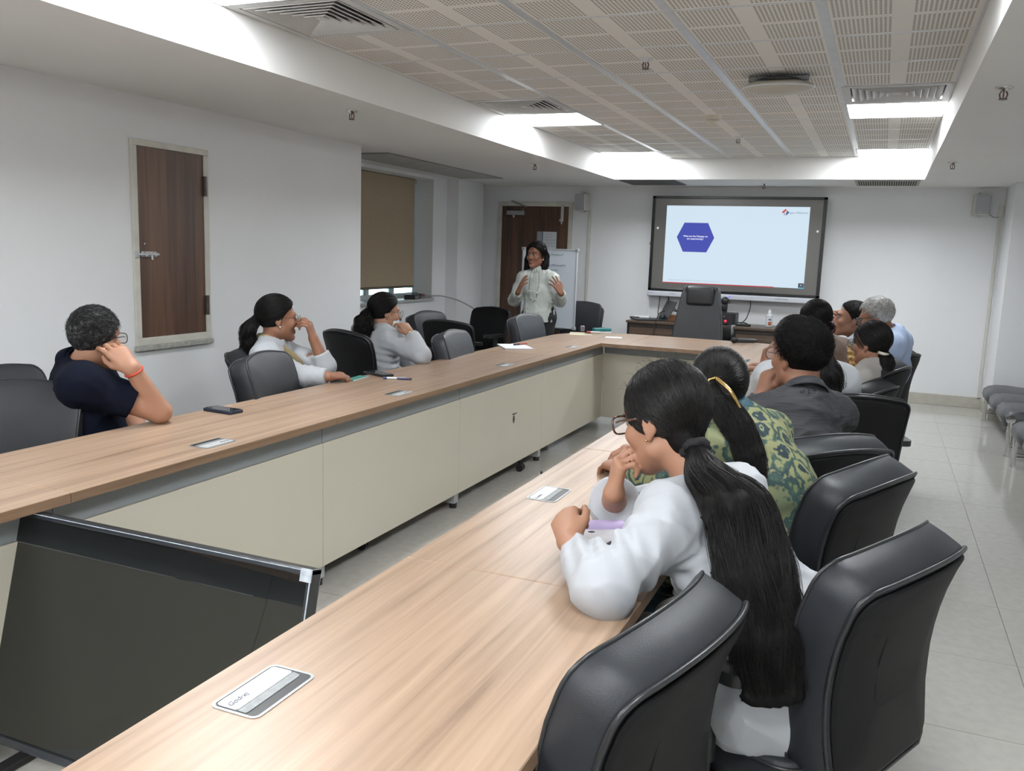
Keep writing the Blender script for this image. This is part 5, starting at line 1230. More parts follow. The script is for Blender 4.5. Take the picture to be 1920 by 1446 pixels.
def glasses(h, mat, parent, kind='round', thick=0.0016, y=0.112, lens=True):
    pts = []
    def rim(cx):
        a = np.linspace(0, 2 * PI, 29)
        if kind == 'round': x, z = 0.0235 * np.cos(a), 0.0215 * np.sin(a)
        else:
            n_ = 3.2; x = 0.026 * np.sign(np.cos(a)) * np.abs(np.cos(a)) ** (2 / n_); z = 0.0205 * np.sign(np.sin(a)) * np.abs(np.sin(a)) ** (2 / n_)
        return np.stack([cx + x, y - 0.10 * (np.abs(cx + x) ** 2) * 5, z + 0.001], 1)
    paths = [rim(-0.032), rim(0.032), np.array([(-0.009, y, 0.006), (0, y + 0.002, 0.009), (0.009, y, 0.006)])]
    for s in (-1, 1): paths.append(np.array([(s * 0.058, y - 0.014, 0.008), (s * 0.070, 0.075, 0.010), (s * 0.0765, 0.03, 0.009), (s * 0.0790, -0.005, 0.010), (s * 0.0775, -0.028, -0.006)]))
    W = [h.w(p) for p in paths]
    V, F = tube_np(W, [thick * h.s] * 2 + [thick * h.s] + [thick * 1.1 * h.s] * 2, 6)
    o = attach(link('glasses', poly_mesh('glasses', V, F, True), mat), parent)
    if lens:
        for cx in (-0.032, 0.032):
            r = h.w(rim(cx) * [1, 1, 1]); me = bpy.data.meshes.new('lens'); me.from_pydata([tuple(v) for v in r[:-1]], [], [tuple(range(28))]); me.update()
            link('lens', me, pm('clear_lens', (0.8, 0.85, 0.86), 0.03, var=(5, 0.01), alpha=0.22), o)
    return o
def eyes_brows(h, parent, hair=None, lip=(120, 70, 66), look=0.0):
    for s in (-1, 1):
        c = h.w((s * 0.031, 0.0795, 0.003)); b = MB().ball((0, 0, 0), 0.0110 * h.s, 14); e = attach(b.obj('eye', EYEW, None, True), parent); e.location = c
        f = h.w((s * 0.031 + look, 0.0857, 0.003)); o = MB().ball((0, 0, 0), 0.0064 * h.s, 10).obj('iris', EYED, e, True); o.location = Vector(f) - Vector(c)
    ps = []
    for s in (-1, 1): ps.append(h.w(np.array([(s * 0.013, 0.0925, 0.019), (s * 0.028, 0.0945, 0.026), (s * 0.042, 0.086, 0.024), (s * 0.05, 0.076, 0.018)])))
    V, F = tube_np(ps, [np.array([0.0022, 0.0028, 0.0022, 0.001]) * h.s] * 2, 5); attach(link('eyebrows', poly_mesh('eyebrows', V, F, True), hair or HAIRB), parent)
    ps = [h.w(np.array([(-0.021, 0.0905, -0.066), (-0.008, 0.0975, -0.0625), (0, 0.0968, -0.064), (0.008, 0.0975, -0.0625), (0.021, 0.0905, -0.066)])), h.w(np.array([(-0.019, 0.0905, -0.069), (0, 0.0985, -0.0735), (0.019, 0.0905, -0.069)]))]
    V, F = tube_np(ps, [np.array([0.001, 0.0035, 0.003, 0.0035, 0.001]) * h.s, np.array([0.0015, 0.0045, 0.0015]) * h.s], 6)
    attach(link('lips', poly_mesh('lips', V, F, True), pm('lips_%d' % lip[0], srgb(*lip), 0.4, var=(40, 0.06))), parent)
def collar(Nc, up, fwd, mat, parent, r=0.062, hgt=0.036, open_=0.5, fold=True, name='collar'):
    """shirt collar: stand plus folded leaf, open in front"""
    up = unit(up); f = np.asarray(fwd, float); f = unit(f - up * (f @ up)); s = np.cross(f, up)
    prof = [(0, 0.0), (0.001, hgt * 0.6), (0.004, hgt), (0.010, hgt * 0.98), (0.019, hgt * 0.45), (0.026, -0.002)] if fold else [(0.006, -0.004), (0.002, hgt * 0.5), (0.0, hgt), (0.004, hgt), (0.008, hgt * 0.5), (0.012, -0.006)]
    A = np.linspace(open_, 2 * PI - open_, 36); V, F = [], []; m_ = len(prof)
    for a in A:
        d = f * math.cos(a) + s * math.sin(a) * 0.95
        for (dr, z) in prof: V.append(Nc + d * (r + dr) + up * (z - 0.012 * (1 + math.cos(a))))
    for i in range(len(A) - 1):
        for j in range(m_ - 1): F.append((i * m_ + j, (i + 1) * m_ + j, (i + 1) * m_ + j + 1, i * m_ + j + 1))
    o = attach(link(name, poly_mesh(name, V, F, True), mat), parent)
    md = o.modifiers.new('thick', 'SOLIDIFY'); md.thickness = 0.003; return o
def person(name_label, h, N, P, fwd, SL, SR, EL, WL, ER, WR, handL, handR, skin, female=True, vox=0.005, group=None, sw=1.0, knees=None, standing=False, chest=1.0, lean=0.0):
    """builds the skin body; returns (root, dict of primitive groups)"""
    N, P = np.asarray(N, float), np.asarray(P, float); fwd = unit((fwd[0], fwd[1], 0)); lat = np.array([fwd[1], -fwd[0], 0.0])
    SL, SR, EL, WL, ER, WR = [np.asarray(x, float) for x in (SL, SR, EL, WL, ER, WR)]
    root = empty('person', (P[0], P[1], 0), 0, name_label, 'person', group)
    inv = Matrix.Translation((-P[0], -P[1], 0))
    mid = P * 0.45 + N * 0.55 - fwd * (0.015 + lean); U = N - unit(N - P) * 0.075 - fwd * 0.01
    sdv = unit(SR - SL); latp = unit(lat)
    latu = unit(sdv if sdv @ latp > 0 else -sdv)
    b = sw
    torso = [('fc', P, P * 0.6 + mid * 0.4, latp, 0.165 * b, 0.115 * b, 0.140 * b, 0.10 * b, 0.0), ('fc', P * 0.6 + mid * 0.4, mid, latp, 0.140 * b, 0.10 * b, 0.150 * b, 0.105 * b, 0.04),
             ('fc', mid, U, latu, 0.150 * b, 0.108 * b * chest, 0.125 * b, 0.082 * b, 0.04), ('rc', SL, U, 0.052 * b, 0.062 * b, 0.05), ('rc', SR, U, 0.052 * b, 0.062 * b, 0.05),
             ('rc', N + unit(N - P) * 0.012, SL, 0.040 * b, 0.050 * b, 0.05), ('rc', N + unit(N - P) * 0.012, SR, 0.040 * b, 0.050 * b, 0.05)]
    armL = [('rc', SL, EL, 0.050 * b, 0.040 * b, 0.035), ('rc', EL, WL, 0.040 * b, 0.0265 * b, 0.015)]
    armR = [('rc', SR, ER, 0.050 * b, 0.040 * b, 0.035), ('rc', ER, WR, 0.040 * b, 0.0265 * b, 0.015)]
    if knees is None:
        knees = [P + fwd * 0.40 - latp * 0.10 - A3(0, 0, 0.04), P + fwd * 0.40 + latp * 0.10 - A3(0, 0, 0.04)]
        for k_ in knees: k_[2] = max(0.46, min(0.50, k_[2]))
        ank = [k_ * [1, 1, 0] + fwd * 0.06 + A3(0, 0, 0.09) for k_ in knees]
    else: knees, ank = knees
    hips = [P - latp * 0.085 - A3(0, 0, 0.02), P + latp * 0.085 - A3(0, 0, 0.02)]
    legs = []
    for i in (0, 1):
        legs.append(('rc', hips[i], knees[i], 0.082 * b, 0.057 * b, 0.03)); legs.append(('rc', knees[i], ank[i], 0.055 * b, 0.037 * b, 0.02))
        legs.append(('rc', ank[i] - A3(0, 0, 0.035), ank[i] + fwd * 0.13 - A3(0, 0, 0.055), 0.036, 0.028, 0.02))
    neck = [('rc', N - unit(N - P) * 0.02, h.w((0, -0.022, -0.055)), 0.055 * h.s * (1.0 if female else 1.1), 0.050 * h.s * (1.0 if female else 1.12), 0.03)]
    hp = head_prims(h, female)
    full = hp + neck + torso + armL + handL + armR + handR + legs
    # hands first in hard union so fingers stay apart
    main = hp + neck + armL + armR + legs
    def fn(Q):
        d = smin(ev(main, Q), ev(torso, Q, -0.012), 0.025)
        for hd in (handL, handR):
            if hd: d = smin(d, ev(hd, Q), 0.012)
        return d
    lo, hi = bounds(full, 0.02)
    V, F = mesh_sdf(fn, lo, hi, vox, slack=0.012)
    body = attach(obj_np('body', V, F, skin, None), root)
    return root, dict(torso=torso, armL=armL, armR=armR, legs=legs, neck=neck, N=N, P=P, mid=mid, U=U, fwd=fwd, lat=latp, hips=hips, knees=knees, ank=ank, up=unit(h.w((0, -0.022, -0.055)) - N))
def attach(o, root):
    """parts are modelled in world space; hang them under the root without moving them"""
    o.parent = root; o.matrix_parent_inverse = Matrix.Translation((-root.location[0], -root.location[1], -root.location[2])); return o
def cloth(name, root, prims, mat, infl, vox, wr=None, cuts=(), folds=(), extra=None, kadd=0.0, hole=None, slack=0.02):
    """garment over body primitives: inflated, wrinkled, cut off at planes (point, outward normal) and at the neck"""
    def fn(Q):
        d = ev(prims, Q, infl, kadd)
        if extra: d = smin(d, ev(extra, Q), 0.03)
        if wr:
            for (sd, fq, am, ax, st) in wr: d = d - wrinkle(Q, sd, fq, am, ax, st)
        for fo in folds: d = d - elbow_folds(Q, *fo)
        for (pt, nr, rad) in cuts:
            e = (Q - np.asarray(pt, f32)) @ unit(nr).astype(f32)
            near = np.linalg.norm(Q - np.asarray(pt, f32), axis=1) < rad
            d = np.where(near, np.maximum(d, e), d)
        if hole is not None:
            d = np.maximum(d, -d_rc(Q, hole[0], hole[1], hole[2], hole[3]))
        return d
    lo, hi = bounds(prims + (extra or []), infl + 0.03)
    V, F = mesh_sdf(fn, lo, hi, vox, slack=slack)
    o = obj_np(name, V, F, mat, None); return attach(o, root)
# ================================================================== PEOPLE
SK_L = skin_mat('skin_light_brown', (162, 120, 97)); SK_M = skin_mat('skin_brown', (140, 99, 78)); SK_D = skin_mat('skin_deep_brown', (128, 88, 70))
COATM = pm('lab_coat', (0.385, 0.40, 0.425), 0.7, var=(5, 0.02), bump=(700, 0.12), sheen=0.1)
COATG = pm('cream_top', (0.34, 0.325, 0.30), 0.75, var=(6, 0.03), bump=(500, 0.1))
NAVYM = pm('navy_polo', (0.0042, 0.0058, 0.0135), 0.9, var=(7, 0.12), bump=(600, 0.2), spec=0.12)
CHAR = pm('charcoal_shirt', (0.017, 0.0175, 0.021), 0.75, var=(1.0, 0.35, (14, 14, 160)), bump=(1.0, 1.0, (10, 10, 150)))
TROUS = pm('black_trousers', (0.010, 0.010, 0.012), 0.75, var=(8, 0.1), bump=(500, 0.1)); SHOE = pm('shoe_black', (0.012, 0.011, 0.011), 0.35, var=(10, 0.1))
BROWNK = pm('brown_kurta', (0.13, 0.085, 0.062), 0.75, var=(9, 0.12), bump=(400, 0.15)); GOLDB = ramp_mat('gold_border', (60, 60, 60), 1.0, [(0.35, srgb(74, 46, 20)), (0.5, srgb(150, 110, 48)), (0.65, srgb(186, 150, 78))], 0.5)
GREYSH = pm('grey_shirt', (0.22, 0.24, 0.27), 0.75, var=(8, 0.05), bump=(500, 0.12)); BLUESH = pm('blue_shirt', (0.36, 0.45, 0.64), 0.7, var=(8, 0.04), bump=(500, 0.12))
BLOUSE = pm('sage_blouse', (0.44, 0.47, 0.44), 0.6, var=(9, 0.04), bump=(300, 0.15)); GOLDSC = pm('gold_scarf', (0.24, 0.185, 0.09), 0.6, var=(20, 0.2), bump=(90, 0.4)); TEALSC = pm('teal_scarf', (0.018, 0.062, 0.085), 0.7, var=(50, 0.5), bump=(120, 0.5))
GREYHAIR = ramp_mat('hair_grey', (70, 70, 70), 1.0, [(0.3, (0.16, 0.16, 0.16)), (0.55, (0.38, 0.375, 0.36)), (0.8, (0.55, 0.54, 0.52))], 0.5)
SALTHAIR = ramp_mat('hair_black_greying', (70, 70, 70), 1.0, [(0.40, (0.007, 0.007, 0.0075)), (0.55, (0.022, 0.022, 0.023)), (0.70, (0.15, 0.15, 0.155))], 0.55, spec=0.25)
def print_mat():
    M = bpy.data.materials.new('green_medallion_print'); M.use_nodes = True; nt = M.node_tree; b = nt.nodes['Principled BSDF']; L = nt.links.new
    b.inputs['Roughness'].default_value = 0.75
    tc = nt.nodes.new('ShaderNodeTexCoord'); nz = nt.nodes.new('ShaderNodeTexNoise'); nz.inputs['Scale'].default_value = 26; nz.inputs['Detail'].default_value = 2
    L(tc.outputs['Object'], nz.inputs['Vector'])
    mx = nt.nodes.new('ShaderNodeMix'); mx.data_type = 'VECTOR'; mx.inputs[0].default_value = 0.022; L(tc.outputs['Object'], mx.inputs[4]); L(nz.outputs['Color'], mx.inputs[5])
    v = nt.nodes.new('ShaderNodeTexVoronoi'); v.inputs['Scale'].default_value = 13; v.inputs['Randomness'].default_value = 0.8; L(mx.outputs[1], v.inputs['Vector'])
    v2 = nt.nodes.new('ShaderNodeTexVoronoi'); v2.inputs['Scale'].default_value = 62; L(mx.outputs[1], v2.inputs['Vector'])
    ad = nt.nodes.new('ShaderNodeMath'); ad.operation = 'MULTIPLY_ADD'; L(v2.outputs['Distance'], ad.inputs[0]); ad.inputs[1].default_value = 0.16; L(v.outputs['Distance'], ad.inputs[2])
    cr = nt.nodes.new('ShaderNodeValToRGB'); L(ad.outputs[0], cr.inputs[0]); e = cr.color_ramp.elements
    yl, tl_, gr = srgb(124, 126, 88), srgb(20, 44, 52), srgb(58, 82, 68)
    st = [(0.0, tl_), (0.17, tl_), (0.19, yl), (0.24, yl), (0.26, tl_), (0.40, tl_), (0.43, yl), (0.56, yl), (0.60, gr), (0.70, tl_), (0.76, yl)]
    while len(e) < len(st): e.new(0.5)
    for k, (p, c) in enumerate(st): e[k].position = p; e[k].color = (*c, 1)
    n2 = nt.nodes.new('ShaderNodeTexNoise'); n2.inputs['Scale'].default_value = 5; L(tc.outputs['Object'], n2.inputs['Vector'])
    m2 = nt.nodes.new('ShaderNodeMix'); m2.data_type = 'RGBA'; m2.blend_type = 'MIX'
    mr = nt.nodes.new('ShaderNodeMapRange'); mr.inputs[1].default_value = 0.5; mr.inputs[2].default_value = 0.75; mr.inputs[4].default_value = 0.55; L(n2.outputs['Fac'], mr.inputs[0]); L(mr.outputs[0], m2.inputs[0])
    L(cr.outputs[0], m2.inputs[6]); m2.inputs[7].default_value = (*srgb(44, 78, 72), 1); L(m2.outputs[2], b.inputs['Base Color']); return M
KURTA = print_mat()
TORT = ramp_mat('tortoise_frame', (220, 220, 220), 1.0, [(0.4, srgb(38, 20, 14)), (0.6, srgb(96, 52, 26)), (0.75, srgb(150, 96, 48))], 0.2, coat=0.5)
GUNM = pm('gunmetal_frame', (0.06, 0.055, 0.05), 0.3, 0.7, var=(30, 0.1)); GOLDM = pm('gold_metal', (0.62, 0.42, 0.16), 0.22, 1.0, var=(20, 0.08)); PEARL = pm('pearl', (0.66, 0.65, 0.62), 0.2, var=(20, 0.03), coat=0.5)
def fr(a, b, t): return np.asarray(a, float) * (1 - t) + np.asarray(b, float) * t
def hair_obj(root, name, VF, mat): return attach(obj_np(name, VF[0], VF[1], mat, None), root)
def tail(root, guides, n, seed, vox=0.006, mat=None, core=0.8, name='ponytail', **kw):
    cp = tail_core(guides, core); lat = np.array(guides[3], float)
    ax = np.array(guides[0][-1], float) - np.array(guides[0][0], float)
    fn = lambda Q: ev(cp, Q) - wrinkle(Q, seed, 150, 0.0045, ax, 0.02, 4)
    lo, hi = bounds(cp, 0.02); V, F = mesh_sdf(fn, lo, hi, vox)
    c = attach(obj_np(name, V, F, mat or HAIRB, None), root)
    if n:
        P, r = tail_strands(guides, n, seed, **kw); V, F = strands_np(P, r)
        o = link('strands', mesh_np('strands', V, F), mat or HAIRBS, c); o['kind'] = 'stuff'
    return c
def pulled(root, h, tie, n, t=0.010, vox=0.004, seed=1, r=0.0011, groove=0.0016, fem=True, low=-0.086, extra=None):
    V, F = hair_cap(h, t, fem, low, groove, None, vox, extra); c = attach(obj_np('hair', V, F, HAIRB, None), root)
    P, rr = pulled_strands(h, tie, n, t, fem, seed, 11, r, low); V, F = strands_np(P, rr)
    o = link('strands', mesh_np('strands', V, F), HAIRBS, c); o['kind'] = 'stuff'; return c
def cropped(root, h, n, length, t, mat, vox=0.0045, seed=3, fem=False, **kw):
    V, F = hair_cap(h, t, fem, -0.088, 0.002, (0.3, 0.5, 0.6), vox); c = attach(obj_np('hair', V, F, mat, None), root)
    P, rr = short_strands(h, n, length, t, fem, seed, **kw); V, F = strands_np(P, rr)
    o = link('strands', mesh_np('strands', V, F), mat, c); o['kind'] = 'stuff'; return c
def trousers(root, G, mat, vox=0.012, shoes=True):
    L_ = [G['legs'][i] for i in (0, 1, 3, 4)] + [('fc', G['P'] - A3(0, 0, 0.02), G['P'] + A3(0, 0, 0.04), G['lat'], 0.165, 0.115, 0.15, 0.11, 0.03)]
    cloth('trousers', root, L_, mat, 0.012, vox, wr=[(9, 40, 0.006, (0, 0, 1), 0.3)], cuts=[(a - A3(0, 0, 0.005), (0, 0, -1), 0.09) for a in G['ank']])
    if shoes:
        for i in (0, 1): cloth('shoe', root, [G['legs'][3 * i + 2]], SHOE, 0.012, 0.01, cuts=[(G['ank'][i] + A3(0, 0, 0.02), (0, 0, 1), 0.2)])
def sleeve_cut(A, B, t, rad=0.10): d = unit(np.asarray(B) - np.asarray(A)); return (fr(A, B, t), d, rad)
def stud(root, h, side, mat, r=0.004):
    o = MB().ball((0, 0, 0), r, 10).obj('earring', mat, None, True); o.location = h.w((side * 0.080, -0.003, -0.040)); attach(o, root); return o

# ---- 1 long-haired woman in the white coat (nearest)
h = Head((-0.444, 2.02, 1.078), (-0.89, 0.454), 0.0, -0.28, 1.07)
SL, SR, EL, WL, ER, WR = (-0.385, 1.875, 0.885), (-0.29, 2.14, 0.88), (-0.455, 1.60, 0.80), (-0.595, 1.785, 0.820), (-0.60, 2.17, 0.795), (-0.555, 1.99, 0.885)
hL = hand_prims(WL, (-0.45, 0.75, 0.42), (-0.45, -0.45, 0.75), -1, (0.85, 1.0, 1.05, 1.05), 0.02, 0.92, 0.1)
hR = hand_prims(WR, (0.10, 0.05, 1.0), (-0.85, -0.45, 0.1), 1, (0.55, 0.7, 0.85, 0.95), 0.04, 0.88, 0.5)
root, G = person('woman with very long black hair in a white coat resting her chin on her hand', h, (-0.330, 1.985, 0.930), (-0.125, 1.885, 0.560), (-0.85, 0.53), SL, SR, EL, WL, ER, WR, hL, hR, SK_L, True, 0.0042, lean=-0.03)
SK_thigh = [('rc', G['hips'][i], fr(G['hips'][i], G['knees'][i], 0.8), 0.095, 0.085, 0.06) for i in (0, 1)]
arms = [('rc', A3(*SL), A3(*EL), 0.062, 0.056, 0.06), ('rc', A3(*EL), fr(EL, WL, 0.62), 0.054, 0.046, 0.03), ('rc', A3(*SR), A3(*ER), 0.058, 0.050, 0.05), ('rc', A3(*ER), fr(ER, WR, 0.34), 0.048, 0.046, 0.03)]
inner = fr(fr(EL, SL, 0.25), WL, 0.25)
cloth('lab_coat', root, G['torso'] + arms + SK_thigh + [('fc', G['P'] - A3(0, 0, 0.03), G['P'] + A3(0, 0, 0.1), G['lat'], 0.20, 0.145, 0.18, 0.125, 0.05)], COATM, 0.010, 0.005,
      wr=[(11, 13, 0.020, (-0.5, 0.2, -0.8), 0.2), (12, 27, 0.012, (-0.5, 0.1, -0.8), 0.12)],
      folds=[(inner, unit(np.array(WL) - np.array(SL)), 0.085, 0.040, 0.011), (A3(-0.36, 1.92, 0.74), (0.3, -0.2, 0.9), 0.09, 0.042, 0.009)],
      cuts=[sleeve_cut(EL, WL, 0.70, 0.10), sleeve_cut(ER, WR, 0.42, 0.085)], hole=(G['N'] - G['up'] * 0.03, A3(*h.w((0, -0.02, -0.08))), 0.060, 0.062))
cloth('sleeve_cuff', root, [('rc', fr(ER, WR, 0.30), fr(ER, WR, 0.52), 0.052, 0.060, 0.0)], COATM, 0.004, 0.004, cuts=[(fr(ER, WR, 0.54), unit(np.array(WR) - np.array(ER)), 0.2), (fr(ER, WR, 0.26), -unit(np.array(WR) - np.array(ER)), 0.2)])
collar(G['N'] + G['up'] * 0.004, G['up'], G['fwd'], COATM, root, 0.060, 0.03, 0.6)
trousers(root, G, COATG, 0.014)
tie = A3(-0.357, 1.952, 1.027); tl_loc = h.loc(tie[None].astype(f32))[0]
hr = pulled(root, h, tl_loc, 4200, 0.011, 0.0035, 21, 0.0008, extra=[(tuple(tl_loc * 0.70), np.array([0.040, 0.040, 0.040]))])
g1 = ([(-0.360, 1.955, 1.030), (-0.312, 1.870, 0.990), (-0.240, 1.820, 0.945), (-0.183, 1.745, 0.832), (-0.143, 1.695, 0.722), (-0.120, 1.668, 0.615)], [0.020, 0.052, 0.078, 0.084, 0.086, 0.078], [0.018, 0.030, 0.036, 0.036, 0.034, 0.024], (0.92, 0.39, 0.0))
tail(root, g1, 4200, 22, 0.006, r=0.0007, K=34, wave=0.007, waves=2.6, frizz=0.007, short=0.16, core=0.84, locks=0.30)
rg = np.random.default_rng(5)
# flyaway wisps
pts = []
for k in range(90):
    b0 = h.w(CEN + unit(rg.normal(size=3) * [0.6, 0.8, 0.3] + [0, 0.1, 0.75]) * RAD * 1.12); d = np.clip(rg.normal(size=3), -1.4, 1.4) * [0.012, 0.012, 0.004] + A3(-0.006, 0.002, 0.006)
    pts.append([b0 + d * s + A3(0, 0, 0.008) * math.sin(s * 3) for s in np.linspace(0, 0.9, 7)])
V, F = strands_np(np.array(pts), np.full((90, 7), 0.00028)); o = link('wisps', mesh_np('wisps', V, F), HAIRBS, hr); o['kind'] = 'stuff'
ring = [tie + A3(0.92, 0.39, 0) * 0.026 * math.cos(a) + unit(np.cross(A3(0.5, -0.75, -0.45), A3(0.92, 0.39, 0))) * 0.024 * math.sin(a) + rg.normal(size=3) * 0.002 for a in np.linspace(0, 2 * PI, 25)]
V, F = tube_np([np.array(ring)], [0.011], 8); attach(link('hair_tie', poly_mesh('hair_tie', V, F, True), pm('hair_tie_black', (0.012, 0.012, 0.013), 0.9, var=(60, 0.3), bump=(200, 0.6))), root)
glasses(h, TORT, root, 'square', 0.0024); stud(root, h, -1, GOLDM, 0.0035)
eyes_brows(h, root)

# ---- 2 woman in the green print
h = Head((-0.442, 2.731, 1.055), (-0.55, 0.83), 0.05, -0.18, 1.0)
SL, SR, EL, WL, ER, WR = (-0.415, 2.58, 0.90), (-0.295, 2.87, 0.90), (-0.53, 2.46, 0.80), (-0.70, 2.60, 0.79), (-0.50, 3.0, 0.80), (-0.70, 2.92, 0.79)
hL = hand_prims(WL, (-0.7, 0.7, 0), (0, 0, 1), -1, (0.4, 0.45, 0.5, 0.5), 0.05, 0.92); hR = hand_prims(WR, (-0.9, -0.3, 0), (0, 0, 1), 1, (0.4, 0.45, 0.5, 0.5), 0.05, 0.92)
root, G = person('woman in a green medallion-print kurta with a gold hair clip', h, (-0.365, 2.715, 0.950), (-0.17, 2.60, 0.55), (-0.9, 0.43), SL, SR, EL, WL, ER, WR, hL, hR, SK_M, True, 0.006, sw=1.1)
thigh = [('rc', G['hips'][i], fr(G['hips'][i], G['knees'][i], 0.85), 0.095, 0.085, 0.06) for i in (0, 1)]
cloth('kurta', root, G['torso'] + slv(SL, EL, WL, 0.60) + slv(SR, ER, WR, 0.60) + thigh, KURTA, 0.016, 0.007, wr=[(31, 15, 0.010, (-0.5, 0.2, -0.8), 0.3)], cuts=[sleeve_cut(EL, WL, 0.63, 0.085), sleeve_cut(ER, WR, 0.63, 0.085)], hole=(G['N'] - G['up'] * 0.03, A3(*h.w((0, -0.02, -0.08))), 0.060, 0.062))
collar(G['N'] + G['up'] * 0.016, G['up'], G['fwd'], TEALSC, root, 0.070, 0.056, 0.35, False, 'scarf_collar')
trousers(root, G, TEALSC, 0.016)
clip = A3(-0.430, 2.625, 1.085); hr = pulled(root, h, h.loc(clip[None].astype(f32))[0], 1900, 0.013, 0.004, 31, 0.0011)
g2 = ([(-0.432, 2.632, 1.090), (-0.405, 2.585, 1.040), (-0.355, 2.555, 0.975), (-0.305, 2.525, 0.900), (-0.268, 2.500, 0.815)], [0.030, 0.042, 0.050, 0.046, 0.030], [0.022, 0.028, 0.028, 0.024, 0.016], (0.92, 0.39, 0.05))
tail(root, g2, 2400, 32, 0.006, r=0.0009, K=26, wave=0.003, waves=1.2, frizz=0.004, short=0.3, core=0.80, name='loose_hair', locks=0.2)
c0, c1 = A3(-0.430, 2.600, 1.108), A3(-0.350, 2.575, 1.025)
V, F = tube_np([spline([c0, fr(c0, c1, 0.5) + A3(0.01, -0.02, 0.01), c1], 16)], [0.0065], 8); attach(link('hair_clip', poly_mesh('hair_clip', V, F, True), GOLDM), root)
V, F = tube_np([spline([c0, c0 + A3(-0.02, -0.004, -0.01), c0 + A3(-0.016, -0.006, -0.045), c0 + A3(0.0, -0.004, -0.05)], 14)], [0.004], 8); attach(link('clip_claw', poly_mesh('clip_claw', V, F, True), GOLDM), root)
for (a, b) in (((0.052, -0.062, 0.075), (0.062, -0.035, 0.078)), ((-0.03, -0.05, 0.112), (-0.045, -0.02, 0.105))):
    V, F = tube_np([np.array([h.w(a), h.w(b)])], [0.0022], 6); attach(link('hair_pin', poly_mesh('hair_pin', V, F, True), BLACKPL), root)

# ---- 3 man in the charcoal shirt
h = Head((-0.255, 3.347, 1.112), (-0.74, 0.67), 0.0, -0.02, 1.04)
SL, SR, EL, WL, ER, WR = (-0.362, 3.185, 0.905), (-0.110, 3.375, 0.905), (-0.46, 3.40, 0.80), (-0.385, 3.40, 0.945), (-0.40, 3.62, 0.80), (-0.37, 3.50, 0.945)
hL = hand_prims(WL, (0.15, 0.18, 0.9), (-0.7, -0.6, 0.1), -1, (0.7, 0.8, 0.85, 0.9), 0.03, 1.0, 0.5); hR = hand_prims(WR, (0.1, -0.3, 0.9), (-0.8, 0.5, 0), 1, (0.7, 0.8, 0.9, 0.9), 0.03, 1.0, 0.5)
root, G = person('man in a charcoal crinkled shirt with thick black hair, chin on his hands', h, (-0.225, 3.275, 0.975), (-0.23, 3.17, 0.55), (-0.6, 0.8), SL, SR, EL, WL, ER, WR, hL, hR, SK_M, False, 0.0055, sw=1.0)
cloth('shirt', root, G['torso'] + slv(SL, EL, WL, 0.92) + slv(SR, ER, WR, 0.92), CHAR, 0.014, 0.0075, wr=[(41, 60, 0.008, (0.82, 0.57, 0.05), 0.06), (42, 22, 0.008, (0.8, 0.6, 0.2), 0.25)], cuts=[sleeve_cut(EL, WL, 0.95, 0.085), sleeve_cut(ER, WR, 0.95, 0.085)], hole=(G['N'] - G['up'] * 0.03, A3(*h.w((0, -0.02, -0.08))), 0.066, 0.068))
collar(G['N'] + G['up'] * 0.014, G['up'], G['fwd'], CHAR, root, 0.066, 0.036, 0.5)
trousers(root, G, TROUS, 0.016)
cropped(root, h, 4500, 0.040, 0.015, HAIRB, 0.004, 41, comb=(0.2, 0.55, 0.3), lift=0.5, r=0.0010, curl=0.0012)
glasses(h, GUNM, root, 'round', 0.0013)
# ---- 4 woman in white hidden behind him
h = Head((-0.345, 4.133, 1.085), (-0.72, 0.69), 0.0, -0.12, 1.0)
SL, SR, EL, WL, ER, WR = (-0.42, 4.06, 0.935), (-0.125, 4.15, 0.925), (-0.56, 4.18, 0.80), (-0.47, 4.15, 0.965), (-0.40, 4.42, 0.80), (-0.60, 4.48, 0.79)
hL = hand_prims(WL, (0.1, 0.1, 0.95), (-0.8, -0.5, 0), -1, (0.4, 0.5, 0.6, 0.7), 0.05, 0.92); hR = hand_prims(WR, (-0.9, 0.2, 0), (0, 0, 1), 1, (0.4, 0.45, 0.5, 0.5), 0.05, 0.92)
root, G = person('woman in white almost hidden behind the man in the charcoal shirt', h, (-0.26, 4.10, 0.985), (-0.135, 4.33, 0.55), (-0.5, 0.87), SL, SR, EL, WL, ER, WR, hL, hR, SK_D, True, 0.007)
cloth('white_top', root, G['torso'] + slv(SL, EL, WL, 0.40) + slv(SR, ER, WR, 0.70), COATM, 0.016, 0.009, wr=[(51, 18, 0.008, (0, 0, 1), 0.3)], cuts=[sleeve_cut(EL, WL, 0.43, 0.085), sleeve_cut(ER, WR, 0.73, 0.085)], hole=(G['N'] - G['up'] * 0.03, A3(*h.w((0, -0.02, -0.08))), 0.060, 0.062))
trousers(root, G, TROUS, 0.018)
pulled(root, h, (0.01, -0.10, -0.02), 700, 0.013, 0.005, 51, 0.0014)
tail(root, ([h.w((0.01, -0.095, -0.01)), (-0.215, 4.02, 1.045), (-0.165, 3.985, 0.97), (-0.14, 3.98, 0.90)], [0.03, 0.05, 0.055, 0.04], [0.025, 0.03, 0.03, 0.02], (0.92, 0.39, 0)), 500, 52, 0.008, r=0.0014, wave=0.005, frizz=0.005, name='loose_hair')

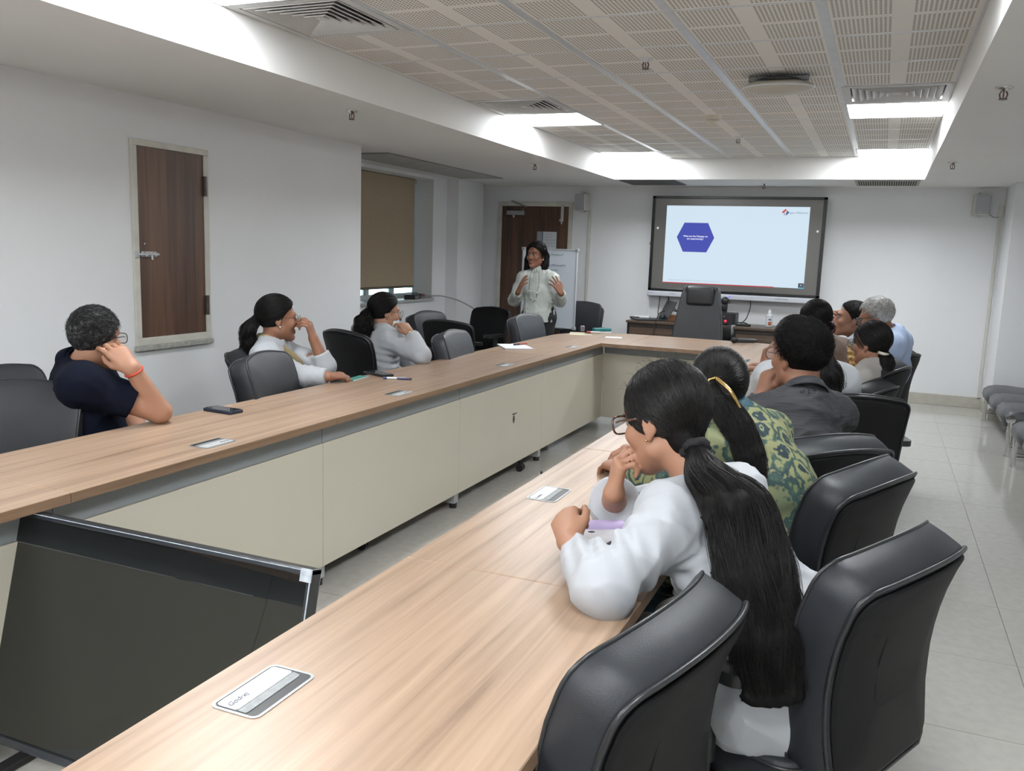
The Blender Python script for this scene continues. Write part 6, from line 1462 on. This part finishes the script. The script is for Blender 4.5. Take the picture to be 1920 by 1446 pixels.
# ---- 5 woman in brown with gold border
h = Head((-0.352, 5.588, 1.105), (-0.80, 0.60), 0.0, -0.25, 0.97)
SL, SR, EL, WL, ER, WR = (-0.365, 5.44, 0.925), (-0.205, 5.70, 0.925), (-0.50, 5.32, 0.80), (-0.64, 5.46, 0.79), (-0.47, 5.80, 0.80), (-0.64, 5.70, 0.79)
hL = hand_prims(WL, (-0.7, 0.6, 0), (0, 0, 1), -1, (0.4, 0.45, 0.5, 0.5), 0.05, 0.92); hR = hand_prims(WR, (-0.9, -0.3, 0), (0, 0, 1), 1, (0.4, 0.45, 0.5, 0.5), 0.05, 0.92)
root, G = person('woman in a brown kurta with a gold-bordered shawl and low hair bun', h, (-0.285, 5.56, 0.97), (-0.10, 5.60, 0.55), (-0.86, 0.51), SL, SR, EL, WL, ER, WR, hL, hR, SK_M, True, 0.008)
cloth('kurta', root, G['torso'] + slv(SL, EL, WL, 0.70) + slv(SR, ER, WR, 0.70), BROWNK, 0.016, 0.009, wr=[(61, 26, 0.008, (0, 0, 1), 0.3)], cuts=[sleeve_cut(EL, WL, 0.73, 0.085), sleeve_cut(ER, WR, 0.73, 0.085)], hole=(G['N'] - G['up'] * 0.03, A3(*h.w((0, -0.02, -0.08))), 0.060, 0.062))
trousers(root, G, BROWNK, 0.018)
bk = -G['fwd']
path = spline([G['N'] + G['fwd'] * 0.05 + A3(0.0, 0.03, 0.02), G['N'] + bk * 0.05 + A3(0.05, 0.05, 0.0), G['N'] + bk * 0.13 + A3(0.06, 0.02, -0.10), G['N'] + bk * 0.18 + A3(0.06, -0.02, -0.22), G['P'] + bk * 0.15 + A3(0.02, -0.06, 0.12)], 14)
cloth('shawl_border', root, [('fc', path[i], path[i + 1], unit(G['lat'] + A3(0.2, 0, 0.2)), 0.03, 0.012, 0.03, 0.012, 0.02) for i in range(13)], GOLDB, 0.004, 0.008, wr=[(62, 60, 0.006, (0, 0, 1), 0.5)])
bun = h.loc(A3(-0.262, 5.535, 1.062)[None].astype(f32))[0]
pulled(root, h, bun, 700, 0.012, 0.005, 61, 0.0014)
bc = h.w(bun); cloth('hair_bun', root, [('ell', bc, np.eye(3), np.array([0.036, 0.036, 0.034]), 0.0)], HAIRB, 0.0, 0.005, wr=[(63, 90, 0.008, (1, 0, 0.5), 0.3)])
V, F = tube_np([np.array([bc + A3(0.03 * math.cos(a), 0.012 * math.sin(a) - 0.02, 0.03 * math.sin(a) + 0.012) for a in np.linspace(0, 2 * PI, 17)])], [0.006], 6); attach(link('hair_tie', poly_mesh('hair_tie', V, F, True), pm('maroon_tie', (0.05, 0.012, 0.014), 0.5, var=(40, 0.3))), root)
glasses(h, GUNM, root, 'square', 0.0014)

# ---- 6 man in the grey shirt, hand at his brow
h = Head((-0.170, 6.445, 1.072), (-0.98, -0.12), 0.0, 0.10, 1.03)
SL, SR, EL, WL, ER, WR = (-0.115, 6.27, 0.90), (-0.085, 6.62, 0.90), (-0.38, 6.22, 0.80), (-0.56, 6.32, 0.79), (-0.44, 6.64, 0.80), (-0.355, 6.52, 1.005)
hR = hand_prims(WR, (0.35, -0.15, 0.8), (-0.75, 0.2, 0.45), 1, (0.35, 0.45, 0.55, 0.6), 0.06, 1.0, 0.4); hL = hand_prims(WL, (-0.9, 0.1, 0), (0, 0, 1), -1, (0.4, 0.45, 0.5, 0.5), 0.05, 1.0)
root, G = person('man in a grey shirt with short dark hair holding a hand to his brow', h, (-0.105, 6.45, 0.935), (0.04, 6.50, 0.55), (-0.97, -0.05), SL, SR, EL, WL, ER, WR, hL, hR, SK_M, False, 0.006, sw=1.08)
cloth('shirt', root, G['torso'] + slv(SL, EL, WL, 0.70) + slv(SR, ER, WR, 0.55), GREYSH, 0.014, 0.009, wr=[(71, 26, 0.007, (0, 0, 1), 0.3)], cuts=[sleeve_cut(EL, WL, 0.73, 0.085), sleeve_cut(ER, WR, 0.58, 0.085)], hole=(G['N'] - G['up'] * 0.03, A3(*h.w((0, -0.02, -0.08))), 0.066, 0.068))
collar(G['N'] + G['up'] * 0.012, G['up'], G['fwd'], GREYSH, root, 0.066, 0.034, 0.45)
trousers(root, G, TROUS, 0.018)
cropped(root, h, 700, 0.02, 0.009, HAIRB, 0.005, 71, comb=(0.1, 0.6, 0.3), lift=0.5, r=0.0016)
eyes_brows(h, root)

# ---- 7 grey-haired man in the blue shirt
h = Head((-0.012, 5.864, 1.128), (-0.98, 0.14), 0.0, -0.28, 0.97)
SL, SR, EL, WL, ER, WR = (0.085, 5.70, 0.965), (0.13, 6.07, 0.965), (-0.08, 5.60, 0.77), (-0.235, 5.67, 0.92), (-0.20, 6.10, 0.76), (-0.42, 6.02, 0.79)
hL = hand_prims(WL, (-0.55, 0.2, 0.5), (-0.4, -0.7, 0.5), -1, (0.4, 0.5, 0.6, 0.6), 0.05, 1.0); hR = hand_prims(WR, (-0.9, -0.1, 0), (0, 0, 1), 1, (0.4, 0.45, 0.5, 0.5), 0.05, 1.0)
root, G = person('grey-haired man with glasses in a light blue shirt', h, (0.095, 5.89, 1.01), (0.0, 6.0, 0.56), (-0.98, 0.12), SL, SR, EL, WL, ER, WR, hL, hR, SK_M, False, 0.006, sw=1.2)
cloth('shirt', root, G['torso'] + slv(SL, EL, WL, 0.85) + slv(SR, ER, WR, 0.85), BLUESH, 0.018, 0.009, wr=[(81, 22, 0.010, (0, 0, 1), 0.3)], cuts=[sleeve_cut(EL, WL, 0.88, 0.085), sleeve_cut(ER, WR, 0.88, 0.085)], hole=(G['N'] - G['up'] * 0.03, A3(*h.w((0, -0.02, -0.08))), 0.066, 0.068))
collar(G['N'] + G['up'] * 0.012, G['up'], G['fwd'], BLUESH, root, 0.066, 0.036, 0.45)
trousers(root, G, TROUS, 0.018)
cropped(root, h, 1800, 0.032, 0.014, GREYHAIR, 0.005, 81, comb=(0.2, 0.8, 0.1), lift=0.25, r=0.0018)
glasses(h, GUNM, root, 'square', 0.0017); eyes_brows(h, root, GREYHAIR)

# ---- 8 woman with the pale hair clip
h = Head((-0.022, 5.026, 1.034), (-0.86, 0.50), 0.0, -0.06, 0.94)
SL, SR, EL, WL, ER, WR = (-0.045, 4.87, 0.855), (0.065, 5.16, 0.855), (-0.24, 4.84, 0.74), (-0.44, 4.94, 0.79), (-0.20, 5.26, 0.75), (-0.44, 5.22, 0.79)
hL = hand_prims(WL, (-0.9, 0.2, 0), (0, 0, 1), -1, (0.4, 0.45, 0.5, 0.5), 0.05, 0.92); hR = hand_prims(WR, (-0.9, 0, 0), (0, 0, 1), 1, (0.4, 0.45, 0.5, 0.5), 0.05, 0.92)
root, G = person('woman in a cream top with dark-rimmed glasses and a pale clip in her hair', h, (0.012, 5.005, 0.915), (-0.11, 5.15, 0.53), (-0.93, 0.37), SL, SR, EL, WL, ER, WR, hL, hR, SK_M, True, 0.006)
cloth('cream_top', root, G['torso'] + slv(SL, EL, WL, 0.70) + slv(SR, ER, WR, 0.70), COATG, 0.016, 0.008, wr=[(91, 20, 0.008, (0, 0, 1), 0.3)], cuts=[sleeve_cut(EL, WL, 0.73, 0.085), sleeve_cut(ER, WR, 0.73, 0.085)], hole=(G['N'] - G['up'] * 0.03, A3(*h.w((0, -0.02, -0.08))), 0.060, 0.062))
trousers(root, G, TROUS, 0.018)
cl = A3(0.045, 4.985, 0.992); pulled(root, h, h.loc(cl[None].astype(f32))[0], 900, 0.014, 0.0045, 91, 0.0013)
tail(root, ([(0.035, 4.995, 1.0), (0.058, 4.965, 0.955), (0.050, 4.955, 0.905), (0.02, 4.95, 0.865)], [0.022, 0.045, 0.05, 0.025], [0.02, 0.04, 0.042, 0.02], (0.92, 0.39, 0)), 500, 92, 0.006, r=0.0013, wave=0.005, frizz=0.004)
V, F = tube_np([np.array([cl + A3(-0.028, -0.03, 0.004), cl + A3(-0.005, -0.042, 0.0), cl + A3(0.022, -0.032, -0.006)])], [0.0085], 8); attach(link('hair_clip', poly_mesh('hair_clip', V, F, True), pm('clip_cream', (0.55, 0.52, 0.44), 0.3, var=(20, 0.1))), root)
glasses(h, GUNM, root, 'square', 0.0019); eyes_brows(h, root)

# ---- 9 man in the navy polo
h = Head((-2.782, 2.448, 1.070), (-0.14, 0.99), 0.0, -0.05, 0.98)
SL, SR, EL, WL, ER, WR = (-2.995, 2.60, 0.925), (-2.715, 2.325, 0.915), (-2.95, 2.76, 0.70), (-2.74, 2.66, 0.60), (-2.545, 2.525, 0.795), (-2.575, 2.425, 0.975)
hR = hand_prims(WR, (-0.62, -0.12, 0.62), (0.62, -0.62, 0.45), 1, (0.30, 0.42, 0.55, 0.65), 0.07, 1.0, 0.2); hL = hand_prims(WL, (0.8, -0.4, -0.1), (0, 0, 1), -1, (0.4, 0.5, 0.5, 0.5), 0.05, 1.0)
root, G = person('man in a navy polo shirt holding a hand to his ear, elbow on the table', h, (-2.865, 2.43, 0.948), (-2.79, 2.46, 0.56), (0.85, 0.53), SL, SR, EL, WL, ER, WR, hL, hR, SK_L, False, 0.005, sw=1.12)
cloth('polo_shirt', root, G['torso'] + [('rc', A3(*SR), fr(SR, ER, 0.66), 0.058, 0.055, 0.05), ('rc', A3(*SL), fr(SL, EL, 0.66), 0.058, 0.055, 0.05)], NAVYM, 0.015, 0.007, wr=[(101, 18, 0.009, (0.6, 0.4, -0.5), 0.3), (102, 40, 0.003, (0.6, 0.4, -0.5), 0.3)], cuts=[sleeve_cut(SR, ER, 0.64, 0.10), sleeve_cut(SL, EL, 0.64, 0.10)], hole=(G['N'] - G['up'] * 0.03, A3(*h.w((0, -0.02, -0.08))), 0.068, 0.070))
collar(G['N'] + G['up'] * 0.016, G['up'], G['fwd'], NAVYM, root, 0.068, 0.036, 0.4)
trousers(root, G, TROUS, 0.016)
cropped(root, h, 3600, 0.034, 0.013, SALTHAIR, 0.0045, 101, comb=(0.45, 0.6, 0.25), lift=0.16, r=0.0010)
glasses(h, GUNM, root, 'square', 0.0018)
d = unit(np.array(WR) - np.array(ER)); q0 = fr(ER, WR, 0.93); e1 = unit(np.cross(d, A3(0, 0, 1))); e2 = np.cross(d, e1)
V, F = tube_np([np.array([q0 + e1 * 0.0335 * math.cos(a) + e2 * 0.0335 * math.sin(a) for a in np.linspace(0, 2 * PI, 29)])], [0.0042], 6); attach(link('bracelet', poly_mesh('bracelet', V, F, True), pm('thread_red', (0.50, 0.06, 0.03), 0.7, var=(60, 0.2))), root)

# ---- 10 woman with the gold scarf
h = Head((-2.969, 3.79, 1.060), (0.62, 0.78), 0.0, -0.04, 1.0)
SL, SR, EL, WL, ER, WR = (-3.07, 3.93, 0.875), (-2.925, 3.64, 0.870), (-2.76, 3.93, 0.80), (-2.805, 3.885, 0.955), (-2.74, 3.69, 0.775), (-2.60, 3.73, 0.785)
hL = hand_prims(WL, (-0.20, -0.15, 0.85), (0.75, 0.25, 0.35), -1, (0.55, 0.65, 0.75, 0.8), 0.06, 0.92, 0.3); hR = hand_prims(WR, (0.45, 0.85, 0), (0.1, -0.2, 0.95), 1, (0.35, 0.4, 0.45, 0.5), 0.05, 0.92)
root, G = person('woman in a white coat and gold scarf, hand at her mouth, ponytail behind', h, (-3.0, 3.785, 0.925), (-3.03, 3.77, 0.53), (0.85, 0.52), SL, SR, EL, WL, ER, WR, hL, hR, SK_M, True, 0.0055)
thigh = [('rc', G['hips'][i], fr(G['hips'][i], G['knees'][i], 0.8), 0.092, 0.08, 0.06) for i in (0, 1)]
cloth('lab_coat', root, G['torso'] + slv(SL, EL, WL, 0.45) + slv(SR, ER, WR, 0.90) + thigh, COATM, 0.018, 0.008, wr=[(111, 18, 0.010, (0.5, 0.2, -0.7), 0.3)], folds=[(fr(fr(ER, SR, 0.2), WR, 0.2), unit(np.array(WR) - np.array(SR)), 0.07, 0.035, 0.006)], cuts=[sleeve_cut(EL, WL, 0.48, 0.085), sleeve_cut(ER, WR, 0.93, 0.085)], hole=(G['N'] - G['up'] * 0.03, A3(*h.w((0, -0.02, -0.08))), 0.060, 0.062))
f_ = G['fwd']; path = spline([G['N'] - f_ * 0.065 + A3(0, 0, 0.035), G['N'] + G['lat'] * 0.068 + A3(0, 0, 0.022), G['N'] + f_ * 0.075 + G['lat'] * 0.05 + A3(0, 0, -0.035), G['N'] + f_ * 0.14 + G['lat'] * 0.035 + A3(0, 0, -0.10), G['N'] + f_ * 0.17 + G['lat'] * 0.02 + A3(0, 0, -0.2)], 12)
cloth('scarf', root, [('rc', path[i], path[i + 1], 0.019, 0.022, 0.02) for i in range(11)], GOLDSC, 0.0, 0.006, wr=[(112, 70, 0.008, (0.4, 0.2, -0.8), 0.2)])
trousers(root, G, TROUS, 0.018)
pulled(root, h, (-0.01, -0.105, -0.005), 1200, 0.013, 0.0045, 111, 0.0012)
tail(root, ([h.w((-0.01, -0.10, 0.0)), (-3.055, 3.665, 1.005), (-3.06, 3.66, 0.94), (-3.075, 3.655, 0.88), (-3.09, 3.645, 0.84)], [0.026, 0.042, 0.042, 0.036, 0.016], [0.026, 0.036, 0.036, 0.028, 0.014], (0.92, 0.39, 0)), 600, 112, 0.006, r=0.0012, wave=0.009, waves=1.6, frizz=0.006)
glasses(h, GUNM, root, 'round', 0.0011); stud(root, h, 1, PEARL, 0.005)
# ---- 11 woman with the wavy ponytail
h = Head((-3.020, 4.97, 1.030), (0.60, 0.80), 0.0, -0.10, 1.0)
SL, SR, EL, WL, ER, WR = (-3.12, 5.06, 0.86), (-2.885, 4.82, 0.855), (-2.90, 5.12, 0.68), (-2.74, 4.98, 0.62), (-2.60, 4.725, 0.795), (-2.745, 4.84, 0.915)
hR = hand_prims(WR, (-0.60, 0.12, 0.55), (0.70, -0.45, 0.50), 1, (0.45, 0.75, 0.85, 0.9), 0.03, 0.92, 0.5); hL = hand_prims(WL, (0.9, 0.2, 0), (0, 0, 1), -1, (0.4, 0.45, 0.5, 0.5), 0.05, 0.92)
root, G = person('woman in a white coat and face mask with a wavy dark ponytail', h, (-3.025, 4.94, 0.90), (-2.94, 4.80, 0.53), (0.66, 0.75), SL, SR, EL, WL, ER, WR, hL, hR, SK_L, True, 0.0055)
cloth('lab_coat', root, G['torso'] + slv(SL, EL, WL, 0.85) + slv(SR, ER, WR, 0.86) + [('rc', G['hips'][i], fr(G['hips'][i], G['knees'][i], 0.8), 0.092, 0.08, 0.06) for i in (0, 1)], COATM, 0.018, 0.008, wr=[(121, 18, 0.009, (0.5, 0.2, -0.7), 0.3)], folds=[(fr(SR, G['P'], 0.5) + A3(0.05, -0.03, 0), (0.2, 0, 1), 0.12, 0.04, 0.007)], cuts=[sleeve_cut(EL, WL, 0.88, 0.085), sleeve_cut(ER, WR, 0.89, 0.085)], hole=(G['N'] - G['up'] * 0.03, A3(*h.w((0, -0.02, -0.08))), 0.060, 0.062))
collar(G['N'] + G['up'] * 0.008, G['up'], G['fwd'], COATM, root, 0.062, 0.03, 0.5)
trousers(root, G, TROUS, 0.018)
pulled(root, h, (-0.012, -0.105, 0.0), 1200, 0.013, 0.0045, 121, 0.0012)
tail(root, ([h.w((-0.012, -0.10, 0.005)), (-3.065, 4.80, 0.975), (-3.065, 4.775, 0.92), (-3.045, 4.765, 0.865)], [0.03, 0.058, 0.064, 0.045], [0.028, 0.045, 0.045, 0.03], (0.92, 0.39, 0)), 800, 122, 0.006, r=0.0013, wave=0.014, waves=2.0, frizz=0.006)
cloth('face_mask', root, [('ell', A3(*h.w((0, 0.052, -0.066))), h.R, np.array([0.056, 0.052, 0.052]) * h.s, 0.0)], pm('mask_white', (0.62, 0.64, 0.66), 0.7, var=(20, 0.03)), 0.004, 0.005, cuts=[(h.w((0, 0.045, 0)), -h.R[1], 0.5)])
V, F = tube_np([np.array([h.w(p) for p in ((0.052, 0.05, -0.045), (0.07, 0.01, -0.02), (0.083, -0.01, 0.02))])], [0.0016], 5); attach(link('mask_loop', poly_mesh('mask_loop', V, F, True), MATS['mask_white']), root)
glasses(h, GUNM, root, 'round', 0.0012); stud(root, h, 1, GOLDM, 0.004)
d = unit(np.array(WR) - np.array(ER)); q0 = fr(ER, WR, 0.95); e1 = unit(np.cross(d, A3(0, 0, 1))); e2 = np.cross(d, e1)
V, F = tube_np([np.array([q0 + e1 * 0.031 * math.cos(a) + e2 * 0.031 * math.sin(a) for a in np.linspace(0, 2 * PI, 25)])], [0.0045], 6); attach(link('bracelet', poly_mesh('bracelet', V, F, True), GOLDM), root)

# ---- 12 standing woman in front of the whiteboard
Yp = 7.85
h = Head((-3.085, Yp, 1.428), (-0.18, -0.98), 0.03, -0.02, 1.0)
SL, SR, EL, WL, ER, WR = (-2.925, 7.87, 1.21), (-3.205, 7.85, 1.205), (-2.825, 7.86, 1.005), (-2.745, 7.66, 1.085), (-3.285, 7.83, 0.985), (-3.175, 7.64, 1.075)
hR = hand_prims(WR, (0.42, -0.12, 0.85), (-0.75, -0.55, 0.25), 1, (0.12, 0.15, 0.2, 0.25), 0.22, 0.98, -0.1); hL = hand_prims(WL, (-0.50, -0.12, 0.82), (0.70, -0.60, 0.25), -1, (0.12, 0.15, 0.2, 0.25), 0.22, 0.98, -0.1)
P = A3(-3.045, 7.88, 0.86)
kn = ([A3(-2.95, 7.87, 0.47), A3(-3.13, 7.87, 0.47)], [A3(-2.945, 7.90, 0.09), A3(-3.135, 7.90, 0.09)])
root, G = person('standing woman in a sage blouse and black trousers gesturing with both hands', h, (-3.065, 7.865, 1.275), P, (0.08, -1.0), SL, SR, EL, WL, ER, WR, hL, hR, SK_D, True, 0.0052, knees=kn, standing=True, chest=1.2, sw=0.86)
puff = [('rc', A3(*SL), A3(*EL), 0.056, 0.050, 0.03), ('rc', A3(*EL), fr(EL, WL, 0.72), 0.053, 0.040, 0.02), ('rc', A3(*SR), A3(*ER), 0.056, 0.050, 0.03), ('rc', A3(*ER), fr(ER, WR, 0.72), 0.053, 0.040, 0.02)]
hem = [('fc', P + A3(0, 0, 0.0), P + A3(0, 0, 0.12), G['lat'], 0.150, 0.115, 0.128, 0.098, 0.04), ('fc', P - A3(0, 0, 0.09), P, G['lat'], 0.158, 0.122, 0.150, 0.115, 0.03)]
cloth('blouse', root, G['torso'] + puff + hem, BLOUSE, 0.012, 0.007, wr=[(131, 30, 0.013, (0, 0, 1), 0.08), (132, 62, 0.006, (0, 0, 1), 0.1)], cuts=[(P - A3(0, 0, 0.07), (0, 0, -1), 0.35), sleeve_cut(EL, WL, 0.86, 0.09), sleeve_cut(ER, WR, 0.86, 0.09)], hole=(G['N'] - G['up'] * 0.03, A3(*h.w((0, -0.02, -0.08))), 0.056, 0.058))
collar(G['N'] + G['up'] * 0.012, G['up'], G['fwd'], BLOUSE, root, 0.056, 0.05, 0.02, False, 'neck_band')
trousers(root, G, TROUS, 0.012)
V, F = hair_cap(h, 0.018, True, -0.07, 0.0022, (1, 0, 0.6), 0.0045, None, True); hc = attach(obj_np('hair', V, F, HAIRB, None), root)
P_, rr = pulled_strands(h, (0.0, -0.085, -0.06), 700, 0.018, True, 131, 11, 0.0013); V, F = strands_np(P_, rr); o = link('strands', mesh_np('strands', V, F), HAIRBS, hc); o['kind'] = 'stuff'
for s, (x0, x1, x2) in ((1, (0.070, 0.090, 0.085)), (-1, (0.072, 0.088, 0.080))):
    gd = ([h.w((s * 0.040, 0.020, 0.108)), h.w((s * 0.076, 0.022 if s > 0 else -0.005, 0.055)), h.w((s * 0.086, -0.005 if s > 0 else -0.045, -0.02)), h.w((s * x1, 0.0 if s > 0 else -0.035, -0.085)), h.w((s * x2, 0.012 if s > 0 else -0.015, -0.135)), h.w((s * 0.062, 0.02, -0.155))], [0.022, 0.030, 0.036, 0.042, 0.038, 0.016], [0.014, 0.018, 0.026, 0.034, 0.034, 0.016], h.R[1])
    tail(root, gd, 420, 133 + s, 0.006, r=0.0014, K=22, wave=0.009, waves=2.2, frizz=0.004, name='side_hair')
gd = ([h.w((0, -0.09, 0.06)), h.w((0, -0.115, 0.0)), h.w((0, -0.11, -0.08)), h.w((0, -0.09, -0.14))], [0.05, 0.075, 0.08, 0.06], [0.02, 0.03, 0.035, 0.02], h.R[0]); tail(root, gd, 300, 136, 0.007, r=0.0014, wave=0.008, name='back_hair')
eyes_brows(h, root, None, (122, 66, 64)); stud(root, h, -1, PEARL, 0.006)
# long necklace with beads
fy = lambda x, z: A3(x, Yp - 0.118, z)
npth = spline([A3(-3.10, 7.80, 1.285), fy(-3.115, 1.20), fy(-3.110, 1.10), fy(-3.09, 1.02), fy(-3.055, 1.0), fy(-3.03, 1.04), fy(-3.02, 1.12), fy(-3.02, 1.20), A3(-3.03, 7.80, 1.285)], 60)
def front(Q):
    out = []
    for p in Q:
        ys_ = np.linspace(7.60, 7.90, 61); L_ = np.stack([np.full(61, p[0]), ys_, np.full(61, p[2])], 1).astype(f32); dd = ev(G['torso'] + hem, L_, 0.018); k = np.argmax(dd < 0); out.append((p[0], ys_[k] - 0.006, p[2]))
    return np.array(out)
npth = front(npth); V, F = tube_np([npth], [0.0017], 5); nk = attach(link('necklace', poly_mesh('necklace', V, F, True), GUNM), root)
for k in (16, 22, 28, 33, 40, 46): o = MB().ball(npth[k], 0.0085, 10).obj('bead', PEARL, nk, True)
